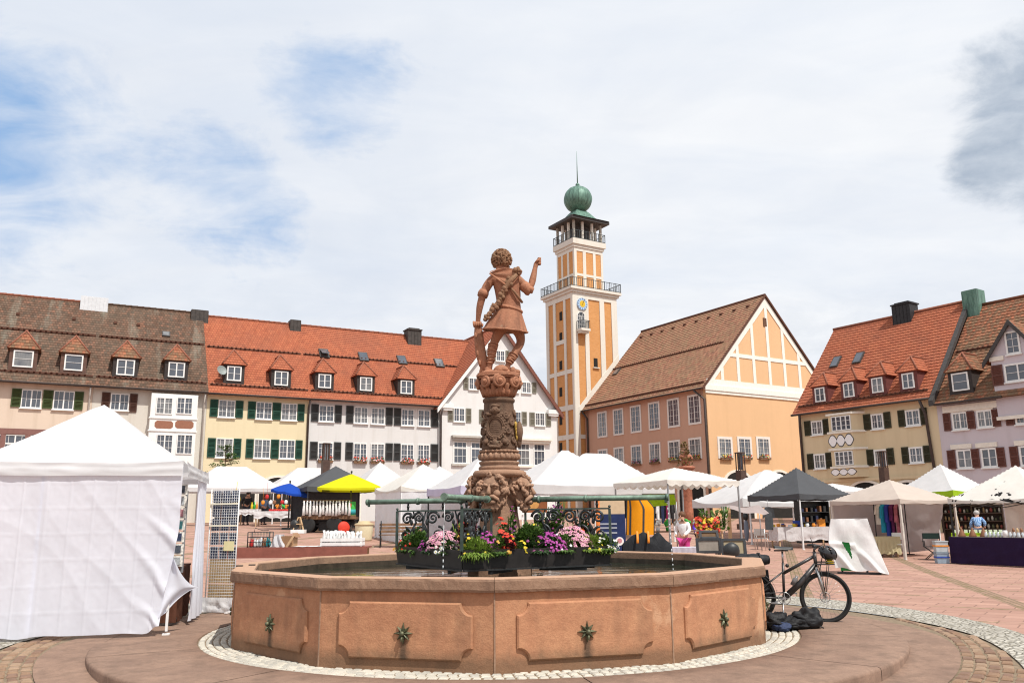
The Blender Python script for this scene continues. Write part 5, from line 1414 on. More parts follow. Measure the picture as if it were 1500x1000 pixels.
snow_guard(rt, pt(LX + .2, .055), pt(-.1, .055), nr); snow_guard(rt, pt(LX + .2, .50), pt(-1.2, .50), nr)
mb = MB(); mb.tube([(LX, gc, zAp + .04), (.15, gc, zAp + .04)], .13, 7); mb.build('ridge_tiles', SNOW, rt)
mb = MB()
for k in range(10): 
    p = pt(LX + 1 + (abs(LX) - 2.2) * k / 9, .90); mb.box(p + nr * .05, (.3, .25, .2))
mb.build('vent_tile', SNOW, rt)
p = pt(TH.L(900, 545, 3)[0], .45); skylight(rt, p + nr * .02, nr, (0, 1, sT), .7, .9)
gutter(r, LX + .1, 0.1, -.56, zEv)
TW = simple('white_gable_trim', (.76, .73, .67), .8, .08)
# lattice of white strips on the gable
mb = MB(); zb = zGc + .02
def gpt(y, z, x=0): return (x, y, z)
def rake(y): return zAp - .25 - sT * abs(y - gc) * 1.0
mb.box2((0, -.18, zb - .45), (.16, GW + .18, zb)); mb.box2((.0, -.10, zb - .7), (.09, GW + .1, zb - .45)); mb.box2((0, .12, zb), (.045, GW - .12, zb + .55))
zm = zb + (zAp - zb) * .325
for k in range(1, 8):
    y = GW * (k + .02) / 8.04; zt = rake(y) - .35
    if zt > zb + .4: mb.box2((0, y - .17, zb + .55), (.05, y + .17, zt))
hw_ = (zAp - .25 - zm) / sT
mb.box2((0, gc - hw_ + .3, zm - .17), (.055, gc + hw_ - .3, zm + .17))
for s in (-1, 1):
    y0 = gc + s * ((zAp - .25 - zb) / sT); q = s
    mb.prism([(0, y0, zb + .02), (0, gc, zAp - .2), (0, gc, zAp - 1.0), (0, y0 - s * .55, zb + .02)], (.06, 0, 0))
mb.build('gable_lattice', TW, r)
for s in (-1, 1):
    mb = MB(); y0 = gc + s * (gc + .55) if s < 0 else e2 + .05
    zz0 = zAp - sT * abs(y0 - gc)
    mb.prism([(.10, y0, zz0 + .08), (.10, gc, zAp + .10), (.10, gc, zAp - .12), (.10, y0, zz0 - .14)], (.12, 0, 0)); mb.build('verge', SNOW, rt)
y, z = TH.G(1120, 472); mb = MB(); mb.box((.03, y, z), (.06, .42, .8)); mb.build('attic_opening', simple('brown_louvre', (.12, .06, .035), .8, .2), r)
hwz = lambda px, a, b: TH.L(px, a)
cx6 = [881.7, 905.4, 931, 958.1, 986.6, 1017.5]
x6, zt6 = TH.L(1017.5, 577.5); zb6 = TH.L(1017.5, 621.5)[1]; w6 = TH.L(1027, 600)[0] - TH.L(1008.2, 600)[0]
zt6b = TH.L(1020, 640.5)[1]; zb6b = TH.L(1020, 672)[1]
FRP = simple('pale_window_surround', (.68, .64, .60), .7, .06)
for i, px in enumerate(cx6):
    x = TH.L(px, 600)[0]
    window(r, x, zb6, w6, zt6 - zb6, 2, 5, 1, frame=FRP, pane=PANE, fw=.17, sill=False)
    window(r, TH.L(px + 1.2, 655)[0], zb6b, w6, zt6b - zb6b, 2, 3, 1, frame=FRP, pane=PANE, fw=.17, sill=False)
    if i > 1: flower_box(r, TH.L(px + 1.2, 655)[0], zb6b + .15, w6 * .8, 40 + i, m1=YELP if i > 3 else MAG, m2=RED)
for a, b in ((1052, 1073.8), (1081, 1102), (1108.8, 1129.3)):
    y0, z0 = TH.G(a, 670.5 ); y1, _ = TH.G(b, 671); zt_ = TH.G((a + b) / 2, 639.5)[1]; zb_ = TH.G((a + b) / 2, 671.5)[1]
    window(r, 0, zb_, y1 - y0, zt_ - zb_, 2, 4, 1, y=(y0 + y1) / 2, rz=pi / 2, frame=FRP, pane=PANE, fw=.22, sill=False)
    flower_box(r, 0, zb_ + .15, (y1 - y0) * .75, int(a), y=(y0 + y1) / 2, rz=pi / 2, m1=RED, m2=YELP)
downpipe(r, [(-.9, -.55, zEv - .1), (-.12, -.12, zEv - .9), (-.12, -.12, GT)], BROWNM, .1); downpipe(r, [(LX + .3, -.55, zEv - .1), (LX + .55, -.12, zEv - .8), (LX + .55, -.12, GT)], BROWNM, .1)
for px in (1012, 968, 925): x, z = TH.L(px, 701); arch(r, x, .8, 3.0, z - .8)
for px in (1080.5, 1141): y, z = TH.G(px, 691); arch(r, 0, .8, 3.3, z - .8, y=y, rz=pi / 2)
# tower beyond the far gable
a_, _ = TH.G(844, 650, LX); b_, _ = TH.G(905, 500, LX)
PTW = TH.W(LX, a_)
TWR = House('clock_tower', 'tall brick and white clock tower with galleries and a green onion dome', 'tower', PTW, RZB + pi / 2); r = TWR.root
w_ = b_ - a_
d_ = TWR.G(799.5, 447, 0)[0]
zc1 = TWR.L(838.5, 427)[1]
TBR = brick('orange_brick', (.55, .245, .075), (.63, .30, .105), (.5, .32, .18)); TWH = plaster('tower_white', (.70, .67, .60), .15)
wall_box(r, .06, w_ - .06, .06, d_ - .06, GT, zc1 - .02, TBR, 'brick_shaft')
mb = MB()
def rx(px, py): return TWR.L(px, py)[0]
def rz2(py, px=850): return TWR.L(px, py)[1]
ref = 540
c0 = [0, rx(847.8, ref), rx(858.5, ref), rx(864.3, ref), rx(881, ref), rx(887.8, ref), rx(898.3, ref), w_]
zf = rz2(436, 845)
for a, b in ((0, 1), (2, 3), (4, 5), (6, 7)): mb.box2((c0[a] + (.0 if a else 0.0), -.04, GT), (c0[b], .058, zf))
mb.box2((c0[0] + .002, -.042, zf - .001), (w_ - .002, .06, zc1 - .01))
mb.box2((c0[1] - .01, -.035, rz2(488, 852)), (c0[2] + .01, .05, zf))
for a, b in ((594.5, 600), (636, 642)): mb.box2((c0[1] - .01, -.035, rz2(b, 852)), (c0[2] + .01, .05, rz2(a, 852)))
# left face (x = 0)
def ly_(px, py=480): return TWR.G(px, py, 0)[0]
def lz_(py, px=822): return TWR.G(px, py, 0)[1]
e0 = [0, ly_(837), ly_(829), ly_(826), ly_(814.3), ly_(810.8), ly_(804), d_]
for a, b in ((0, 1), (2, 3), (4, 5), (6, 7)): mb.box2((-.04, max(.0, e0[a]), GT), (.058, e0[b], zf))
mb.box2((-.042, .0, zf - .001), (.06, d_, zc1 - .012))
mb.box2((-.035, e0[3], lz_(505, 820)), (.05, e0[4], lz_(499, 820)))
for a, b in ((595.5, 603), (638, 645)): mb.box2((-.035, e0[1], lz_(b, 822)), (.05, e0[6], lz_(a, 822)))
mb.box2((-.02, e0[1], lz_(550, 822)), (.05, e0[6], lz_(544, 822)))
mb.build('pilasters', TWH, r)
CRN = plaster('cornice_white', (.68, .65, .58), .15)
def slab(x0, x1, y0, y1, z0, z1, name='cornice', m=CRN):
    return wall_box(r, x0, x1, y0, y1, z0, z1, m, name)
z427, z418 = zc1, rz2(419.5, 838)
slab(-.22, w_ + .22, -.22, d_ + .22, zc1 - .01, zc1 + .28); slab(-.42, w_ + .42, -.42, d_ + .42, zc1 + .28, z418)
BRZ = simple('railing_iron', (.05, .06, .065), .5, .3)
def railing(x0, x1, y0, y1, z0, z1, n=9):
    mb = MB()
    for (ax, ay, bx_, by_) in ((x0, y0, x1, y0), (x1, y0, x1, y1), (x1, y1, x0, y1), (x0, y1, x0, y0)):
        for z in (z0 + .08, z1): mb.bar((ax, ay, z), (bx_, by_, z), .05, .05)
        m_ = n * 3
        for i in range(m_):
            t = i / m_; p = Vector((ax, ay, 0)).lerp(Vector((bx_, by_, 0)), t); k = .06 if i % 3 == 0 else .025
            mb.bar((p.x, p.y, z0), (p.x, p.y, z1 + (.06 if i % 3 == 0 else 0)), k, k)
    return mb.build('gallery_railing', BRZ, r)
z_r1 = rz2(407, 839)
railing(-.36, w_ + .36, -.36, d_ + .36, z418, z_r1)
# upper shaft set back
inx = w_ * .17; iny = d_ * .17
U0x, U1x, U0y, U1y = inx, w_ - inx, iny, d_ - iny
def uz(py, px=842): return TWR.L(px, py, U0y)[1]
zu1 = uz(361)
wall_box(r, U0x + .05, U1x - .05, U0y + .05, U1y - .05, z418 - .3, zu1 + .1, TBR, 'upper_shaft')
mb = MB(); fr = [0, .085, .30, .405, .655, .745, .93, 1.0]
zA0, zA1, zA2, zA3 = uz(366.5), uz(399), uz(402.5), z418 - .2
for (p0, p1, ax) in ((U0x, U1x, 'x'), (U0y, U1y, 'y')):
    for s in (0, 1):
        for a, b in ((0, 1), (2, 3), (4, 5), (6, 7)):
            q0, q1 = p0 + (p1 - p0) * fr[a], p0 + (p1 - p0) * fr[b]
            if ax == 'x': yv = U0y if s == 0 else U1y - .05; mb.box2((q0, yv, zA3), (q1, yv + .05, zA0))
            else: xv = U0x if s == 0 else U1x - .05; mb.box2((xv, q0 + .003, zA3), (xv + .05, q1 - .003, zA0))
        if ax == 'x': yv = U0y + .004 if s == 0 else U1y - .05; mb.box2((p0, yv, zA2), (p1, yv + .045, zA1)); mb.box2((p0, yv - .008, zA0), (p1, yv + .045, zu1))
        else: xv = U0x + .004 if s == 0 else U1x - .05; mb.box2((xv, p0 + .06, zA2), (xv + .045, p1 - .06, zA1)); mb.box2((xv - .008, p0 + .06, zA0), (xv + .045, p1 - .06, zu1))
mb.build('upper_pilasters', TWH, r)
zu2 = uz(349, 840)
slab(U0x - .12, U1x + .12, U0y - .12, U1y + .12, zu1 - .01, zu1 + .3); slab(U0x - .28, U1x + .28, U0y - .28, U1y + .28, zu1 + .3, zu2)
railing(U0x - .22, U1x + .22, U0y - .22, U1y + .22, zu2, uz(337, 840), 5)
# open lantern
zl1 = uz(322, 842)
mb = MB()
for i in range(4):
    for (x, y) in ((U0x + (U1x - U0x) * i / 3, U0y), (U0x + (U1x - U0x) * i / 3, U1y), (U0x, U0y + (U1y - U0y) * i / 3), (U1x, U0y + (U1y - U0y) * i / 3)):
        x = min(max(x, U0x + .12), U1x - .12); y = min(max(y, U0y + .12), U1y - .12)
        mb.box2((x - .11, y - .11, zu2), (x + .11, y + .11, zl1))
mb.build('lantern_posts', TWH, r)
wall_box(r, U0x + 1.0, U1x - 1.0, U0y + 1.0, U1y - 1.0, zu2, zl1, LEAD, 'lantern_core')
o = .62
zr0 = zl1
mb = MB(); mb.box2((U0x - o, U0y - o, zr0 - .02), (U1x + o, U1y + o, zr0 + .3)); mb.build('lantern_eave', LEAD, r)
mcx, mcy = (U0x + U1x) / 2, (U0y + U1y) / 2
def az_(py, px=846): return TWR.L(px, py, mcy)[1]
mb = MB(); hw0 = (U1x - U0x) / 2 + o - .1
prof = [(hw0, zr0 + .3), (hw0 * .62, zr0 + .62), (hw0 * .36, az_(313.5)), (hw0 * .26, az_(310))]
for i in range(len(prof) - 1):
    (r0, za_), (r1, zb_) = prof[i], prof[i + 1]
    for k in range(4):
        ang = [pi / 4 + pi / 2 * (k + j) for j in (0, 1)]; q = sqrt(2)
        mb.quad(*[(mcx + rr_ * q * cos(t), mcy + rr_ * q * sin(t), z) for rr_, t, z in ((r0, ang[0], za_), (r0, ang[1], za_), (r1, ang[1], zb_), (r1, ang[0], zb_))])
mb.build('lantern_roof', COPPER, r)
zB0, zB1 = az_(311.5), az_(273.5); rb = (zB1 - zB0) / 2 * 1.02
mb = MB()
mb.lathe([(max(.03, rb * sin(pi * i / 18) * (1 if i else 1)), (zB0 + zB1) / 2 - (zB1 - zB0) / 2 * cos(pi * i / 18)) for i in range(19)], 96, c=(mcx, mcy, 0), wob=lambda a, z: 1 - .045 * abs(sin(a * 9)) ** .5 + .03, smooth=True)
mb.build('onion_dome', COPPER, r)
mb = MB(); mb.lathe([(.16, zB1 - .1), (.12, zB1 + .05), (.12, zB1 + .12)], 12, c=(mcx, mcy, 0)); mb.ball((mcx, mcy, az_(271.3)), .24, 14, 10); mb.tube([(mcx, mcy, az_(269)), (mcx, mcy, az_(245)), (mcx, mcy, az_(222))], [.07, .045, .012], 8); mb.build('spire', COPPER, r)
# clock, arched window with balcony, slits
kx, kz = TWR.L(851.8, 445.5); R_ = (TWR.L(851.8, 437)[1] - kz) * 1.02
mb = MB(); mb.tube([(0, .02, 0), (0, -.12, 0)], R_, 40, smooth=False); ck = mb.build('clock_face', simple('clock_blue', (.35, .52, .72), .5, .06), r, (kx, -.06, kz))
mb = MB(); mb.tube([(0, -.12, 0), (0, -.135, 0)], R_ * .52, 32, smooth=False)
for i in range(16):
    a = 2 * pi * i / 16; t = Vector((R_ * .62 * sin(a), -.13, R_ * .62 * cos(a))); s = Vector((cos(a), 0, -sin(a))) * R_ * .09; b0 = t * .8; b0.y = -.13; mb.tri(b0 - s, b0 + s, t)
mb.build('clock_sun', simple('clock_gold', (.68, .46, .04), .4, .1, metal=.2), ck)
mb = MB()
for i in range(12):
    a = pi / 6 * i; mb.box((R_ * .84 * sin(a), -.125, R_ * .84 * cos(a)), (R_ * .09, .02, R_ * .2 if i % 3 else R_ * .26), ry=a)
for i in range(60):
    if i % 5: a = 2 * pi * i / 60; mb.box((R_ * .955 * sin(a), -.124, R_ * .955 * cos(a)), (.012, .012, .05), ry=a)
mb.build('clock_marks', simple('clock_ink', (.09, .05, .11), .6, .1), ck)
mb = MB()
for a, L_, w2 in ((radians(33), R_ * .72, .075), (radians(22), R_ * .9, .05)): mb.bar((-.15 * sin(a), -.15, -.15 * cos(a)), (L_ * sin(a), -.15, L_ * cos(a)), w2, .02)
mb.build('clock_hands', simple('hand_brown', (.25, .14, .02), .5, .2), ck)
x, z = TWR.L(851, 481.5); zt_ = TWR.L(851, 457)[1]; x1_ = TWR.L(856, 470)[0]; hw = (x1_ - x) * .98
mb = MB(); n = 12; H_ = zt_ - z - hw
mb.poly([(-hw, -.062, 0), (hw, -.062, 0)] + [(hw * cos(pi * i / n), -.062, H_ + hw * sin(pi * i / n)) for i in range(n + 1)]); aw = mb.build('pane', PANED, r, (x, 0, z)); aw.name = 'arched_window'
mb = MB()
for i in range(n): a, b = pi * i / n, pi * (i + 1) / n; mb.bar((hw * cos(a), -.075, H_ + hw * sin(a)), (hw * cos(b), -.075, H_ + hw * sin(b)), .09, .05)
for s in (-1, 0, 1): mb.box((s * hw * .98, -.075, H_ / 2), (.07, .03, H_))
for q in (-.5, .5): mb.box((q * hw, -.072, (H_ + hw * .7) / 2), (.03, .02, H_ + hw * .7))
for q in range(1, 4): mb.box((0, -.072, H_ * q / 3), (2 * hw, .02, .035))
mb.build('window_frame', WHITE, aw)
mb = MB(); mb.box((.02, -.45, -.22), (hw * 2.5, .85, .26)); mb.box((.02, -.4, -.45), (hw * 2.1, .6, .22)); bo = mb.build('balcony', CRN, r, (x, 0, z))
mb = MB()
for i in range(9): mb.bar((hw * 1.2 * (i / 4 - 1), -.84, -.09), (hw * 1.2 * (i / 4 - 1), -.84, .75), .035, .035)
for s in (-1, 1):
    for q in range(4): mb.bar((s * hw * 1.2, -.84 + q * .26, -.09), (s * hw * 1.2, -.84 + q * .26, .75), .035, .035)
    mb.bar((s * hw * 1.2, -.84, .75), (s * hw * 1.2, -.06, .75), .045, .045)
mb.bar((-hw * 1.2, -.84, .75), (hw * 1.2, -.84, .75), .045, .045); mb.build('balcony_railing', BRZ, bo)
slit = None
def slit_win(x, y, z, rz_, w=.5, h=.95):
    global slit
    if slit is None:
        mb = MB(); mb.box((0, 0, 0), (w, .04, h)); slit = mb.build('slit_window', DARK, r, (x, y, z), rz_); return
    put('slit_window', slit, r, (x, y, z), rz_)
x, z = TWR.L(873, 531); slit_win(x, .05, z, 0)
mb = MB(); mb.box((x, -.02, z - .56), (.8, .2, .1)); mb.build('slit_sill', CRN, r)
for py in (463, 493.5, 535, 574, 615.5, 655): y, z = TWR.G(821, py, 0); slit_win(.05, y, z, pi / 2)
# white coping where the hall roof meets the tower
mb = MB(); 
def hall2tower(xw, yw): 
    p = TH.W(xw, yw) - TWR.O; return p.dot(TWR.X), p.dot(TWR.Y)
for t0, t1 in ((-.03, .72),):
    P0 = pt(LX, t0) ; P1 = pt(LX, t1)
    u0, v0 = hall2tower(P0.x, P0.y); u1, v1 = hall2tower(P1.x, P1.y)
    mb.prism([(u0, -.1, P0.z - .0), (min(u1, w_), -.1, P0.z + (P1.z - P0.z) * (min(u1, w_) - u0) / (u1 - u0)), (min(u1, w_), -.1, P0.z + (P1.z - P0.z) * (min(u1, w_) - u0) / (u1 - u0) + .75), (u0, -.1, P0.z + .7)], (0, .1, 0))
mb.build('roof_coping', TWH, r)
# ---------------------------------------------------------- right hand houses
RZC = radians(124.55 - 180)
PC = at(1172.5, 640, 60)
HC = House('corner_house', 'beige yellow house with dark shutters and white bay, right of the town hall', 'house', PC, RZC); r = HC.root
XR = HC.L(1377, 640)[0]; YRC = 5.6; GC = gz(PC.x, PC.y) - 3
eC = HC.L(1260, 596, -.5)[1]; rC = HC.L(1320, 462.5, YRC)[1]
SC = (rC - eC) / (YRC + .5)
P_BEI = plaster('beige_plaster', (.66, .545, .36), .15); P_LIL = plaster('lilac_plaster', (.57, .52, .555), .15)
x0r = HC.L(1159.5, 608, -.5)[0]
rl = HC.L(1221.6, 482, YRC)[0]
wall_box(r, 0, XR, 0, 10.5, GC, eC + .25, P_BEI)
mb = MB(); mb.prism([(.02, .02, eC + .1), (.02, 10.4, eC + .1), (max(.05, rl * .0 + .05), YRC, rC - .5)], (.3, 0, 0)); mb.build('end_gable', P_BEI, r)
mb = MB(); roof_slope(mb, (x0r, -.5, eC), (XR - .15, -.5, eC), (XR - .15, YRC, rC), (rl, YRC, rC), .30, .04)
mb.quad((x0r, -.5, eC - .02), (XR - .15, -.5, eC - .02), (XR - .15, .1, eC + .03), (x0r, .1, eC + .03))
roof_slope(mb, (XR - .15, 2 * YRC + .5, eC), (x0r, 2 * YRC + .5, eC), (rl, YRC, rC), (XR - .15, YRC, rC), .3, .04)
rch = mb.build('roof', T_RED, r)
mb = MB(); mb.tube([(rl - .05, YRC, rC + .05), (XR - .2, YRC, rC + .05)], .12, 7); mb.build('ridge_tiles', RIDGE, rch)
mb = MB(); mb.prism([(XR - .15, -.62, eC - .15), (XR - .15, YRC, rC + .12), (XR - .15, YRC, rC - .25), (XR - .15, -.62, eC - .5)], (.30, 0, 0)); mb.build('verge', LEAD, rch)
gutter(r, x0r, XR - .15, -.56, eC)
nrC = Vector((0, -SC, 1)).normalized(); snow_guard(rch, Vector((x0r + .3, .0, eC + SC * .5)), Vector((XR - .4, 0, eC + SC * .5)), nrC)
OLV = simple('olive_black_shutter', (.035, .035, .018), .6, .15)
def rowC(H, r, wins, shs, y0, y1, sm_, slope, ref, cols=2, rows=2, sh0=0, sh1=0):
    for a, b in wins:
        c = (a + b) / 2; x, z, h = wz(H, c, y0 + (c - ref) * slope[0], y1 + (c - ref) * slope[1]); w = H.L(b, y1)[0] - H.L(a, y1)[0]; window(r, x, z, w, h, cols, rows, 1, fw=.1, frame=WHITE)
    for a, b in shs:
        c = (a + b) / 2; x, z, h = wz(H, c, y0 + sh0 + (c - ref) * slope[0], y1 + sh1 + (c - ref) * slope[1]); w = H.L(b, y1)[0] - H.L(a, y1)[0]; shutter(r, x, z, w, h, sm_)
rowC(HC, r, ((1188, 1204.8), (1275.5, 1293.5), (1325.5, 1347)), ((1178, 1187.3), (1205.3, 1213.8), (1264.5, 1274.7), (1294.3, 1304), (1314.7, 1324.8), (1347.5, 1357.5)), 616, 637, OLV, (-.115, -.095), 1196, sh0=-1)
rowC(HC, r, ((1192, 1209), (1280, 1298), (1331, 1351.5)), ((1182.3, 1191.3), (1209.3, 1218.3), (1269.3, 1279.3), (1298.8, 1308.8), (1320.2, 1330.3), (1352.3, 1362.5)), 664.5, 686.5, OLV, (-.072, -.06), 1200, sh0=-1)
yb = -.6
xb0, _ = HC.L(1215, 640, yb); xb1, _ = HC.L(1250, 640, yb); zt_ = HC.L(1232, 606, yb)[1]; zb_ = HC.L(1236, 699, yb)[1]
mb = MB(); mb.prism([(xb0, 0, zb_), (xb0 + .02, yb, zb_), (xb1 - .02, yb, zb_), (xb1 + .5, 0, zb_)], (0, 0, zt_ - zb_)); bay = mb.build('bay_window', P_BEI, r)
mb = MB()
for py in (605.5, 632.5, 657.5, 684): mb = MB(); z = HC.L(1234, py, yb)[1]; mb.prism([(xb0 - .1, 0, z - .07), (xb0 - .1, yb - .09, z - .07), (xb1 + .05, yb - .09, z - .07), (xb1 + .62, 0, z - .07)], (0, 0, .14)); mb.build('bay_moulding', TRIM, bay)
for (a, b, y0, y1) in ((1217, 1245.5, 609, 630.5), (1222.5, 1249, 660.5, 681.5)):
    x, z, h = wz(HC, (a + b) / 2, y0, y1, yb); w = HC.L(b, y1, yb)[0] - HC.L(a, y1, yb)[0]; window(bay, x, z, w, h, 1, 3, 3, y=yb, sill=False)
OVW = simple('white_medallion', (.78, .78, .78), .6, .04); OVD = simple('medallion_edge', (.05, .05, .06), .6, .1)
for (c, py, hh) in ((1220, 646, 9.3), (1231.8, 645, 9.3), (1243.8, 643.5, 9.3), (1224, 691.5, 5.2), (1236, 691, 5.2), (1248, 690.3, 5.2)):
    x, z = HC.L(c, py, yb); h = abs(HC.L(c, py - hh, yb)[1] - z); w = .33; n = 20
    for m, k, yy in ((OVD, 1.0, -.012), (OVW, .84, -.022)):
        mb = MB(); mb.prism([(w * k * cos(2 * pi * i / n) * (1 + .12 * cos(4 * pi * i / n * 2)), yb + yy, z + h * k * sin(2 * pi * i / n)) for i in range(n)], (0, .01, 0))
        mm = mb.build('medallion', m, bay) ; 
        for v in mm.data.vertices: v.co.x += x
for px, py in ((1201.5, 578), (1243.5, 571), (1285.5, 564), (1330.5, 557.6)): dormer(r, HC, px, py, -.5, eC, SC, T_RED, simple('red_cladding', (.13, .04, .035), .7, .2) if px < 1202 else bpy.data.materials['red_cladding'], yy=.5, w=.80, h=1.0)
for px, py in ((1224.6, 531.5), (1258, 525.5)): y = 2.9; skylight(r, (HC.L(px, py, y)[0], y, eC + SC * (y + .5) + .03), (0, -SC, 1), (0, 1, SC), .65, 1.1)
chim(HC, r, 1306, 1334, 465, 449, YRC - .1, simple('black_chimney', (.025, .025, .027), .6, .3), 1.1, True)
for i in range(3): pass
downpipe(r, [(x0r + .7, -.55, eC - .05), (.12, -.12, eC - .8), (.12, -.12, GC)], BROWNM, .09); downpipe(r, [(XR - .75, -.55, eC - .05), (XR - .7, -.12, eC - .9), (XR - .2, -.12, GC)], BROWNM, .09)
for px in (1268, 1330): x = HC.L(px, 712)[0]; arch(r, x, .2, 2.6, HC.L(px, 706)[1] - .2, y=0)
mb = MB(); z = HC.L(1260, 702)[1]; mb.box2((0.02, -.1, z - .1), (XR - .02, 0, z + .08)); mb.build('string_course', P_BEI, r)
# lilac house
HL = House('lilac_house', 'lilac house with red brown shutters, stepped out gable and weathered roof at the right edge', 'house', PC, RZC); r = HL.root
X2 = HL.L(1600, 640)[0]
eL = HL.L(1417, 587, -.5)[1]; YRL = 5.6; rL = HL.L(1470, 441, YRL)[1]; SLl = (rL - eL) / (YRL + .5)
wall_box(r, XR + .005, X2, 0.0, 10.5, GC, eL + .3, P_LIL)
mb = MB(); roof_slope(mb, (XR + .15, -.5, eL), (X2, -.5, eL), (X2, YRL, rL), (XR + .15, YRL, rL), .3, .04, 100)
mb.quad((XR + .15, -.5, eL - .02), (X2, -.5, eL - .02), (X2, .1, eL + .03), (XR + .15, .1, eL + .03))
mb.quad((X2, YRL, rL), (X2, 11.5, eL), (XR + .15, 11.5, eL), (XR + .15, YRL, rL))
rlo = mb.build('roof', T_RIGHT, r)
mb = MB(); mb.tube([(XR + .15, YRL, rL + .05), (X2, YRL, rL + .05)], .12, 7); mb.build('ridge_tiles', T_RIGHT, rlo)
nrL = Vector((0, -SLl, 1)).normalized(); y = 2.6; snow_guard(rlo, Vector((XR + .3, y, eL + SLl * (y + .5))), Vector((X2, y, eL + SLl * (y + .5))), nrL)
gutter(r, XR + .15, HL.L(1468, 581, -.5)[0], -.56, eL)
mb = MB(); zt_ = eL - .02; mb.box2((XR + .4, -.12, zt_ - .5), (HL.L(1465, 590)[0], -.0, zt_ - .1)); mb.build('cornice', TRIM, r)
RBS = simple('red_brown_shutter', (.115, .045, .034), .6, .15)
rowC(HL, r, ((1393.5, 1417), (1429.5, 1453.5), (1485, 1512)), ((1381, 1391.5), (1415.5, 1427), (1452, 1464), (1471.5, 1484), (1513, 1526)), 603.5, 629.5, RBS, (-.085, -.09), 1405, cols=2, rows=2)
rowC(HL, r, ((1400.5, 1423.5), (1436, 1460), (1492, 1520)), ((1387, 1398.5), (1422, 1433.5), (1459, 1471), (1478, 1490.5), (1521, 1535)), 658, 686, RBS, (-.06, -.04), 1412, cols=1, rows=2)
for a, b, py in ((1393, 1423.5, 653.8), (1429.5, 1461, 651.5), (1486, 1520, 648)): x, z = HL.L((a + b) / 2, py); w = HL.L(b, py)[0] - HL.L(a, py)[0]; mb = MB(); mb.box((x, -.05, z), (w, .1, .28)); mb.build('lintel', TRIM, r)
for a, b, py in ((1387, 1417, 601), (1425, 1455, 598)): x, z = HL.L((a + b) / 2, py); w = HL.L(b, py)[0] - HL.L(a, py)[0]; mb = MB(); mb.box((x, -.03, z), (w, .06, .2)); mb.build('lintel', TRIM, r)
dormer(r, HL, 1406.8, 559, -.5, eL, SLl, T_RIGHT, DF2, two=False, yy=.5, w=1.0, h=1.1)
chim(HL, r, 1408, 1434, 457, 427, YRL - .1, COPPER, 1.1, False)
# stepped out gable on the right
gx0 = HL.L(1453, 540, -.15)[0]; ax_, az2 = HL.L(1479.5, 472, -.15); gx1 = 2 * ax_ - gx0; gz0 = HL.L(1453, 521, -.15)[1]
mb = MB(); mb.prism([(gx0, -.15, eL - 1.2), (gx1, -.15, eL - 1.2), (gx1, -.15, gz0), (ax_, -.15, az2), (gx0, -.15, gz0)], (0, 6, 0)); go = mb.build('front_gable', P_LIL, r)
mb = MB(); sgl = (az2 - gz0) / (ax_ - gx0); o = .4
roof_slope(mb, (gx0 - o, 6, gz0 - o * sgl + .1), (gx0 - o, -.4, gz0 - o * sgl + .1), (ax_, -.4, az2 + .1), (ax_, 6, az2 + .1)); roof_slope(mb, (gx1 + o, -.4, gz0 - o * sgl + .1), (gx1 + o, 6, gz0 - o * sgl + .1), (ax_, 6, az2 + .1), (ax_, -.4, az2 + .1))
mb.build('gable_roof', T_RIGHT, go)
for s in (-1, 1):
    e = gx0 - o if s < 0 else gx1 + o; mb = MB(); mb.prism([(e, -.45, gz0 - o * sgl + .12), (ax_, -.45, az2 + .14), (ax_, -.45, az2 - .18), (e, -.45, gz0 - o * sgl - .2)], (0, .1, 0)); mb.build('verge', LEAD, go)
x, z = HL.L(1485.5, 516, -.15); window(go, x, z - .1, .8, 1.35, 2, 3, 0, y=-.15, fw=.1); 
x, z, h = wz(HL, 1490, 531.5, 558.5, -.15); window(go, x, z, 1.5, h, 1, 2, 1, y=-.15, fw=.1); shutter(go, x - 1.15, z - .1, .62, h + .15, RBS, y=-.17); shutter(go, x + 1.15, z - .1, .62, h + .15, RBS, y=-.17)
mb = MB(); mb.box2((gx0 - .05, -.27, eL - 1.3), (gx1, -.15, eL - 1.1)); mb.build('gable_moulding', TRIM, go); mb = MB(); mb.box2((gx0 - .06, -.24, gz0 - .35), (gx0 + .75, -.15, gz0 - .1)); mb.build('gable_moulding', TRIM, go)
# ---------------------------------------------------------- lamp posts, tree, ornament
def lamp(px, pyt, pyb, Y, label):
    p = at(px, pyt, Y); z0 = gz(p.x, p.y); t = thing('street_lamp', label, 'street lamp', (p.x, p.y, z0), RZA, 'brown street lamps'); H_ = p.z - z0
    mb = MB(); mb.box((0, 0, (H_ - 1.0) / 2), (.42, .42, H_ - 1.0)); mb.box((0, 0, .15), (.6, .6, .3)); mb.build('post', simple('lamp_brown', (.075, .045, .035), .5, .2) if 'lamp_brown' not in bpy.data.materials else bpy.data.materials['lamp_brown'], t)
    mb = MB()
    for sx in (-1, 0, 1):
        for sy in (-1, 0, 1):
            if sx or sy: mb.box((sx * .17, sy * .17, H_ - .5), (.045, .045, 1.0))
    mb.box((0, 0, H_), (.42, .42, .06)); mb.build('lantern_cage', bpy.data.materials['lamp_brown'], t)
    mb = MB(); mb.box((0, 0, H_ - .5), (.2, .2, .9)); mb.build('lantern_glass', PANE, t)
lamp(478, 649.5, 700, 50, 'brown street lamp behind the white tents in front of the grey house')
lamp(1083.5, 663, 700, 48, 'brown street lamp in front of the town hall gable')
lamp(1291.5, 661, 705, 52, 'brown street lamp in front of the beige yellow house')
p = at(331, 652, 52); z0 = gz(p.x, p.y)
tr = thing('young_tree', 'small green tree top showing above the left white tents by the yellow house', 'tree', (p.x, p.y, z0))
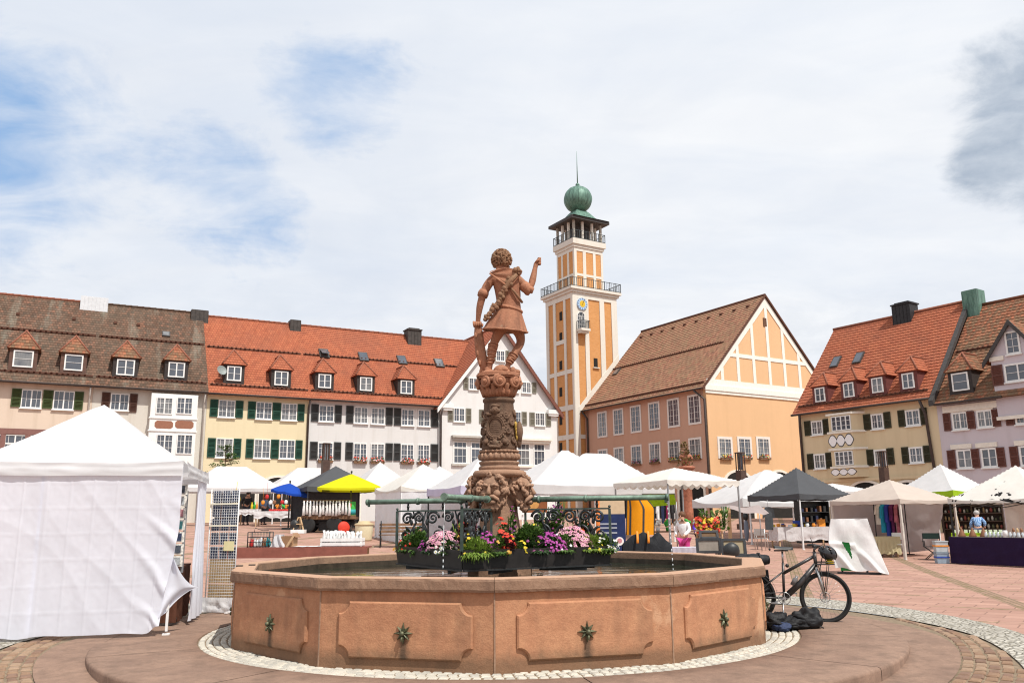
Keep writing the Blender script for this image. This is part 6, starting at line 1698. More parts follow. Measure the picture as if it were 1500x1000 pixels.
H_ = p.z - z0; mb = MB(); mb.tube([(0, 0, 0), (.03, 0, H_ * .5), (0, .02, H_)], [.09, .06, .012], 8); rr = random.Random(5)
br = []
for i in range(46):
    z = H_ * rr.uniform(.35, .98); a = rr.uniform(0, 6.28); L_ = (H_ - z) * .45 + .3; q = Vector((cos(a) * L_, sin(a) * L_, z + L_ * .25)); mb.tube([(0, 0, z), q], [.02, .006], 4); br.append((Vector((0, 0, z)), q))
mb.build('trunk', TIMBER, tr); mb = MB()
for a, b in br:
    for k in range(26): leaf(mb, a.lerp(b, rr.uniform(.25, 1.05)) + Vector([rr.uniform(-.1, .1) for _ in range(3)]), rdir(rr, 0), .17, .05)
mb.build('crown', LG, tr)
p = at(1003, 649, 47); z0 = gz(p.x, p.y); H_ = p.z - z0
orn = thing('fountain_figure', 'terracotta coloured fountain figure wrapped in greenery before the town hall facade', 'fountain figure', (p.x, p.y, z0))
TERR = simple('terracotta', (.36, .14, .085), .8, .3, 7, bump=.4)
zz = lambda py: at(1003, py, 47).z - z0
mb = MB(); mb.lathe([(.3, 0), (.28, 1), (.26, zz(690)), (.5, zz(686)), (.52, zz(683.5)), (.3, zz(682))], 16); mb.build('pillar', TERR, orn)
sk_ = [(0, 0, zz(674), .24), (0, 0, zz(669), .26), (.03, 0, zz(664), .10), (.03, 0, zz(660), .15), (.28, -.05, zz(668), .10), (.33, -.2, zz(673), .08), (-.28, -.05, zz(668), .10), (-.36, -.1, zz(672), .08), (.12, 0, zz(678), .15), (.13, 0, zz(682.5), .10), (-.12, 0, zz(678), .15), (-.13, 0, zz(682.5), .10)]
skin('figure', sk_, [(0, 1), (1, 2), (2, 3), (1, 4), (4, 5), (1, 6), (6, 7), (0, 8), (8, 9), (0, 10), (10, 11)], TERR, orn, 1)
mb = MB()
for i in range(240): z = rr.uniform(zz(684), zz(648)); a = rr.uniform(0, 6.28); q = .42 * (1 - .75 * (z - zz(684)) / (zz(648) - zz(684))); leaf(mb, Vector((q * cos(a) - .05, q * sin(a), z)), rdir(rr, .2), .2, .05)
mb.build('greenery', leaf_mat('dry_leaf', (.12, .10, .03), (.22, .14, .05)), orn)
# ============================================================ market tents
def pxof(p):
    v = Vector(p) - Vector((0, 0, EYE)); d = v.dot(_fw); return 750 + FOC * v.dot(_rt) / d, 500 - FOC * v.dot(_up) / d
C_WHITE = cloth('white_canopy', (.66, .66, .665), .30, .12, 2.5); C_OFF = cloth('ivory_canopy', (.74, .72, .67), .3, .15, 2.5); C_BEIGE = cloth('beige_canopy', (.60, .52, .46), .3, .15, 2.5)
C_GREY = cloth('charcoal_canopy', (.085, .088, .095), .12, .12, 2.5); C_WALL = cloth('white_side_cloth', (.78, .78, .81), .35, .5, 1.6); C_LAV = cloth('lavender_valance', (.60, .58, .74), .3, .2, 3)
C_LIME = cloth('lime_cloth', (.36, .58, .03), .3, .3, 3); C_YEL = cloth('yellow_parasol_cloth', (.70, .70, .02), .4, .1, 3); C_BLUE = cloth('blue_parasol_cloth', (.02, .08, .45), .3, .1, 3)
C_PURP = cloth('dark_purple_cloth', (.022, .012, .04), .0, .4, 3); C_TAUPE = cloth('taupe_side_cloth', (.44, .38, .37), .35, .5, 1.4); C_BLACKC = cloth('black_tarp', (.018, .019, .022), .0, .5, 4, .6); C_ORNG = cloth('orange_tarp', (.80, .32, .015), .35, .3, 3)
def hang(mb, tl, tr, bl, br, nu=24, nv=20, amp=.05, seed=0, folds=7, sag=.0, hem=.0):
    """hanging cloth between four corners with soft folds"""
    tl, tr, bl, br = map(Vector, (tl, tr, bl, br)); n = (tr - tl).cross(bl - tl).normalized()
    def fn(u, v):
        p = tl.lerp(tr, u).lerp(bl.lerp(br, u), v)
        f = sin(u * folds * 2 * pi + 2 * noise.noise(Vector((u * 3 + seed, v * 2, 1)))) * .5 + noise.noise(Vector((u * 5 + seed, v * 3, seed))) * 1.0 + .5 * noise.noise(Vector((u * 12 + v * 6, v * 7, seed)))
        p = p + n * amp * f * (.15 + .85 * min(1, v * 1.4)) ; p.z -= sag * sin(pi * u) * (1 - v * .5) - (hem * noise.noise(Vector((u * 6, seed, 3))) * v)
        return p
    mb.grid(fn, nu, nv)
def tent(label, px, py, Y, w, d, eave_py, canopy=C_WHITE, ridge=0.0, rz=RZA, val=.24, valm=None, legs=WMETAL, walls=(), wallm=C_WALL, scallop=0, droop=.06, truss=False, legset=(0, 1, 2, 3), exp=1.12, group='market tents', name='market_tent', legr=.022, spots=None):
    a = at(px, py, Y); z0 = gz(a.x, a.y); t = thing(name, label, 'tent', (a.x, a.y, z0), rz, group)
    rot = Matrix.Rotation(rz, 3, 'Z')
    cs = [(-w / 2, -d / 2), (w / 2, -d / 2), (w / 2, d / 2), (-w / 2, d / 2)]
    wc = [rot @ Vector((x, y, 0)) + Vector((a.x, a.y, 0)) for x, y in cs]
    near = min(wc, key=lambda p: p.y); q = pxof((near.x, near.y, 2.2)); ze = at(q[0], eave_py, near.y).z - z0; zt = a.z - z0; zc_ = ze + val
    sd = int(abs(px * 7 + py)) % 97
    def hgt(x, y):
        mx = max(0, abs(x) - ridge / 2) / (w / 2 - ridge / 2); my = abs(y) / (d / 2); m = max(mx, my)
        h = zc_ + (zt - zc_) * max(0, 1 - m) ** exp
        e = 1 - min(1, max(mx, my)); corner = min(mx, my)
        return h - droop * (m ** 4) * (1 - corner ** 3) + .018 * noise.noise(Vector((x * 2.2 + sd, y * 2.2, 0))) * min(1, m * 2)
    mb = MB()
    mb.grid(lambda u, v: (w * (u - .5), d * (v - .5), hgt(w * (u - .5), d * (v - .5))), 32, 32, smooth=False)
    for f in range(len(mb.sm)): mb.sm[f] = False
    cn = mb.build('canopy', canopy, t)
    mb = MB()
    per = [(0, 1), (1, 2), (2, 3), (3, 0)]
    for i, j in per:
        A, B = Vector((*cs[i], 0)), Vector((*cs[j], 0)); L = (B - A).length; nrm = (B - A).normalized().cross(Vector((0, 0, 1)))
        def fn(u, v):
            p = A.lerp(B, u); top = hgt(p.x, p.y); bot = ze - .05 * noise.noise(Vector((u * 5 + sd + i, 2, 0)))
            if scallop: bot = ze + .09 * abs(sin(pi * u * scallop)) * -1 + .06
            z = top + (bot - top) * v; return Vector((p.x, p.y, z)) + nrm * (.004 + .035 * v * noise.noise(Vector((u * 7 + sd, i * 3.1, v))))
        mb.grid(fn, 48 if scallop else 24, 4)
    mb.build('valance', valm or canopy, t)
    for k in legset:
        x, y = cs[k]; s = .97; g = gz(*(wc[k].xy)) - z0
        mb = MB(); mb.box((x * s, y * s, (g + zc_) / 2), (legr * 2, legr * 2, zc_ - g - .05)); mb.box((x * s, y * s, g + (zc_ - g) * .3), (legr * 2.5, legr * 2.5, (zc_ - g) * .6)); mb.box((x * s, y * s, g + .008), (.11, .11, .016)); mb.build('leg', legs, t)
    if truss:
        for i, j in per:
            A, B = Vector((*cs[i], 0)) * .965, Vector((*cs[j], 0)) * .965; mb = MB()
            for k in range(2):
                p, q_ = A.lerp(B, k / 2), A.lerp(B, (k + 1) / 2); zl, zh = ze - .12, ze + .12
                mb.bar((p.x, p.y, zh), (q_.x, q_.y, zl), .022, .022); mb.bar((p.x, p.y, zl), (q_.x, q_.y, zh), .022, .022)
            mb.build('truss', legs, t)
    for wi in walls:
        i, j = per[wi]; A, B = Vector((*cs[i], 0)) * .985, Vector((*cs[j], 0)) * .985; ga, gb = gz(*wc[i].xy) - z0, gz(*wc[j].xy) - z0
        mb = MB(); hang(mb, (A.x, A.y, ze + .08), (B.x, B.y, ze + .08), (A.x, A.y, ga + .03), (B.x, B.y, gb + .03), 36, 24, .07, sd + wi, 5, hem=.06); mb.build('side_wall', wallm, t)
    return t, cn, (z0, ze, zt, cs, wc)
DKL = simple('dark_leg', (.045, .046, .05), .45, .2, metal=.3)
tent('long white tent in front of the yellow house, with tables below', 340, 683, 46, 5.0, 3.2, 719.5, ridge=1.6, legset=(0, 1))
tent('white tent peak between the yellow house arch and the charcoal tent', 455, 685, 52, 5.2, 3.2, 718, ridge=1.6, legset=(0, 1))
tent('charcoal tent left of the yellow parasol, with a hanging dark back sheet', 492, 682, 42, 3.6, 3.2, 719, C_GREY, legs=DKL, walls=(2,), wallm=C_GREY)
tent('white tent peak right behind the yellow parasol', 557, 676, 45, 3.2, 3.0, 718, legset=(1, 2))
tent('white walled tent with sagging valance behind the park bench', 620, 679, 34, 3.0, 3.0, 719.5, C_OFF, walls=(0, 1, 3), droop=.16, val=.22)
tent('small white tent peak far behind, between the walled tent and the lavender edged tent', 644, 682, 47, 3.0, 3.0, 716, legset=(0, 1))
tent('white tent with a lavender valance directly left of the column', 705, 667, 31.5, 3.1, 3.1, 723.5, valm=C_LAV, val=.30, walls=(2,), legs=DKL)
tent('large white tent directly right of the column, near corner in front', 828, 659.5, 31, 4.6, 3.1, 723, ridge=.3, val=.34, legset=(1, 2), walls=())
tent('white tent with a flat ridge behind the large white tent, touching the scalloped canopy', 874, 664, 38, 6.2, 3.1, 722.5, ridge=1.4, val=.30, legset=(1, 2))
tent('low ivory canopy with scalloped edge on one visible grey pole', 988, 684.5, 29, 3.05, 3.0, 710.5, C_OFF, ridge=0, val=.18, scallop=9, legs=GREYM, exp=.9, droop=.02)
tent('wide white tent with drooping edge behind the charcoal tent on the right', 1124, 688, 43, 7.0, 3.6, 742, ridge=.4, val=.42, droop=.25, exp=1.0, legset=(0, 2))
tent('charcoal tent with one white front leg, in front of the beige yellow house', 1166, 684, 37, 3.05, 3.0, 731.5, C_GREY, legs=WMETAL, val=.26, legset=(0, 1, 3), truss=False)
tent('small white tent top just right of the charcoal tent', 1219, 707.5, 48, 3.4, 3.0, 724, legset=(0, 1), exp=.95)
tb = tent('low beige pavilion over the clothes rail, with taupe cloth wall', 1302.6, 702, 32, 3.1, 3.1, 737.5, C_BEIGE, val=.18, walls=(), exp=1.0, legs=simple('beige_pole', (.55, .5, .45), .5, .1), legr=.032)
tent('white tent with lime green valance in front of the lilac house', 1377, 679, 39, 3.1, 3.1, 725.5, valm=C_LIME, val=.24, legset=(0, 1, 2), walls=())
def spotted():
    t = NT('spotted_canopy'); n = t.noise(1.3, 3, .6, None, 1.5); m = t.math('GREATER_THAN', n, .645); w = t.noise(2.4, 5, .6)
    c = t.mix(t.ramp(w, [(.3, (.70, .68, .63)), (.7, (.78, .76, .71))]), (.03, .03, .03), m); t.done(c, .9, None, spec=.1)
    tr = t.new('ShaderNodeBsdfTranslucent'); t.lk(c, tr.inputs[0]); mx = t.new('ShaderNodeMixShader'); mx.inputs[0].default_value = .25
    t.lk(t.b.outputs[0], mx.inputs[1]); t.lk(tr.outputs[0], mx.inputs[2]); t.lk(mx.outputs[0], t.out.inputs[0]); return t.mat
tent('ivory tent printed with black figures, at the right edge over the purple table', 1487, 681, 28.5, 3.1, 3.1, 735, spotted(), val=.2, legs=BLACKM, truss=True, droop=.12, walls=(1,), wallm=C_BEIGE, legset=(0, 1, 3))
# taupe cloth wall of the beige pavilion, slung on the far right side
t_, cn_, (z0, ze, zt, cs, wc) = tb
mb = MB(); hang(mb, (cs[1][0], cs[1][1] + .5, ze + .1), (cs[2][0], cs[2][1], ze + .1), (cs[1][0] + .1, cs[1][1] + 1.0, .25), (cs[2][0] + .15, cs[2][1] - .1, .05), 30, 24, .14, 5, 2, .1); mb.build('side_wall', C_TAUPE, t_)
mb = MB(); hang(mb, (cs[3][0], cs[3][1], ze + .1), (cs[2][0], cs[2][1], ze + .1), (cs[3][0], cs[3][1], .1), (cs[2][0], cs[2][1], .1), 30, 20, .12, 9, 3, .1); mb.build('side_wall', C_TAUPE, t_)

# ---------------------------------------------------------- the big white tent in the left foreground
RB = radians(14)
a = at(153, 589.5, 13.7); z0 = gz(a.x, a.y)
big = thing('market_tent', 'big closed white tent with a creased cloth front in the left foreground', 'tent', (a.x, a.y, z0), RB, 'market tents')
w2 = 1.5; CT = [(-w2, -w2), (w2, -w2), (w2, w2), (-w2, w2)]
rot = Matrix.Rotation(RB, 3, 'Z'); nc = rot @ Vector((w2, -w2, 0)) + Vector((a.x, a.y, 0)); q = pxof((nc.x, nc.y, 2.2))
ze = at(q[0], 697, nc.y).z - z0; zv = at(q[0], 675, nc.y).z - z0; zt = a.z - z0
def hb(x, y):
    m = min(1, max(abs(x), abs(y)) / w2); c = min(abs(x), abs(y)) / w2
    return zv + (zt - zv) * max(0, 1 - m) ** 1.22 + .035 * (1 - sm(0, .12, m)) * -1 - .035 * m ** 5 * (1 - c ** 4) + .008 * noise.noise(Vector((x * 3, y * 3, 5)))
C_BIG = cloth('bright_white_canopy', (.67, .67, .68), .28, .05, 2)
mb = MB(); mb.grid(lambda u, v: (2 * w2 * (u - .5), 2 * w2 * (v - .5), hb(2 * w2 * (u - .5), 2 * w2 * (v - .5))), 48, 48, smooth=False); mb.build('canopy', C_BIG, big)
mb = MB()
for i in range(4):
    A, B = Vector((*CT[i], 0)), Vector((*CT[(i + 1) % 4], 0)); nrm = (B - A).normalized().cross(Vector((0, 0, 1)))
    def fn(u, v):
        p = A.lerp(B, u); top = hb(p.x, p.y); bot = ze + .012 * noise.noise(Vector((u * 4 + i, 1, 0)))
        return Vector((p.x, p.y, top + (bot - top) * v)) + nrm * (.05 + .02 * sm(.3, .5, v) * (1 + .5 * noise.noise(Vector((u * 5, i, 7)))) + .012 * noise.noise(Vector((u * 9, v * 3, i))))
    mb.grid(fn, 60, 8)
mb.build('valance', C_BIG, big)
for k, (x, y) in enumerate(CT):
    mb = MB(); mb.box((x * .94, y * .94, zv / 2), (.035, .035, zv - .1)); mb.box((x * .94, y * .94, .01), (.10, .10, .02)); mb.build('leg', WMETAL, big)
C_SHEET = cloth('creased_white_sheet', (.80, .82, .90), .38, .0, 1.6)
def sheet(x0, x1, seed, slant_r=0.0, sagtop=0, off=0):
    mb = MB()
    def fn(u, v):
        x = x0 + (x1 - x0) * u; hemz = .045 + .03 * noise.noise(Vector((u * 4 + seed, 0, 2))) + .10 * sm(.78, 1, u) * slant_r
        top = ze + .16 - sagtop * .10 * max(0, noise.noise(Vector((u * 3.2, seed, 9))) + .2)
        z = top + (hemz - top) * v
        xr = x - slant_r * sm(.80, 1.0, u) * (.17 * sm(.35, 1, v))
        d = .0
        d += .022 * noise.noise(Vector((x * .9 + seed, z * .6, 0)))
        r1 = 1 - abs(noise.noise(Vector((x * 1.5 + z * 1.3 + seed, (x - z) * .45, 4)))) * 2; d += .016 * max(0, r1 - .35) ** 1.5
        r2 = 1 - abs(noise.noise(Vector((x * 3.1 - z * 2.6 + seed, (x + z) * .9, 8)))) * 2; d += .008 * max(0, r2 - .5) ** 1.5
        gx, gz2 = abs((x / .31) % 1 - .5), abs((z / .36) % 1 - .5); d += .006 * sm(.42, .5, gx) + .004 * sm(.44, .5, gz2) + .006 * noise.noise(Vector((x * 7, z * 1.2, seed))) + .002 * noise.noise(Vector((x * 16, z * 14, seed)))
        k = sm(.62, 1, u) * slant_r       # strong diagonal folds gathered to the right leg
        d += k * (.05 * max(0, sin((x * 1.1 + z * 1.5) * 7.5 + noise.noise(Vector((x, z, 2))) * 2)) ** 2 - .02) * sm(.15, .5, v)
        d += .05 * v * v * sin(u * 5 + seed)
        return (xr, -w2 - .012 - d * (1 - .7 * (1 - sm(0, .06, u)) * (off > 0)) - off, z)
    mb.grid(fn, 120, 100); return mb
sheet(-w2 - .02, -.36, 3, 0, 1).build('side_wall', C_SHEET, big); sheet(-.40, w2 + .0, 3, 1.0, .4, .012).build('side_wall', C_SHEET, big)
mb = MB()        # loose corner of the sheet blown outwards
def flap(u, v):
    p = Vector((w2 - .07, -w2 - .02, 1.10)).lerp(Vector((w2 - .19, -w2 - .02, .25)), v); tip = Vector((w2 + .30, -w2 + .45, .62)); q = p.lerp(tip, u * (1 - abs(v - .52) * 1.75))
    q.y += .05 * sin(u * 6 + v * 4); return q
mb.grid(flap, 14, 20); mb.build('loose_flap', C_SHEET, big)
mb = MB()        # gathered curtain at the back right leg
def curt(u, v):
    z = ze + .1 + (.06 - ze - .1) * v; y0 = .45 - .75 * v ** 1.5
    return (w2 + .01 + .05 * v + .035 * sin(u * 30 + 2 * noise.noise(Vector((u, v * 3, 1)))) + .06 * sm(.3, 1, v) * sin(pi * u), y0 + (w2 - .08 - y0) * u, z)
mb.grid(curt, 40, 30); mb.build('curtain', C_SHEET, big)
ang = RB
def bw(x, y): p = rot @ Vector((x, y, 0)); return a.x + p.x, a.y + p.y
# goods behind the opening
x, y = bw(w2 - .25, .55); tt = thing('stall_table', 'dark brown draped table inside the big white tent, seen through its side opening', 'table', (x, y, gz(x, y)), RB)
mb = MB(); hang(mb, (-.55, -.8, .86), (.12, -.8, .86), (-.55, -.85, .05), (.14, -.85, .05), 20, 14, .04, 2, 5); hang(mb, (.12, -.8, .86), (.12, .7, .86), (.14, -.8, .05), (.14, .7, .05), 20, 14, .04, 3, 6); mb.box((-.2, -.05, .87), (.66, 1.5, .03)); mb.build('table_cloth', cloth('brown_cloth', (.085, .035, .022), 0, .4, 4), tt)
mb = MB(); [mb.box((sx * .2 - .2, sy * .65 - .05, .4), (.04, .04, .8)) for sx in (-1, 1) for sy in (-1, 1)]; mb.build('table_legs', BLACKM, tt)
PIC = [simple('print_%s' % n, c, .5, .5, 30) for n, c in (('grey', (.35, .37, .38)), ('teal', (.07, .25, .26)), ('ink', (.06, .07, .09)), ('rose', (.42, .2, .22)), ('navy', (.035, .05, .10)), ('paper', (.62, .6, .55)))]
x, y = bw(w2 - .30, -.15); pr = thing('picture_rack', 'tall rack of small prints inside the opening of the big white tent', 'rack', (x, y, gz(x, y)), RB)
mb = MB(); mb.box((-.2, .05, 1.45), (.04, .04, 1.3)); mb.box((.2, .05, 1.45), (.04, .04, 1.3)); mb.build('rack_frame', GREYM, pr)
for j in range(7):
    mb = MB(); mb.box((0, 0, .98 + j * .19), (.42, .02, .165)); o = mb.build('print', PIC[5], pr); mb = MB(); mb.box((-.1, -.014, .98 + j * .19), (.14, .008, .12)); mb.box((.1, -.014, .98 + j * .19), (.14, .008, .12)); mb.build('picture', PIC[(j * 2) % 5], o)
# wire grid stand
p = at(321, 878, 15.6); x, y = p.x, p.y; gzz = gz(x, y)
gs = thing('wire_grid_stand', 'white wire grid stand hung with dark cards and kraft boards, beside the big tent', 'display stand', (x, y, gzz), radians(-12))
gw, gh = .56, at(321, 716, 15.6).z - gzz
mb = MB()
for i in range(13): mb.tube([(-gw / 2 + gw * i / 12, 0, .04), (-gw / 2 + gw * i / 12, 0, gh)], .0035 if 0 < i < 12 else .012, 5)
for i in range(44): mb.tube([(-gw / 2, -.004, .06 + (gh - .08) * i / 43), (gw / 2, -.004, .06 + (gh - .08) * i / 43)], .0035, 5)
mb.build('wire_grid', WMETAL, gs)
mb = MB()
for s in (-1, 1): mb.bar((s * gw / 2, -.25, .03), (s * gw / 2, .3, .03), .03, .03)
mb.build('stand_foot', WMETAL, gs)
mb = MB(); rr = random.Random(2)
for j in range(5):
    for i in range(3): mb.box((-gw / 2 + .1 + i * .185, .03, gh - .14 - j * .25), (.165, .012, .215))
mb.build('dark_card', PIC[4], gs)
mb = MB(); KR = simple('kraft_board', (.50, .35, .19), .8, .12); mb.box((-.0, .04, .28 + .02), (gw * .92, .015, .38)); mb.box((-.0, .042, .72), (gw * .92, .015, .42)); mb.build('kraft_board', KR, gs)
mb = MB(); mb.box((.14, -.02, gh - 1.02), (.2, .012, .17)); mb.build('price_note', simple('cream_note', (.75, .68, .38), .8, .05), gs)
mb = MB(); [mb.box((.0, -.02, z), (gw, .02, .03)) for z in (gh - .27, gh - .66)]; mb.build('label_strip', simple('cream_strip', (.78, .74, .60), .8, .05), gs)
mb = MB(); hang(mb, (-.3, -.06, .27), (.34, -.06, .27), (-.32, -.1, .02), (.40, -.1, .02), 16, 8, .05, 4, 3); mb.build('plastic_sheet', cloth('white_film', (.78, .78, .8), .4, .4, 5), gs)
# ============================================================ market goods
def G3(px, py, Y):
    p = at(px, py, Y); return p.x, p.y, gz(p.x, p.y)
def table(label, px, Y, L, D, H, rz, clothm=None, drop=.35, drops=(0,), legs=True, topm=None, seed=1, cat='table', name='stall_table', group=None):
    x, y, z = G3(px, 760, Y); t = thing(name, label, cat, (x, y, z), rz, group)
    mb = MB(); mb.box((0, 0, H - .02), (L, D, .04)); mb.build('table_top', topm or PALEWOOD, t)
    for sx in (-1, 1):
        for sy in (-1, 1): mb = MB(); mb.box((sx * (L / 2 - .08), sy * (D / 2 - .07), (H - .04) / 2), (.05, .05, H - .04)); mb.build('leg', PALEWOOD, t)
    if clothm:
        mb = MB(); c = [(-L / 2 - .02, -D / 2 - .02), (L / 2 + .02, -D / 2 - .02), (L / 2 + .02, D / 2 + .02), (-L / 2 - .02, D / 2 + .02)]
        mb.grid(lambda u, v: (c[0][0] + (L + .04) * u, c[0][1] + (D + .04) * v, H + .006 + .006 * noise.noise(Vector((u * 7, v * 7, seed)))), 16, 8)
        for i in range(4):
            if i not in drops: continue
            A, B = c[i], c[(i + 1) % 4]; hang(mb, (*A, H + .006), (*B, H + .006), (*A, H - drop), (*B, H - drop), 30, 10, .045, seed + i, 6, hem=.12)
        mb.build('table_cloth', clothm, t)
    return t
def on(t, lx, ly): 
    r = Matrix.Rotation(t.rotation_euler.z, 3, 'Z') @ Vector((lx, ly, 0)); return t.location.x + r.x, t.location.y + r.y
def ware(name, label, cat, t, lx, ly, H, build, mats, group=None, rz=0):
    x, y = on(t, lx, ly); mb = MB(); build(mb); o = mb.build(name, mats); o.location = (x, y, t.location.z + H); o.rotation_euler.z = t.rotation_euler.z + rz; tag(o, label, cat, group); return o
S_ = lambda n, c, r=.6, v=.15: simple(n, c, r, v)
REDC = S_('red_ware', (.5, .03, .03)); YELC = S_('yellow_ware', (.7, .5, .03)); GRNC = S_('green_ware', (.04, .35, .06)); ORC = S_('orange_ware', (.7, .25, .03)); BLUC = S_('blue_ware', (.03, .07, .35)); WHC = S_('white_ware', (.74, .74, .73)); BRC = S_('brown_ware', (.22, .10, .05)); CARD = S_('cardboard', (.30, .17, .09)); TEAL = S_('teal_ware', (.03, .3, .33))
GLASSM = simple('clear_glass', (.5, .53, .55), .08, .05, spec=.6)
# --- left: low brown table behind the rim with crates on it
tb = table('long brown table just behind the left rim of the basin, carrying crates and boxes', 438, 21, 3.5, .8, .80, radians(2), topm=simple('red_brown_board', (.22, .075, .055), .6, .15))
mb = MB(); mb.box((0, -.41, .67), (3.5, .03, .22)); mb.build('apron', bpy.data.materials['red_brown_board'], tb)
mb = MB(); mb.bar((-1.70, -.46, .78), (-1.70, -.46, .45), .05, .05); mb.bar((-1.62, -.45, .8), (-1.70, -.62, .76), .04, .04); mb.build('bracket', BLACKM, tb)
def bx_(px): return (at(px, 808, 21).x - tb.location.x)
t = thing('wire_basket', 'dark wire basket of small bottles on the left part of the brown table', 'basket', (*on(tb, bx_(381), 0), tb.location.z + .80), 0)
mb = MB(); W, D, Hh = .52, .34, .36
for z in (.02, .12, .24, Hh):
    for A, B in (((-W / 2, -D / 2), (W / 2, -D / 2)), ((W / 2, -D / 2), (W / 2, D / 2)), ((W / 2, D / 2), (-W / 2, D / 2)), ((-W / 2, D / 2), (-W / 2, -D / 2))): mb.tube([(*A, z), (*B, z)], .008, 5)
for i in range(8):
    for s in (-1, 1): mb.tube([(-W / 2 + W * i / 7, s * D / 2, 0), (-W / 2 + W * i / 7, s * D / 2, Hh)], .006 if 0 < i < 7 else .014, 5)
mb.build('wire_frame', BLACKM, t)
mb = MB(); mb.tube([(-.16, 0, Hh), (-.14, 0, Hh + .1), (.05, 0, Hh + .04), (.2, 0, Hh + .05)], .008, 5); mb.build('handle', BLACKM, t)
rr = random.Random(3)
for i in range(10):
    x, y = -.2 + .1 * (i % 5), -.08 + .16 * (i // 5); h = rr.uniform(.16, .24); mb = MB(); mb.lathe([(.035, 0), (.04, .02), (.04, h * .6), (.018, h * .75), (.018, h)], 10); o = mb.build('bottle', (REDC, WHC, GLASSM, BRC, TEAL)[i % 5]); o.location = (t.location.x + x, t.location.y + y, t.location.z + .02); tag(o, 'small bottle standing in the dark wire basket', 'bottle', 'bottles in the wire basket')
x, y = on(tb, bx_(423), .02); t = thing('cardboard_box', 'open brown cardboard box on the brown table with a wooden slat in front', 'box', (x, y, tb.location.z + .80), radians(-14))
mb = MB(); w_, d2, h = .30, .26, .26; th = .012
mb.box((0, -d2 / 2, h / 2), (w_, th, h)); mb.box((0, d2 / 2, h / 2), (w_, th, h)); mb.box((-w_ / 2, 0, h / 2), (th, d2 - th, h)); mb.box((w_ / 2, 0, h / 2), (th, d2 - th, h)); mb.box((0, 0, .008), (w_, d2, .012)); mb.build('carton', CARD, t)
mb = MB(); mb.box((w_ / 2 + .04, 0, h + .02), (.13, d2, .01), ry=.9); mb.build('box_flap', CARD, t)
x, y = on(tb, bx_(428), -.25); mb = MB(); mb.box((0, 0, .15), (.05, .015, .34), ry=.55); o = mb.build('lath', PALEWOOD, None, (x, y, tb.location.z + .80)); tag(o, 'pale wooden slat leaning on the open cardboard box', 'slat')
x, y = on(tb, bx_(408), .0); mb = MB(); mb.grid(lambda u, v: ((u - .5) * .34 * (1.1 - .5 * v), -.12 + .04 * sin(u * 12 + v * 4) + .05 * v, .0 + .30 * v * (1 - .25 * (u - .5) ** 2 * 4) + .01 * sin(u * 20)), 16, 12); mb.grid(lambda u, v: ((u - .5) * .36 * (1.1 - .5 * v), .12 - .05 * v + .03 * sin(u * 10), .30 * v), 12, 8); o = mb.build('plastic_bag', cloth('white_bag', (.75, .75, .77), .4, .5, 8), None, (x, y, tb.location.z + .80)); tag(o, 'crumpled white plastic bag beside the open cardboard box', 'bag')
x, y = on(tb, bx_(450), .0); mb = MB(); mb.grid(lambda u, v: ((u - .5) * .75, (v - .5) * .5, .012 + .012 * noise.noise(Vector((u * 6, v * 4, 2)))), 20, 10); o = mb.build('paper_sheet', WHC, None, (x, y, tb.location.z + .80)); tag(o, 'white paper sheet lying flat on the brown table', 'paper')
x, y = on(tb, bx_(501), .02); t = thing('crate', 'white slatted crate packed with white paper wrapped bottles on the brown table', 'crate', (x, y, tb.location.z + .80), 0)
mb = MB(); W, D = 1.0, .42
for z in (.06, .16):
    for A, B in (((-W / 2, -D / 2), (W / 2, -D / 2)), ((W / 2, -D / 2), (W / 2, D / 2)), ((W / 2, D / 2), (-W / 2, D / 2)), ((-W / 2, D / 2), (-W / 2, -D / 2))): mb.bar((*A, z), (*B, z), .02, .075)
for sx in (-1, 1):
    for sy in (-1, 1): mb.box((sx * (W / 2 - .02), sy * (D / 2 - .02), .1), (.04, .04, .2))
mb.box((0, 0, .015), (W - .02, D - .02, .02)); mb.build('crate_box', WHC, t)
for i in range(33):
    u, v = i % 11, i // 11; mb = MB(); h = rr.uniform(.27, .36); mb.lathe([(.035, 0), (.04, h * .6), (.022, h * .8), (.03, h)], 8, wob=lambda A, z: 1 + .12 * sin(A * 3 + z * 30)); o = mb.build('wrapped_bottle', WHC); o.location = (x - .43 + u * .086 + rr.uniform(-.01, .01), y - .13 + v * .13, tb.location.z + .83); o.rotation_euler = (rr.uniform(-.12, .12), rr.uniform(-.12, .12), 0); tag(o, 'white paper wrapped bottle packed in the white slatted crate', 'bottle', 'paper wrapped bottles in the crate')
# --- wagon with a row of white braids
x, y, z = G3(484, 770, 38.5); wg = thing('market_wagon', 'dark market wagon hung with a row of white braids under the charcoal tent', 'wagon', (x, y, z), radians(4))
dk = at(484, 757, 38.5).z - z
mb = MB(); mb.box((0, 0, dk - .05), (2.35, 1.2, .12)); mb.box((0, -.61, dk + .0), (2.4, .04, .16)); mb.build('deck', TIMBER, wg)
mb = MB(); [mb.bar((s * 1.0, 0, dk - .12), (s * .9, 0, .35), .12, .3) for s in (-1, 1)]; mb.box((0, 0, dk - .2), (2.1, .12, .16)); mb.box((0, -.1, .3), (1.9, .08, .08)); mb.box((.2, .2, dk - .4), (1.4, .7, .4)); mb.build('undercarriage', BLACKM, wg)
def wheel_mb(R0, w, spokes=0):
    mb = MB(); mb.M = Matrix.Rotation(pi / 2, 4, 'X'); mb.lathe([(R0 * .62, -w / 2), (R0 * .93, -w / 2), (R0, -w * .3), (R0, w * .3), (R0 * .93, w / 2), (R0 * .62, w / 2)], 28); mb.M = Matrix(); return mb
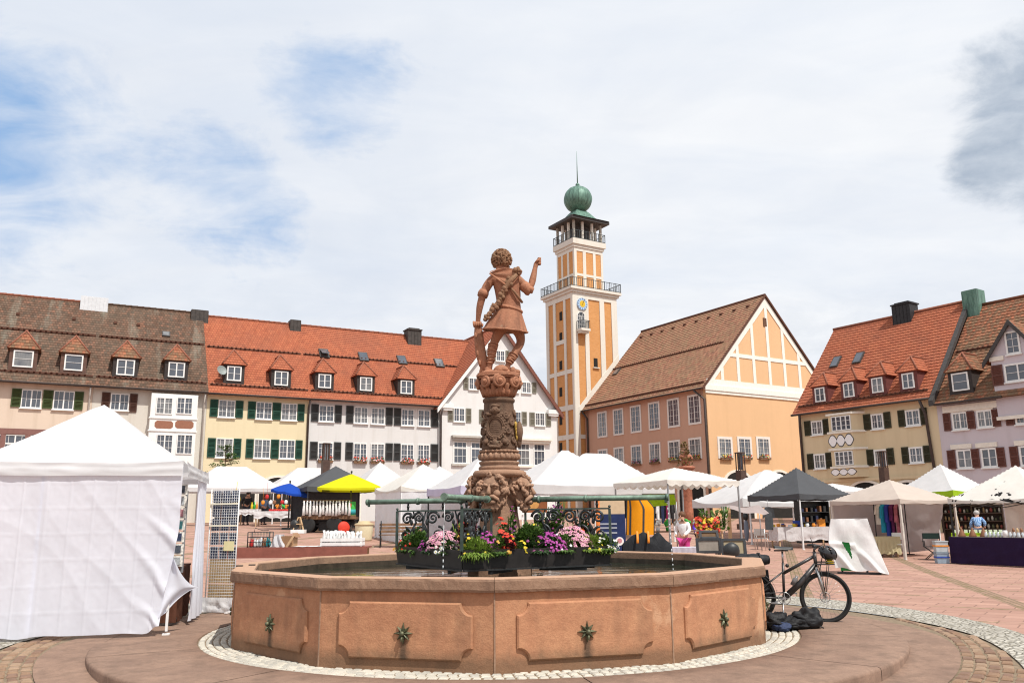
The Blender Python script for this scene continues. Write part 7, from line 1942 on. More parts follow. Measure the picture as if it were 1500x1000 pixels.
for sx, sy in ((-.95, -.55), (.25, -.55), (-.95, .55), (.25, .55)):
    o = wheel_mb(.36, .16).build('wheel', simple('tyre_rubber', (.02, .02, .02), .8, .2) if 'tyre_rubber' not in bpy.data.materials else bpy.data.materials['tyre_rubber'], wg, (sx, sy, .36)); mb = MB(); mb.M = Matrix.Rotation(pi / 2, 4, 'X'); mb.lathe([(.05, -.06), (.22, -.07), (.22, .07), (.05, .06)], 20); mb.build('rim', simple('dark_red_rim', (.12, .02, .02), .5, .2) if 'dark_red_rim' not in bpy.data.materials else bpy.data.materials['dark_red_rim'], o)
mb = MB(); mb.tube([(-1.15, -.62, dk + .72), (1.0, -.62, dk + .72)], .025, 6); [mb.tube([(s, -.6, dk), (s, -.6, dk + .75)], .025, 6) for s in (-1.12, -.1, .98)]; mb.build('hanging_rail', TIMBER, wg)
for i in range(15):
    mb = MB(); xx = -1.1 + i * .143; hh = rr.uniform(.58, .7)
    pts = [(0, 0, 0), (rr.uniform(-.02, .02), 0, -hh * .3), (rr.uniform(-.02, .02), 0, -hh * .6), (0, 0, -hh)]; mb.tube(pts, [.02, .045, .055, .065], 8)
    for k in range(6): mb.ball((rr.uniform(-.035, .035), -.02, -hh * (k + .5) / 6), .03, 6, 5)
    px_, py_ = on(wg, xx, -.66); o = mb.build('garlic_braid', (WHC, S_('pale_grey_ware', (.6, .6, .58)))[0], None, (px_, py_, wg.location.z + dk + .72)); tag(o, 'white braid hanging from the rail of the dark wagon', 'braid', 'white braids on the wagon')
px_, py_ = on(wg, .98, -.45)
t = thing('drum', 'green and teal drum standing on the right end of the wagon', 'drum', (px_, py_, wg.location.z + dk + .01)); mb = MB(); mb.lathe([(.17, 0), (.18, .03), (.18, .62), (.16, .66)], 20); mb.build('barrel', GRNC, t); mb = MB(); mb.lathe([(.185, .1), (.185, .32)], 20); mb.build('label_band', TEAL, t); mb = MB(); mb.box((-.05, -.18, .5), (.14, .03, .16)); mb.build('red_sticker', REDC, t)
x, y, z = G3(500, 780, 37.2); mb = MB(); mb.M = Matrix.Rotation(pi / 2 - .12, 4, 'X'); mb.lathe([(.02, -.02), (.24, -.03), (.27, 0), (.24, .03), (.02, .02)], 32); mb.M = Matrix(); o = mb.build('red_disc', S_('bright_red', (.55, .04, .02)), None, (x + .1, y, z + .28), .5); tag(o, 'bright red disc leaning against the wagon wheel', 'disc')
t = thing('wooden_easel', 'small brown wooden easel on a white box in front of the wagon', 'easel', G3(437, 780, 37.5)); hh = at(437, 757, 37.5).z - t.location.z
mb = MB(); [mb.bar((s * .22, -.05, .16), (s * .04, .05, hh), .06, .04) for s in (-1, 1)]; mb.bar((0, .3, .16), (0, .06, hh), .05, .04); mb.bar((-.2, -.06, .4), (.2, -.06, .4), .05, .04); mb.build('easel_frame', PALEWOOD, t); mb = MB(); mb.box((0, .02, .08), (.6, .4, .16)); mb.build('white_base', WHC, t); mb = MB(); mb.ball((-.18, .05, .38), .2, 10, 8, (1, .8, 1.1)); mb.build('dark_bag', BLACKM, t)
# --- tables under the long white tent
ta = table('trestle table with white scalloped cloth and red wares, under the long white tent', 409, 44.5, 2.4, .8, .78, radians(4), cloth('white_table_cloth', (.76, .76, .77), .2, .5, 4), .34, (0, 1, 3), seed=3)
for i in range(9):
    ware('red_box', 'small red box in the row on the white scalloped table', 'box', ta, -.45 + i * .11, -.2, .79, lambda mb: mb.box((0, 0, .05), (.1, .1, .1)), REDC, 'red boxes on the scalloped table')
for i in range(8):
    ware('flower_pot', 'small flower arrangement at the back of the white scalloped table', 'flower pot', ta, -.2 + i * .17, .25, .79, lambda mb: (mb.lathe([(.05, 0), (.07, .12)], 10), [mb.ball((rr.uniform(-.08, .08), rr.uniform(-.06, .06), .18 + rr.uniform(0, .14)), .05, 6, 5) for _ in range(9)]), (ORC, BRC, GRNC)[i % 3], 'flower arrangements on the scalloped table')
tc_ = table('small side table with white cloth and yellow and green bottles, left of the scalloped table', 364, 45.5, 1.1, .7, .84, radians(4), cloth('white_table_cloth2', (.76, .76, .77), .2, .5, 4), .3, (0, 1, 3), seed=6)
for i, (m, l) in enumerate(((YELC, 'yellow'), (GRNC, 'green'), (ORC, 'orange'))): ware('tall_bottle', l + ' bottle on the small side table with white cloth', 'bottle', tc_, .18 + i * .13, -.15, .85, lambda mb: mb.lathe([(.06, 0), (.065, .2), (.03, .28), (.03, .38)], 12), m)
t = thing('yellow_bag', 'bright yellow bag hanging left of the dark clothed man', 'bag', G3(344, 760, 44)); zz = at(344, 728, 44).z - t.location.z
mb = MB(); mb.ball((0, 0, zz - .1), .30, 14, 10, (.75, .45, 1.15), jit=.03); mb.build('bag_body', YELC, t); mb = MB(); mb.tube([(-.12, 0, zz + .2), (0, 0, zz + .42), (.12, 0, zz + .2)], .02, 6); mb.tube([(0, 0, zz + .4), (0, .1, zz + .8)], .012, 5); mb.build('strap', YELC, t)
for i in range(14):
    m, l = ((ORC, 'orange'), (REDC, 'red'), (WHC, 'white'), (BRC, 'brown'))[i % 4]
    ware('hanging_ware', l + ' ware hanging behind the scalloped white table', 'ware', ta, -1.0 + i * .2, .55, 1.25 + .3 * (i % 3 == 1), lambda mb: (mb.ball((0, 0, 0), .10, 8, 6, (1, .5, 1.2), jit=.1), mb.tube([(0, 0, .1), (0, 0, .75)], .006, 4)), m, l + ' wares hanging behind the scalloped table')
# --- parasols
def parasol(label, px, py, Y, rad, hgt, m, n=8, pole=DKL, pole_b=None, tiltx=0, rz=0, sc=1.0, name='parasol'):
    a = at(px, py, Y); z0 = gz(a.x, a.y); t = thing(name, label, 'parasol', (a.x, a.y, z0), rz); zt = a.z - z0; mb = MB()
    ring = lambda q, zf: [(rad * q * cos(2 * pi * i / n + pi / n), rad * q * sin(2 * pi * i / n + pi / n), zf) for i in range(n)]
    lv = [(.0, zt), (.33, zt - hgt * .26), (.66, zt - hgt * .60), (1.0, zt - hgt)]
    def fn(u, v):
        k = u * n; i = int(k) % n; f = k - int(k); q = v
        a0, a1 = 2 * pi * i / n, 2 * pi * (i + 1) / n
        p = Vector((cos(a0), sin(a0), 0)).lerp(Vector((cos(a1), sin(a1), 0)), f) * rad * q
        p.z = zt - hgt * q ** (1.3 if n > 4 else 1.05) + tiltx * p.x - .04 * sin(pi * f) * q ** 2; return p
    mb.grid(fn, n * 4, 10, smooth=False)
    def sk2(u, v):
        p = fn(u, 1.0); p = Vector(p); p.z -= .10 * v; return p
    mb.grid(sk2, n * 4, 1); mb.build('canopy', m, t)
    mb = MB()
    for i in range(n): a0 = 2 * pi * i / n; p = Vector(fn(i / n + 1e-6, 1.0)); mb.tube([(0, 0, zt - hgt * .95), p * .55 + Vector((0, 0, zt * .45 - hgt * .25)), p - Vector((0, 0, .03))], .012, 5)
    mb.build('rib_set', pole, t); mb = MB(); mb.tube([(0, 0, 0), (0, 0, zt + .08)], .035, 10); mb.ball((0, 0, zt + .1), .05, 8, 6); mb.build('pole', pole, t); mb = MB(); mb.box((0, 0, .05), (.5, .5, .1)); mb.build('base', BLACKM, t)
parasol('blue parasol in front of the charcoal tent', 425, 707.8, 41, .92, .42, C_BLUE, 8, tiltx=-.17)
parasol('yellow square parasol on a dark pole between the wagon and the white walled tent', 515, 693.8, 39, 2.0, .66, C_YEL, 4, rz=radians(28 + 45 - 20))
# --- tub, bench
t = thing('plastic_tub', 'cream coloured lidded tub in front of the white walled tent', 'tub', G3(533, 790, 33.2)); hh = at(533, 762.5, 33.2).z - t.location.z
mb = MB(); mb.lathe([(.30, 0), (.31, .02), (.35, hh * .78), (.35, hh * .8)], 32); mb.build('tub_body', S_('cream_plastic', (.70, .64, .44), .4, .05), t); mb = MB(); mb.lathe([(.365, hh * .76), (.375, hh * .8), (.365, hh * .86), (.24, hh * .9), (.23, hh * .98), (.05, hh)], 32); mb.build('lid', S_('tan_lid', (.50, .40, .24), .5, .08), t)
t = thing('park_bench', 'park bench with curled iron arms left of the flower troughs', 'bench', G3(588, 798, 31), radians(6))
for s in (-.75, .75):
    mb = MB(); mb.tube([(s, -.3, 0), (s, -.22, .25), (s, -.3, .44), (s, -.28, .62), (s, .1, .66), (s, .2, .95)], .022, 7); mb.tube([(s, .28, 0), (s, .18, .25), (s, .12, .46), (s, .24, .92)], .022, 7); mb.tube([(s, -.3, .44), (s, .12, .44)], .02, 6)
    mb.tube([(s, -.12 + .12 * cos(i * .35) * (1 - i / 40), .2 + .12 * sin(i * .35) * (1 - i / 40)) for i in range(26)], .014, 6); mb.tube([(s, -.3 + .07 * cos(i * .4), .60 + .07 * sin(i * .4)) for i in range(14)], .016, 6); mb.build('bench_arm', IRON, t)
mb = MB(); [mb.box((0, -.27 + i * .1, .46), (1.62, .075, .03)) for i in range(5)]; mb.build('seat', TIMBER, t); mb = MB(); [mb.box((0, .14 + .03 * i, .58 + i * .12), (1.62, .03, .085), rx=-.2) for i in range(3)]; mb.build('backrest', TIMBER, t)
# --- right of the column
t = thing('tarpaulin_panel', 'tall curved orange tarpaulin panel with black stripes behind the right rim', 'tarpaulin', G3(938, 790, 24), radians(-8)); zt_ = at(938, 727, 24).z - t.location.z; zb_ = at(938, 783, 24).z - t.location.z
Wp = (at(958, 760, 24).x - at(918, 760, 24).x)
def op(u, v):
    lean = (.10 * v) ; prof = 1 - .38 * max(0, (1 - v) - .35) ** 1.3 * (1 if u > .5 else .2) * 2
    x = -Wp / 2 + Wp * u * (1 - .30 * sm(.35, 0, v)) + .06 * (1 - v); y = -.22 * sin(pi * u) + .16 * (1 - v); return (x, y, zt_ + (zb_ - zt_) * v)
mb = MB(); mb.grid(op, 24, 18); mb.build('orange_sheet', C_ORNG, t)
for u0 in (.10, .58):
    mb = MB(); mb.grid(lambda u, v: Vector(op(u0 + .07 * u, v)) + Vector((0, -.012, 0)), 3, 18); mb.build('black_stripe', BLACKM, t)
mb = MB(); [mb.tube([op(u0, k / 10) for k in range(11)], .018, 6) for u0 in (0, 1)]; mb.tube([op(.5, 1), (0, 0, 0)], .03, 6); mb.build('pole_frame', BLACKM, t)
t = thing('folded_tarp', 'black folded tarp with orange straps lying behind the right rim', 'tarp', G3(948, 806, 21.5)); zt_ = at(948, 782, 21.5).z - t.location.z; Wq = at(984, 800, 21.5).x - at(912, 800, 21.5).x
mb = MB()
def bt(u, v):
    a = 2 * pi * v; k = .75 + .25 * noise.noise(Vector((u * 4, cos(a), sin(a)))); e = sin(pi * min(1, max(0, .04 + .92 * u))) ** .28
    return (-Wq / 2 + Wq * u, .3 * cos(a) * k * e, zt_ * .5 + zt_ * .52 * sin(a) * e * (1 + .22 * noise.noise(Vector((u * 6, sin(a), 2)))))
mb.grid(bt, 40, 24); mb.build('tarp_body', C_BLACKC, t)
for xx in (-.22, .0):
    mb = MB(); mb.tube([(xx * Wq + .1 * k / 10, .33 * cos(pi * (.2 + .9 * k / 10)) * -1 - .02, zt_ * .5 + zt_ * .55 * sin(pi * (.2 + .9 * k / 10))) for k in range(11)], .03, 6); mb.build('orange_strap', ORC, t)
mb = MB(); mb.ball((-Wq * .2, -.28, zt_ * .25), .17, 12, 8, (2.1, .6, .8), jit=.08); mb.build('yellow_lining', YELC, t)
t = thing('banner_wall', 'beige and dark blue banner wall with a round white emblem under the large white tent', 'banner', G3(896, 790, 27)); zt_ = at(896, 730, 27).z - t.location.z; zm = at(896, 752.5, 27).z - t.location.z; W_b = at(917, 760, 27).x - at(876, 760, 27).x
mb = MB(); mb.box((0, 0, (zt_ + zm) / 2), (W_b, .03, zt_ - zm)); mb.build('beige_panel', S_('banner_beige', (.52, .40, .26), .8, .08), t); mb = MB(); mb.box((0, 0, zm / 2), (W_b, .04, zm)); o = mb.build('blue_panel', S_('banner_blue', (.012, .025, .09), .5, .2), t)
mb = MB(); mb.tube([(W_b * .28, -.02, zm * .45), (W_b * .28, -.035, zm * .45)], .13, 24, smooth=False); mb.build('emblem', WHC, o); mb = MB(); mb.tube([(W_b * .28, -.035, zm * .46), (W_b * .28, -.04, zm * .46)], .075, 20, smooth=False); mb.build('emblem_centre', S_('emblem_rose', (.5, .22, .25), .6, .05), o)
mb = MB(); [mb.box((-W_b * .1, -.025, zm * q), (W_b * .6, .01, .05)) for q in (.62, .72, .8)]; mb.build('banner_stripe', S_('banner_grey', (.3, .33, .38), .6, .05), o)
t = thing('display_board', 'brown wooden board with a pale arch in a white frame, right of the column', 'board', G3(784, 790, 28), radians(4)); z1 = at(784, 727, 28).z - t.location.z; z2 = at(784, 752, 28).z - t.location.z; w_ = at(804, 740, 28).x - at(764, 740, 28).x
mb = MB(); mb.box((0, 0, (z1 + z2) / 2), (w_, .04, z1 - z2)); mb.build('board_face', S_('rust_board', (.22, .075, .025)), t); mb = MB(); mb.M = Matrix.Rotation(pi / 2, 4, 'X'); mb.ball((-.1, z2 + .3, .0), .3, 20, 10, (1.1, .8, .1)); mb.M = Matrix(); mb.build('pale_arch', S_('ochre_arch', (.50, .26, .08)), t)
mb = MB(); [mb.box((0, -.03, q), (w_ + .1, .03, .07)) for q in (z1, z2)]; [mb.box((s * w_ / 2, -.03, (z1 + z2) / 2), (.07, .028, z1 - z2)) for s in (-1, 1)]; [mb.box((s * w_ * .45, .02, z2 / 2), (.05, .05, z2)) for s in (-1, 1)]; mb.build('board_frame', WHC, t)
x, y, z = G3(876, 790, 25); mb = MB(); mb.tube([(0, 0, 0), (.02, 0, at(876, 730, 25).z - z)], .06, 8); o = mb.build('orange_post', S_('orange_post', (.55, .16, .03), .6, .1), None, (x, y, z)); tag(o, 'orange post at the left edge of the banner wall', 'post')
t = table('table hidden by a pleated white curtain right behind the rim, beside the black tarp', 997, 22.3, .8, .6, .78, radians(3), cloth('pleated_white', (.66, .63, .72), .3, .2, 4), .74, (0, 1, 3), seed=8)
def board(label, px, py0, py1, pxa, pxb, Y, rz, tilt, m2, rounded=False):
    a = at(px, py1, Y); zt_ = at(px, py0, Y).z; w_ = (at(pxb, py1, Y).x - at(pxa, py1, Y).x); h = zt_ - a.z; z0 = gz(a.x, a.y)
    t = thing('display_board', label, 'board', (a.x, a.y, z0), rz); b = a.z - z0; mb = MB(); f = .06
    R3 = Matrix.Translation((0, 0, b)) @ Matrix.Rotation(tilt, 4, 'X'); mb.M = R3
    mb.box((0, 0, f / 2), (w_, .05, f)); mb.box((0, 0, h - f / 2), (w_, .05, f)); mb.box((-w_ / 2 + f / 2, 0, h / 2), (f, .05, h - 2 * f)); mb.box((w_ / 2 - f / 2, 0, h / 2), (f, .05, h - 2 * f)); mb.build('board_frame', DKL, t)
    mb = MB(); mb.M = R3; mb.box((0, .012, h / 2), (w_ - .1, .02, h - .1)); mb.build('board_face', m2, t); mb = MB()
    for s in (-1, 1): mb.bar((s * w_ * .4, .35, 0), (s * w_ * .42, .1 - sin(tilt) * -h * .3, b + h * .6), .04, .04); mb.bar((s * w_ * .42, 0, 0), (s * w_ * .42, 0, b + .05), .04, .04)
    mb.build('easel_leg', DKL, t); return t
board('dark framed grey board with white edging, left of the two behind the rim', 1039, 787.5, 810, 1019, 1056, 21.5, 0, -.12, S_('slate_grey', (.24, .21, .18), .5, .15))
board('dark framed tan board, right of the two behind the rim', 1076, 788, 814, 1057, 1093, 20.8, radians(-6), -.2, S_('tan_face', (.30, .25, .16), .6, .12))
board('brown rounded board standing behind the two framed boards', 1039, 776, 789, 1025, 1053, 23, 0, -.3, S_('brown_face', (.13, .07, .03), .5, .2))
x, y, z = G3(1072, 812, 20.3); mb = MB(); mb.ball((0, 0, at(1072, 806, 20.3).z - z), .2, 14, 10, (1, .6, .95), jit=.05); o = mb.build('black_bag', BLACKM, None, (x, y, z)); tag(o, 'black bag in front of the tan framed board', 'bag')
t = thing('lime_cloth', 'lime green cloth hanging under the scalloped ivory canopy', 'cloth', G3(967, 780, 30)); z1 = at(967, 723, 30).z - t.location.z; z2 = at(967, 743, 30).z - t.location.z; w_ = at(992, 730, 30).x - at(944, 730, 30).x
mb = MB(); hang(mb, (-w_ / 2, 0, z1), (w_ / 2, 0, z1), (-w_ / 2, .0, z2), (w_ / 2, -.1, z2 + .1), 24, 12, .10, 3, 3); mb.build('cloth_sheet', C_LIME, t); mb = MB(); mb.tube([(-w_ / 2, 0, z1), (w_ / 2, 0, z1)], .02, 6); [mb.tube([(s * w_ / 2, 0, 0), (s * w_ / 2, 0, z1)], .02, 6) for s in (-1, 1)]; mb.build('cloth_rail', GREYM, t)
# crowded stall under the scalloped canopy
t = table('stall table crowded with plants and wares under the scalloped canopy', 985, 31, 2.6, .8, .85, radians(20), topm=TIMBER)
for i in range(12):
    m, l = ((GRNC, 'green'), (ORC, 'orange'), (WHC, 'white'), (BRC, 'brown'))[i % 4]
    ware('flower_pot', l + ' potted plant on the crowded stall under the scalloped canopy', 'flower pot', t, -1.1 + i * .2, (.2 if i % 2 else -.15), .85, lambda mb: (mb.lathe([(.06, 0), (.08, .14)], 10), [mb.ball((rr.uniform(-.1, .1), rr.uniform(-.08, .08), .2 + rr.uniform(0, .18)), .06, 6, 5) for _ in range(9)]), m, l + ' plants on the crowded stall')
t = thing('clothes_rack', 'clothes rail with dark and white garments far behind the lime cloth', 'clothes rack', G3(958, 775, 36)); zt_ = 1.75
mb = MB(); mb.tube([(-1.0, 0, zt_), (1.0, 0, zt_)], .02, 6); [mb.tube([(s, 0, 0), (s, 0, zt_)], .02, 6) for s in (-1, 1)]; mb.build('rail', GREYM, t)
def garment(mb, x, z, w, h, seed, arms=True):
    pts = [(x - w * .18, 0, z), (x + w * .18, 0, z), (x + w * .5, 0, z - .1), (x + w * .62, 0, z - h * .5), (x + w * .46, 0, z - h * .5), (x + w * .38, 0, z - h * .3), (x + w * .42, 0, z - h), (x - w * .42, 0, z - h), (x - w * .38, 0, z - h * .3), (x - w * .46, 0, z - h * .5), (x - w * .62, 0, z - h * .5), (x - w * .5, 0, z - .1)]
    mb.prism([(p[0], -.03 + .02 * sin(i + seed), p[2]) for i, p in enumerate(pts)], (0, .06, 0))
GMC = [BLACKM, WHC, S_('navy_cloth', (.02, .03, .07)), S_('wine_cloth', (.25, .01, .07))]
for i in range(9):
    xx = -.85 + i * .21; p = on(t, xx, 0); mb = MB(); garment(mb, 0, 0, .2, .85, i); o = mb.build('garment', GMC[(i * 5) % 4 if i != 7 else 3], None, (p[0], p[1], t.location.z + zt_ - .04), .9); nm = ('black', 'white', 'navy', 'wine red')[(i * 5) % 4 if i != 7 else 3]; tag(o, nm + ' garment on the far clothes rail behind the lime cloth', 'garment', nm + ' garments on the far rail')
# loose shade sheet and back of the wide white tent
t = thing('shade_sheet', 'grey taupe sheet slung below the wide white tent, left of the charcoal tent', 'cloth', G3(1096, 780, 33)); z1 = at(1096, 741, 33).z - t.location.z; z2 = at(1096, 758, 33).z - t.location.z; w_ = at(1124, 745, 33).x - at(1070, 745, 33).x
mb = MB(); mb.grid(lambda u, v: (-w_ / 2 + w_ * u, -.5 * v + .8 * (1 - v), z1 - (z1 - z2) * v * (.35 + .65 * u ** 1.5 if u < .85 else .35 + .65 * .78 - (u - .85) * 2) + .05 * sin(u * 8 + v * 2)), 24, 12); mb.build('sheet', C_TAUPE, t); mb = MB(); [(mb := MB(), mb.tube([(s * w_ / 2, .8, 0), (s * w_ / 2, .8, z1)], .02, 6), mb.build('sheet_pole', GREYM, t)) for s in (-1, 1)]
x, y, z = G3(1070, 790, 34); mb = MB(); mb.box((0, 0, (at(1070, 742, 34).z - z) / 2), (.12, .12, at(1070, 742, 34).z - z)); o = mb.build('wooden_post', PALEWOOD, None, (x, y, z)); tag(o, 'pale wooden post under the drooping edge of the wide white tent', 'post')
# flower stand and people
t = thing('flower_stand', 'stand of red and yellow bouquets and leafy stems beside the purple clothed person', 'flower stand', G3(1040, 795, 27)); zt_ = at(1040, 765, 27).z - t.location.z
mb = MB(); [mb.bar((sx * .4, sy * .2, 0), (sx * .35, sy * .18, zt_ - .25), .04, .04) for sx in (-1, 1) for sy in (-1, 1)]; mb.box((0, 0, zt_ - .24), (.9, .5, .04)); mb.build('stand_frame', PALEWOOD, t)
for nm, m, n, s in (('blossoms', RED, 60, .07), ('blossoms', YELP, 46, .06), ('blossoms', ORG, 30, .06)):
    mb = MB(); [blossom(mb, Vector((rr.uniform(-.42, .3), rr.uniform(-.3, .2), zt_ - .2 + rr.uniform(-.1, .35))), Vector((rr.uniform(-.5, .5), -1, .5)), s) for _ in range(n)]; mb.build(nm, m, t)
mb = MB(); [leaf(mb, Vector((rr.uniform(-.4, .6), rr.uniform(-.25, .25), zt_ - .2 + rr.uniform(-.1, .5))), rdir(rr, .3), .22, .05) for _ in range(160)]
for i in range(7): mb.tube([(.45, 0, zt_ - .2), (.45 + rr.uniform(-.1, .3), 0, zt_ + .5)], .012, 5)
mb.build('greenery', LG, t)
SKIN = simple('skin', (.55, .32, .22), .55, .08, 10)
def person(label, px, pyf, Y, rz, Hh, top, bottom, hair, bend=0.0, arms=((.25, -.1, 1.08), (.22, -.32, 1.0)), cap=None, base=None, seat=0, hairlen=.0):
    x, y, z = G3(px, pyf, Y)
    if base is not None: z = base
    t = thing('person', label, 'person', (x, y, z), rz); s = Hh / 1.75
    cb, sb = cos(bend), sin(bend)
    def up(p): # bend the trunk forward (towards -y) about the hips
        dy, dz = p[1], p[2] - .95
        return (p[0] * s, (dy * cb - dz * sb) * s, (.95 + dz * cb + dy * sb - seat) * s)
    lo = lambda p: (p[0] * s, p[1] * s, (p[2]) * s)
    V = []; E = []
    def v(p, r): V.append((*p, r * s)); return len(V) - 1
    pel = v(up((0, 0, .95)), .13); ab = v(up((0, 0, 1.12)), .125); ch = v(up((0, 0, 1.30)), .15); nk = v(up((0, -.01, 1.47)), .055); ja = v(up((0, -.03, 1.57)), .075); hd = v(up((0, -.015, 1.66)), .10); tp_ = v(up((0, 0, 1.72)), .07)
    E += [(pel, ab), (ab, ch), (ch, nk), (nk, ja), (ja, hd), (hd, tp_)]
    A = {}
    for i, sd_ in enumerate((-1, 1)):
        hx, hy, hz = arms[i]; sh = v(up((sd_ * .17, 0, 1.40)), .065); el = v(up((sd_ * (.17 + hx) / 2 + sd_ * .07, hy * .35 + .06, (1.40 + hz) / 2 - .04)), .046); wr = v(up((sd_ * hx, hy, hz)), .032); ha = v(up((sd_ * hx, hy - .06, hz - .04)), .036)
        E += [(ch, sh), (sh, el), (el, wr), (wr, ha)]; A[sd_] = (sh, el, wr)
        if seat: hp = v(lo((sd_ * .09, 0, .95 - seat)), .095); kn = v(lo((sd_ * .12, -.42, .97 - seat)), .068); an = v(lo((sd_ * .12, -.40, .08)), .045)
        else: hp = v(lo((sd_ * .085, 0, .88)), .095); kn = v(lo((sd_ * .10, -.03, .49)), .066); an = v(lo((sd_ * .11, .02, .09)), .042)
        to = v((V[an][0] + sd_ * .02 * s, V[an][1] - .17 * s, .04 * s), .038); E += [(pel, hp), (hp, kn), (kn, an), (an, to)]; A[sd_] += (hp, kn, an, to)
    skin('body', V, E, SKIN, t, 1)
    def sub(idx, ed, grow, name, m):
        mp = {k: i for i, k in enumerate(idx)}; skin(name, [(V[k][0], V[k][1], V[k][2], V[k][3] + grow * s) for k in idx], [(mp[a_], mp[b_]) for a_, b_ in ed], m, t, 1)
    sub([ch, ab, pel, A[-1][0], A[-1][1], A[-1][2], A[1][0], A[1][1], A[1][2]], [(ch, ab), (ab, pel), (ch, A[-1][0]), (A[-1][0], A[-1][1]), (ch, A[1][0]), (A[1][0], A[1][1])] + ([(A[-1][1], A[-1][2]), (A[1][1], A[1][2])]), .018, 'shirt', top)
    sub([pel] + [A[q][k] for q in (-1, 1) for k in (3, 4, 5)], [(pel, A[-1][3]), (A[-1][3], A[-1][4]), (A[-1][4], A[-1][5]), (pel, A[1][3]), (A[1][3], A[1][4]), (A[1][4], A[1][5])], .02, 'trousers', bottom)
    mb = MB(); h0 = Vector(V[hd][:3]); mb.ball(h0 + Vector((0, .02 * s, .03 * s)), .115 * s, 14, 10, (1, 1.05, 1.0), jit=.03); 
    if hairlen: mb.ball(h0 + Vector((0, .07 * s, -.08 * s)), .11 * s, 12, 10, (1.05, .7, 1.3), jit=.05)
    mb.build('hair', hair, t)
    mb = MB(); f = h0 + Vector((0, -.108 * s, -.02 * s)); mb.tube([f + Vector((0, .0, .03 * s)), f + Vector((0, -.022 * s, -.015 * s)), f + Vector((0, 0, -.02 * s))], [.008 * s, .016 * s, .008 * s], 6); mb.build('nose', SKIN, t)
    for q in (-1, 1): mb = MB(); mb.ball(h0 + Vector((q * .038 * s, -.098 * s, .0)), .011 * s, 6, 5); mb.build('eye', BLACKM, t)
    for q in (-1, 1): mb = MB(); c = Vector(V[A[q][5]][:3]); mb.ball((c.x, c.y - .07 * s, .05 * s), .06 * s, 10, 8, (.85, 2.2, .8)); mb.build('shoe', BLACKM, t)
    return t
HB = S_('dark_hair', (.03, .02, .015)); HBR = S_('brown_hair', (.13, .06, .03)); HGR = S_('grey_hair', (.4, .38, .36))
person('man in a dark jacket bending over the small side table', 359, 771, 46.3, radians(35), 1.82, S_('black_jacket', (.015, .015, .018)), S_('dark_jeans', (.03, .035, .05)), HB, .42)
person('woman in a blue denim jacket with reddish hair behind the scalloped table', 385, 771, 46.5, radians(60), 1.62, S_('denim', (.14, .22, .36)), S_('dark_jeans2', (.03, .035, .05)), S_('auburn_hair', (.16, .04, .025)), .15, hairlen=1)
person('woman in white blouse and pink trousers near the scalloped canopy', 1003, 803, 25.5, radians(-35), 1.62, S_('white_blouse', (.74, .74, .75)), S_('pink_trousers', (.55, .05, .24)), HBR, .10, ((.22, -.12, 1.05), (.16, -.34, 1.08)))
person('dark haired person in a purple jacket behind the bouquets', 1027, 795, 28.5, radians(10), 1.62, S_('purple_jacket', (.08, .03, .42)), S_('dark_trousers', (.03, .03, .035)), HB, .35, ((.3, -.25, 1.1), (.3, -.25, 1.1)), hairlen=1)
def check_shirt():
    t = NT('blue_check_shirt'); ck = t.new('ShaderNodeTexChecker'); ck.inputs['Scale'].default_value = 26; t.lk(t.tc(), ck.inputs['Vector']); ck.inputs[1].default_value = (.05, .15, .38, 1); ck.inputs[2].default_value = (.35, .5, .68, 1); return t.done(ck.outputs[0], .8)
person('man in a blue checked shirt and braces bending at the stall behind the purple table', 1436, 800, 35.5, radians(150), 1.72, check_shirt(), S_('blue_trousers', (.05, .06, .10)), HGR, .55)
# --- stall under the right charcoal tent
C_TC = cloth('white_stall_cloth', (.72, .70, .71), .25, .6, 3)
t = table('stall table with crumpled white cloth under the right charcoal tent', 1172, 36.2, 2.5, .8, .86, RZA - radians(18), C_TC, .55, (0, 3), seed=11)
for i in range(16):
    m, l = ((YELC, 'yellow'), (BRC, 'brown'), (WHC, 'white'), (ORC, 'orange'), (BLUC, 'dark blue'))[(i * 3) % 5]
    ware('small_ware', l + ' ware on the crumpled white stall cloth', 'ware', t, -1.15 + i * .15, rr.uniform(-.25, .25), .87, (lambda mb: mb.lathe([(.05, 0), (.08, .06), (.06, .14)], 12)) if i % 2 else (lambda mb: mb.box((0, 0, .05), (.14, .12, .10), rz=.3)), m, l + ' wares on the crumpled cloth')
ware('orange_box', 'upright orange box at the right end of the crumpled white stall cloth', 'box', t, 1.0, .1, .87, lambda mb: (mb.box((0, 0, .14), (.3, .18, .28)), mb.box((0, 0, .29), (.32, .2, .02))), ORC)
ware('blue_bucket', 'dark blue bucket in the middle of the crumpled white stall cloth', 'bucket', t, -.05, .25, .87, lambda mb: mb.lathe([(.13, 0), (.16, .25), (.15, .25), (.12, .02)], 18), BLUC)
t = thing('dark_shelf', 'black shelf with dark goods at the back right of the charcoal tent', 'shelf', G3(1192, 780, 39.5), RZA)
mb = MB(); [mb.box((sx * .9, 0, .95), (.04, .4, 1.9)) for sx in (-1, 1)]; [mb.box((0, 0, z), (1.8, .4, .03)) for z in (.5, .95, 1.4, 1.88)]; mb.box((0, .2, .95), (1.8, .02, 1.9)); mb.build('shelf_frame', BLACKM, t)
for z in (.5, .95, 1.4):
    for i in range(6):
        mb = MB(); h = rr.uniform(.1, .28); mb.box((0, 0, h / 2), (rr.uniform(.1, .2), .2, h)); p = on(t, -.75 + i * .29 + rr.uniform(-.04, .04), -.05); o = mb.build('box', (S_('navy_goods', (.02, .025, .06)), BRC, BLACKM)[i % 3]); o.location = (p[0], p[1], t.location.z + z + .016); o.rotation_euler.z = RZA; tag(o, 'dark box on the black shelf at the back of the charcoal tent', 'box', 'dark boxes on the black shelf')
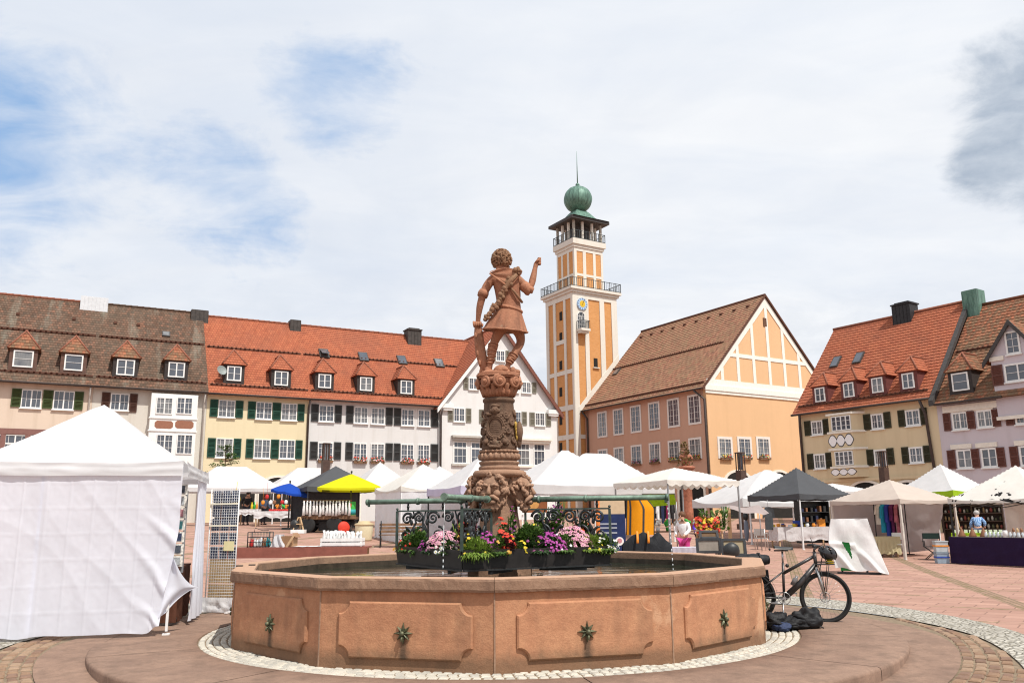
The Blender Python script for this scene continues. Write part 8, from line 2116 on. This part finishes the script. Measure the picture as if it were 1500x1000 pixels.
CH = simple('brushed_aluminium', (.55, .55, .54), .35, .1, metal=.7)
def chair(label, px, pyf, Y, rz, m, arms=True, seatm=None, group=None, H=.82):
    t = thing('chair', label, 'chair', G3(px, pyf, Y), rz, group); r = .014
    for sx in (-1, 1):
        for sy in (-1, 1): mb = MB(); mb.tube([(sx * .21, sy * .2, 0), (sx * .2, sy * .18, .44), (sx * .2, sy * .18, .44 if sy < 0 else H)], r * 1.3, 8); mb.build('leg', m, t)
        if arms: mb = MB(); mb.tube([(sx * .22, -.2, .44), (sx * .24, -.2, .64), (sx * .24, .16, .66)], r * 1.2, 7); mb.build('armrest', m, t)
    mb = MB(); mb.box((0, -.01, .455), (.42, .42, .03)); mb.build('seat', seatm or m, t); mb = MB(); mb.box((0, .19, H - .12), (.40, .025, .26)); mb.build('backrest', seatm or m, t); return t
chair('silver aluminium chair left of the crumpled white stall table', 1116, 806, 34.5, radians(150), CH)
WPL = simple('white_plastic', (.76, .76, .74), .4, .05)
chair('white plastic chair under the front corner of the beige pavilion', 1318, 815, 31.4, radians(-30), WPL, arms=False, H=.86)
# folding director chair
t = thing('folding_chair', 'black folding director chair in front of the taupe cloth wall', 'chair', G3(1367, 808, 30.2), radians(-20))
mb = MB()
for sy in (-.2, .2): mb.bar((-.26, sy, 0), (.26, sy, .44), .025, .025); mb.bar((.26, sy, 0), (-.26, sy, .44), .025, .025)
for sx in (-1, 1):
    mb.bar((sx * .26, -.22, .0), (sx * .26, .22, .0), .03, .03); mb.bar((sx * .27, -.24, .62), (sx * .27, .22, .62), .05, .02); [mb.bar((sx * .27, sy, .42), (sx * .27, sy, .62 if sy < 0 else .9), .025, .025) for sy in (-.18, .2)]
mb.build('chair_frame', BLACKM, t); mb = MB(); mb.box((0, 0, .44), (.52, .4, .015)); mb.build('seat', BLACKM, t); mb = MB(); mb.box((0, .2, .80), (.54, .015, .2)); mb.build('backrest', S_('dark_green_canvas', (.012, .03, .025)), t)
# hanging bags on the left leg of the charcoal tent
x, y, z = G3(1094, 798, 38); t = thing('garment_bag', 'grey blue bag hanging on the left leg of the right charcoal tent', 'bag', (x, y, z)); zt_ = at(1094, 752, 38).z - z; mb = MB(); mb.ball((0, -.1, zt_ * .45), .14, 12, 12, (.8, .7, zt_ * 2.6), jit=.05); mb.build('bag_body', S_('grey_blue_bag', (.16, .19, .24)), t); mb = MB(); mb.ball((0, -.1, zt_ * .9), .13, 10, 8, (1, .8, 1.3), jit=.08); mb.build('bag_top', BLACKM, t)
x, y, z = G3(1127, 770, 36); t = thing('hanging_coat', 'dark coat hanging at the back left of the right charcoal tent', 'coat', (x, y, z)); zt_ = at(1127, 742, 36).z - z; mb = MB(); garment(mb, 0, zt_, .42, .95, 3); mb.build('coat_body', S_('dark_grey_coat', (.05, .055, .06)), t); mb = MB(); mb.tube([(0, 0, zt_), (0, .05, zt_ + .3)], .01, 5); mb.build('hanger', GREYM, t)
# white sheet draped over an A-frame sign
x, y, z = G3(1262, 836, 23.8); t = thing('draped_sign', 'A-frame sign under a white sheet with a green triangle showing through', 'sign', (x, y, z), radians(-21)); hs = at(1262, 759, 23.8).z - z; k = at(1263, 800, 23.8).x - at(1262, 800, 23.8).x
pl = lambda v: -.13 * v + (-35 - 3 * sin(pi * min(1, v * 1.4)) + 7 * max(0, v - .5) * 2) * k
prr = lambda v: -.11 * v + (13.5 + 28 * v ** 1.1) * k
yfv = lambda v: -.10 - .20 * v
def fold(u, v): return .022 * sin(u * 13 + v * 3 + 1) * v + .05 * noise.noise(Vector((u * 3.5, v * 3, 2))) + .07 * max(0, sin((u * 1.3 - v * .9) * 9)) ** 2 * sm(.45, .8, v) + (.05 * sm(.46, .5, v) * (1 - sm(.5, .62, v)) if u < .55 else 0)
def dr(u, v):
    w_ = .012 * sin(v * 9)
    return (pl(v) + (prr(v) - pl(v)) * u, yfv(v) - fold(u, v), hs - (hs - (.16 - .12 * u + .03 * sin(u * 11))) * v)
mb = MB(); mb.grid(dr, 64, 48)
fs, ms, ss = [], [], []
for i in range(len(mb.f)):
    u_, v_ = ((i % 64) + .5) / 64, (i // 64 + .5) / 48
    if .46 < v_ < .80 and abs(u_ - .36 - .04 * (v_ - .46)) < .085 * (.80 - v_) / .34: continue
    fs.append(mb.f[i]); ms.append(mb.m[i]); ss.append(mb.sm[i])
mb.f, mb.m, mb.sm = fs, ms, ss
mb.grid(lambda u, v: (pl(0) + (prr(0) - pl(0)) * u, yfv(0) + .55 * v, hs + .01 * sin(u * 9 + v * 5) - .012), 20, 6)
mb.grid(lambda u, v: (prr(v) + .02 * sin(u * 7 + v * 5), yfv(v) - fold(1, v) + u * (.55 + .25 * v), dr(1, v)[2]), 14, 30); mb.grid(lambda u, v: (pl(v) + .02 * sin(u * 7), yfv(v) - fold(0, v) + u * (.55 + .25 * v), dr(0, v)[2]), 10, 30)
mb.build('white_sheet', cloth('white_drape', (.78, .78, .78), .25, .2, 5), t)
mb = MB(); yo = .07; mb.quad((-28 * k, yfv(.95) + yo, hs * .06), (4 * k, yfv(.95) + yo, hs * .06), (4 * k, yfv(.3) + yo, hs * .7), (-28 * k, yfv(.3) + yo, hs * .7)); mb.build('green_panel', S_('green_panel', (.02, .26, .05)), t)
mb = MB(); [mb.bar((sx * k, q, 0), (sx * k, q * .9 + .05, hs - .06), .05, .05) for sx in (-26, 8) for q in (-.02, .38)]; mb.bar((-33 * k, -.24, .03), (26 * k, -.24, .03), .10, .06); mb.build('sign_frame', BLACKM, t)
# clothes rail in the beige pavilion
t = thing('clothes_rack', 'clothes rail with bright garments inside the beige pavilion', 'clothes rack', G3(1309, 806, 32.6), radians(20)); zt_ = at(1309, 737, 32.6).z - t.location.z
mb = MB(); mb.tube([(-.75, 0, zt_), (.75, 0, zt_)], .018, 6); [mb.tube([(s, 0, 0), (s, 0, zt_)], .02, 6) for s in (-.75, .75)]; [mb.tube([(s, -.25, .02), (s, .25, .02)], .02, 6) for s in (-.75, .75)]; mb.build('rail', BLACKM, t)
GC_ = [('white and cream', S_('cream_cloth', (.68, .66, .6)), .75), ('turquoise', S_('turquoise_cloth', (.02, .32, .48)), 1.05), ('royal blue', S_('royal_cloth', (.03, .05, .32)), 1.35), ('patterned plum', S_('plum_cloth', (.12, .02, .09), .8, .5), 1.25), ('patterned pink', S_('rose_pattern_cloth', (.42, .14, .18), .8, .5), 1.35), ('striped grey', S_('grey_cloth', (.3, .3, .32), .8, .4), .8)]
for i, (nm, m, L_) in enumerate(GC_):
    p = on(t, -.5 + i * .2, 0); mb = MB(); garment(mb, 0, 0, .46, L_, i); o = mb.build('garment', m, None, (p[0], p[1] - .02 * i, t.location.z + zt_ - .03), .5 + .1 * i); tag(o, nm + ' garment on the clothes rail of the beige pavilion', 'garment')
t = table('low table with a cream cloth beside the clothes rail, behind the draped sign', 1290, 31.5, .9, .7, .72, radians(10), cloth('cream_table_cloth', (.60, .53, .33), .2, .5, 4), .6, (0, 1, 3), seed=15)
t = thing('curtain_stand', 'brown fabric panel hanging behind the draped sign', 'fabric', G3(1282, 780, 34.5)); zt_ = at(1282, 735, 34.5).z - t.location.z; mb = MB(); hang(mb, (-.45, 0, zt_), (.45, 0, zt_), (-.5, 0, .15), (.5, 0, .15), 24, 12, .06, 4, 5); mb.build('fabric_sheet', cloth('brown_fabric', (.22, .13, .085), .2, .4, 4), t); mb = MB(); mb.tube([(-.55, 0, zt_), (.55, 0, zt_)], .02, 6); [mb.tube([(s, 0, 0), (s, 0, zt_)], .02, 6) for s in (-.55, .55)]; mb.build('rail', BLACKM, t)
# plastic boxes stacked beside the black tent leg
x, y, z = G3(1380, 821, 28.2)
for i, (m, l) in enumerate(((S_('grey_blue_plastic', (.26, .33, .40), .4), 'lower grey blue plastic box beside the black tent leg, with a blue strap'), (S_('pale_grey_plastic', (.42, .46, .48), .4), 'upper pale grey plastic box beside the black tent leg, with an orange strap'))):
    o = thing('storage_box', l, 'box', (x, y, z + i * .36), radians(-10)); mb = MB(); mb.box((0, 0, .17), (.36, .3, .33), taper=1.06); mb.build('box_body', m, o); mb = MB(); mb.box((0, 0, .342), (.41, .35, .03)); mb.build('lid', m, o); mb = MB(); mb.box((0, 0, .2), (.40, .34, .045)); mb.build('strap', (BLUC, ORC)[i], o)
# --- purple table at the right edge
p0 = at(1394, 822, 28.0); dirp = Vector((.47, -.883, 0)); L_ = 3.4; c = Vector((p0.x, p0.y, 0)) + dirp * (L_ / 2) + Vector((.883, .47, 0)) * .42
t = thing('stall_table', 'long table under a dark purple cloth at the right edge', 'table', (c.x, c.y, gz(p0.x, p0.y)), atan2(dirp.y, dirp.x)); Hq = at(1394, 785.5, 28.0).z - gz(p0.x, p0.y)
mb = MB(); mb.box((0, 0, Hq - .02), (L_, .84, .04)); mb.build('table_top', simple('grey_cloth_top', (.22, .18, .16), .9, .2), t)
mb = MB(); hang(mb, (-L_ / 2, -.43, Hq), (L_ / 2, -.43, Hq), (-L_ / 2, -.45, .02), (L_ / 2, -.45, .02), 50, 14, .05, 3, 7); hang(mb, (-L_ / 2, .43, Hq), (-L_ / 2, -.43, Hq), (-L_ / 2 - .02, .43, .02), (-L_ / 2 - .02, -.43, .02), 20, 14, .04, 6, 3); mb.build('table_cloth', C_PURP, t)
for i in range(3): ware('pyramid_ornament', 'brown pyramid ornament on the left end of the purple table', 'ornament', t, -1.45 + i * .34, -.1 + .05 * i, Hq, lambda mb: (mb.lathe([(.11, 0), (.115, .03), (.07, .14), (.025, .26), (.01, .30)], 12)), BRC, 'brown pyramid ornaments')
for i in range(18): ware('glass_jar', 'clear glass jar in the middle of the purple table', 'jar', t, -.55 + (i % 9) * .13, -.22 + .2 * (i // 9), Hq, lambda mb: mb.lathe([(.04, 0), (.045, .02), (.045, .11), (.03, .13), (.035, .15)], 12), GLASSM, 'clear glass jars on the purple table')
for i in range(9): ware('wooden_figure', 'carved wooden figure toward the right end of the purple table', 'figure', t, .15 + i * .16, .1 - .06 * (i % 3), Hq, lambda mb: mb.lathe([(.04, 0), (.05, .05), (.03, .14), (.045, .2), (.02, .28)], 10), (BRC, PALEWOOD)[i % 2], 'carved figures on the purple table')
ware('tin_can', 'round white tin with a teal band on the purple table', 'tin', t, .12, -.3, Hq, lambda mb: mb.lathe([(.07, 0), (.07, .2), (.06, .21)], 20), (WHC), None)
t = table('stall table with a lime green cloth behind the purple table', 1432, 33.5, 1.9, .7, .80, radians(-30), C_LIME, .4, (0, 3), seed=21)
for i in range(10): ware('paper_packet', 'pale packet in the row on the lime green cloth', 'packet', t, -.8 + i * .17, .05, .81, lambda mb: mb.box((0, 0, .06), (.12, .08, .12)), WHC, 'packets on the lime cloth')
t = thing('dark_shelf', 'dark shelving with rows of wares behind the man in the blue checked shirt', 'shelf', G3(1428, 780, 38.5), radians(-35))
mb = MB(); [mb.box((sx * 1.2, 0, 1.05), (.05, .4, 2.1)) for sx in (-1, 0, 1)]; [mb.box((0, 0, z), (2.4, .4, .04)) for z in (.8, 1.15, 1.5, 1.85)]; mb.box((0, .2, 1.05), (2.4, .03, 2.1)); mb.build('shelf_frame', S_('dark_wood', (.05, .03, .02)), t)
TG = [S_('tan_goods', (.3, .2, .1)), S_('dull_red_goods', (.22, .05, .04)), S_('bone_goods', (.45, .42, .36)), S_('olive_goods', (.10, .10, .05))]
for z in (.8, 1.15, 1.5):
    for i in range(15):
        h = rr.uniform(.1, .24); mb = MB(); mb.lathe([(.04, 0), (rr.uniform(.04, .07), h * .5), (.03, h)], 8); o = mb.build('jar', TG[rr.randrange(4)]); p = on(t, -1.1 + i * .155 + rr.uniform(-.02, .02), -.05); o.location = (p[0], p[1], t.location.z + z + .021); tag(o, 'small ware on the dark shelving behind the man in the checked shirt', 'ware', 'wares on the dark shelving')
x, y, z = G3(1412, 790, 34.5); mb = MB(); mb.tube([(0, 0, .3), (-.18, .1, 1.75)], .022, 7); mb.box((.02, 0, .28), (.26, .1, .2), ry=-.12); o = mb.build('broom', PALEWOOD, None, (x, y, z)); tag(o, 'wooden broom leaning in front of the dark shelving', 'broom')
# ============================================================ bicycle
YB = 12.75
fa = at(1209.5, 879, YB); zg = gz(fa.x, YB) + .0
bike = thing('bicycle', 'dark trekking bicycle leaning beside the basin with a helmet on its front rack', 'bicycle', (fa.x - .53, YB, 0), 0)
def B(px, py, dy=0): p = at(px, py, YB); return Vector((p.x - (fa.x - .53), dy, p.z))
FRM = simple('anthracite_frame', (.045, .042, .042), .35, .15, metal=.3, spec=.5); SIL = simple('silver_metal', (.45, .45, .45), .3, .1, metal=.8); TYR = simple('black_tyre', (.018, .018, .018), .85, .2)
RW = .365; zf_ = fa.z; ra = Vector((-.53, 0, zf_)); fax = Vector((.53, 0, zf_))
def torus_y(mb, c, R0, r, n=48, m=10):
    mb.tube([c + Vector((R0 * cos(2 * pi * i / n), 0, R0 * sin(2 * pi * i / n))) for i in range(n + 1)], r, m, cap=False)
for nm, c in (('front', fax), ('rear', ra)):
    mb = MB(); torus_y(mb, Vector(), RW - .026, .026); wl_ = mb.build('wheel', TYR, bike, c); mb = MB(); torus_y(mb, Vector(), RW - .058, .012, 48, 6); mb.build('rim', BLACKM, wl_)
    mb = MB()
    for i in range(28): a_ = 2 * pi * i / 28; b_ = a_ + (.5 if i % 2 else -.5); mb.tube([Vector((.025 * cos(b_), .02 * (1 if i % 2 else -1), .025 * sin(b_))), Vector(((RW - .06) * cos(a_), 0, (RW - .06) * sin(a_)))], .0016, 4)
    mb.build('spokes', SIL, wl_); mb = MB(); mb.tube([(0, -.05, 0), (0, .05, 0)], .024, 10); torus_y(mb, Vector((0, .035, 0)), .07, .006, 28, 5); [mb.bar((0, .035, 0), (.068 * cos(k_), .035, .068 * sin(k_)), .008, .004) for k_ in (0, 1.26, 2.5, 3.8, 5.0)]; mb.build('hub', SIL, wl_)
hd_t, hd_b = B(1193.5, 812), B(1196.5, 837); bb = B(1151.5, 881); st_t = B(1149.5, 829); sad = B(1148.5, 812)
mb = MB(); mb.tube([hd_t, hd_b], .026, 10); mb.tube([hd_t.lerp(hd_b, .25), st_t.lerp(bb, .30)], .024, 10); mb.tube([hd_t.lerp(hd_b, .75), hd_b.lerp(bb, .5), bb], [.034, .045, .045], 12); mb.tube([st_t, bb], .02, 10)
for s in (-1, 1): mb.tube([bb + Vector((0, s * .03, 0)), ra + Vector((0, s * .065, 0))], .012, 8); mb.tube([st_t.lerp(bb, .25) + Vector((0, s * .02, 0)), ra + Vector((0, s * .065, 0))], .010, 8)
mb.build('frame', FRM, bike)
mb = MB(); [mb.tube([hd_b + Vector((0, s * .045, -.0)), hd_b.lerp(fax, .5) + Vector((0, s * .055, 0)), fax + Vector((0, s * .055, 0))], [.02, .02, .013], 10) for s in (-1, 1)]; mb.tube([hd_b + Vector((0, -.05, .005)), hd_b + Vector((0, .05, .005))], .022, 8); mb.build('fork', SIL, bike)
mb = MB(); mb.tube([st_t, sad], .0145, 8); mb.build('seat_post', SIL, bike)
mb = MB(); sd0 = B(1148.5, 809.5)
mb.grid(lambda u, v: sd0 + Vector((-.115 + .27 * u, (.10 * (1 - u) ** .7 + .022) * cos(pi * v) * (1 if u < .97 else .3), (.045 if v < .5 else .045) * sin(pi * v) + .022 * (1 - u) ** 2 - .006)), 16, 10); mb.box(sd0 + Vector((-.02, 0, -.012)), (.2, .05, .02)); mb.build('saddle', BLACKM, bike)
hb_ = hd_t + Vector((-.0, 0, .03)); mb = MB(); mb.tube([hd_t, hb_, hb_ + Vector((.05, 0, .045))], .016, 8); hc_ = hb_ + Vector((.05, 0, .045))
for s in (-1, 1): mb.tube([hc_, hc_ + Vector((.0, s * .18, .02)), hc_ + Vector((-.09, s * .30, .01))], .012, 8)
mb.build('handlebar', FRM, bike); mb = MB(); [mb.tube([hc_ + Vector((-.03, s * .235, .017)), hc_ + Vector((-.10, s * .315, .01))], .018, 8) for s in (-1, 1)]; mb.build('grip', BLACKM, bike)
mb = MB(); [mb.tube([hc_ + Vector((0, s * .2, .015)), hc_ + Vector((.06, s * .24, -.02))], .008, 6) for s in (-1, 1)]; mb.tube([hc_ + Vector((.02, -.1, 0)), hc_ + Vector((.10, -.08, .05)), hd_b + Vector((.05, -.05, .0))], .004, 5); mb.tube([hc_ + Vector((.02, .1, 0)), hc_ + Vector((.12, .08, .04)), hd_b + Vector((.05, .05, -.02))], .004, 5); mb.build('brake_lever', BLACKM, bike)
mb = MB(); mb.tube([bb + Vector((0, -.07, 0)), bb + Vector((0, .07, 0))], .025, 10); torus_y(mb, bb + Vector((0, -.05, 0)), .085, .006, 32, 5); [mb.bar(bb + Vector((0, -.05, 0)), bb + Vector((.08 * cos(k_), -.05, .08 * sin(k_))), .012, .005) for k_ in (0, 1.57, 3.14, 4.71)]; mb.bar(bb + Vector((0, -.075, 0)), bb + Vector((-.155, -.075, -.06)), .022, .014); mb.bar(bb + Vector((0, .075, 0)), bb + Vector((.155, .075, .06)), .022, .014); mb.box(bb + Vector((-.155, -.12, -.06)), (.09, .08, .02)); mb.box(bb + Vector((.155, .12, .06)), (.09, .08, .02)); mb.build('crankset', SIL, bike)
mb = MB(); mb.tube([bb + Vector((0, -.05, .085)), ra + Vector((0, -.05, .04))], .006, 5); mb.tube([bb + Vector((0, -.05, -.085)), ra + Vector((0.03, -.05, -.09)), ra + Vector((0, -.05, -.04))], .006, 5); mb.build('chain', BLACKM, bike)
for c, a0, a1 in ((ra, 10, 175),):
    mb = MB(); mb.grid(lambda u, v: c + Vector(((RW + .025) * cos(radians(a0 + (a1 - a0) * u)), .032 * (v - .5) * 2, (RW + .025 - .012 * abs(v - .5) * 2) * sin(radians(a0 + (a1 - a0) * u)))), 30, 4); mb.build('mudguard', BLACKM, bike)
mb = MB(); rk = ra + Vector((-.02, 0, RW + .06)); [mb.tube([rk + Vector((.20, s * .06, 0)), rk + Vector((-.25, s * .06, 0))], .007, 6) for s in (-1, 1)]; [mb.tube([rk + Vector((q, s * .06, 0)), ra + Vector((0, s * .08, 0))], .006, 6) for q in (.12, -.15) for s in (-1, 1)]; [mb.tube([rk + Vector((q, -.06, 0)), rk + Vector((q, .06, 0))], .006, 6) for q in (.2, 0, -.2)]; mb.build('rear_rack', BLACKM, bike)
bt_a, bt_b = B(1163, 862), B(1170, 848); mb = MB(); mb.tube([bt_a, bt_a.lerp(bt_b, .7), bt_a.lerp(bt_b, .78), bt_b], [.036, .036, .02, .02], 12); mb.build('water_bottle', simple('smoky_bottle', (.16, .15, .15), .25, .2), bike)
mb = MB(); fr_ = B(1208, 830); mb.box(fr_, (.26, .2, .012)); [mb.tube([fr_ + Vector((q, s * .09, 0)), fax + Vector((0, s * .06, .03))], .006, 6) for q in (-.08, .05) for s in (-1, 1)]; [mb.tube([fr_ + Vector((-.12, s * .1, .03)), fr_ + Vector((.13, s * .1, .03))], .006, 6) for s in (-1, 1)]; mb.build('front_rack', BLACKM, bike)
mb = MB(); mb.tube([bb + Vector((-.02, -.04, -.02)), Vector((bb.x - .05, -.16, .01))], .012, 7); mb.build('kickstand', SIL, bike); mb = MB(); mb.ball(B(1155.5, 833), .028, 10, 8); mb.build('lock', BLACKM, bike)
mb = MB(); mb.tube([hc_ + Vector((-.02, .28, .02)), hc_ + Vector((-.05, .30, .12))], .005, 5); mb.ball(B(1131.5, 809.5, .1), .022, 10, 8, (.6, 1, 1)); mb.build('mirror', BLACKM, bike)
KB = 1.05; YAW = radians(-12); f2 = at(1209.5, 879, 13.4); Rb = Matrix.Rotation(YAW, 3, 'Z')
bike.scale = (KB,) * 3; bike.rotation_euler.z = YAW; o3 = Rb @ (fax * KB); bike.location = (f2.x - o3.x, 13.4 - o3.y, -.035)
bxw = lambda v: tuple(Vector(bike.location) + Rb @ (Vector(v) * KB))
HEL = simple('black_helmet', (.022, .023, .026), .25, .2, spec=.5)
h_ = thing('bicycle_helmet', 'black vented helmet hanging from the handlebar of the bicycle', 'helmet', bxw(B(1212, 815)))
mb = MB()
def hel(u, v):
    a_ = 2 * pi * u; e = v * pi * .56; return Vector((.15 * sin(e) * cos(a_), .115 * sin(e) * sin(a_), .125 * cos(e)))
R5 = Matrix.Rotation(.5, 4, 'Y'); mb.M = R5; mb.grid(hel, 32, 14)
keep = [(f, m_, s_) for f, m_, s_ in zip(mb.f, mb.m, mb.sm) if not (abs(sin(3.0 * atan2((mb.v[f[0]]).y, (mb.v[f[0]]).x + .0001))) > .80 and .02 < (R5.inverted() @ mb.v[f[0]]).z < .105)]
mb.f = [q[0] for q in keep]; mb.m = [q[1] for q in keep]; mb.sm = [q[2] for q in keep]
mb.ball((0, 0, -.005), .10, 16, 10, (1.25, .95, .9)); mb.build('shell', HEL, h_); mb = MB(); mb.tube([(-.1, -.09, -.02), (-.03, -.04, -.14), (.02, .02, -.15), (.0, .09, -.02)], .007, 5); mb.build('chin_strap', BLACKM, h_)
x_ = bxw(B(1215, 827.5)); mb = MB(); mb.ball((0, 0, 0), .06, 12, 8, (1.1, 1.1, .6), jit=.04); o = mb.build('yellow_cloth', YELC, None, x_); tag(o, 'small yellow bundle on the front rack of the bicycle', 'bundle')
BAGM = simple('black_pannier', (.014, .014, .016), .6, .3, 6, spec=.25, bump=.6, bscale=22)
t = thing('pannier_bag', 'black padded bag on the rear rack of the bicycle', 'bag', bxw(ra + Vector((.06, 0, RW + .07)))); mb = MB(); mb.grid(lambda u, v: Vector((-.26 + .52 * u, .12 * cos(2 * pi * v) * (.6 + .4 * sin(pi * u)), .10 + .10 * sin(2 * pi * v) * (.65 + .35 * sin(pi * u)) + .015 * noise.noise(Vector((u * 6, cos(v * 6.28), sin(v * 6.28)))))), 18, 18); mb.build('bag_body', BAGM, t); mb = MB(); mb.tube([(.1, -.125, .12), (.1, -.06, .205), (.1, .06, .205), (.1, .125, .12)], .012, 6); mb.build('strap', BLACKM, t)
t = thing('pannier_bag', 'black pannier hanging beside the rear wheel of the bicycle', 'bag', bxw(ra + Vector((-.02, -.13, .02)))); mb = MB(); mb.box((0, 0, .16), (.32, .14, .40), taper=.92); mb.ball((0, -.05, .16), .17, 12, 10, (.9, .4, 1.1)); mb.build('bag_body', BAGM, t); mb = MB(); mb.box((0, -.078, .27), (.28, .012, .04)); mb.build('strap', BLACKM, t)
t = thing('pannier_bag', 'large black pannier on the far side of the rear wheel of the bicycle', 'bag', bxw(ra + Vector((.10, .15, -.02)))); mb = MB(); mb.box((0, 0, .2), (.42, .15, .44), taper=.9); mb.ball((0, .03, .2), .2, 12, 10, (1, .4, 1.1)); mb.build('bag_body', BAGM, t); mb = MB(); mb.box((0, -.08, .33), (.3, .012, .05)); mb.build('strap', BLACKM, t)
NAV = simple('navy_bag', (.03, .045, .10), .7, .3, 8, bump=.5, bscale=15)
for i, (pxc, pyc, rx_, rz2_, m, lab) in enumerate(((1181, 893, .21, .135, BAGM, 'rounded black bag lying nearest the front wheel of the bicycle'), (1161, 895, .24, .085, BAGM, 'flat crumpled black bag in the middle of the heap under the bicycle'), (1136, 890, .22, .12, BAGM, 'black bag at the left of the heap, against the basin wall'), (1143, 899, .15, .055, NAV, 'crumpled navy blue bag at the front of the heap under the bicycle'))):
    pp = at(pxc, pyc, 12.75 - .12 * (i == 3) - .05 * i); t = thing('luggage_bag', lab, 'bag', (pp.x, pp.y, gz(pp.x, pp.y) + .004), .5 * i); mb = MB()
    def lump3(u, v, i=i, rx_=rx_, rz2_=rz2_):
        d = Vector((sin(pi * v) * cos(2 * pi * u), sin(pi * v) * sin(2 * pi * u), cos(pi * v))); q = d * 1.7 + Vector((i * 7, 0, 0))
        n_ = 1 + .30 * noise.noise(q) + .16 * (1 - 2 * abs(noise.noise(q * 2.1))) + .09 * (1 - 2 * abs(noise.noise(q * 4.5)))
        return Vector((d.x * rx_ * n_, d.y * rx_ * .8 * n_, max(0, (d.z * .95 + .72) * rz2_ * (n_ if d.z > -.5 else 1))))
    mb.grid(lump3, 44, 30); mb.build('bag_body', m, t)
    mb = MB(); mb.tube([(-rx_ * .7, -rx_ * .5, rz2_ * .9), (-.02, -rx_ * .75, rz2_ * .5), (rx_ * .5, -rx_ * .72, rz2_ * .35), (rx_ * .9, -rx_ * .6, .01)], .010, 6); mb.build('strap', BLACKM, t)
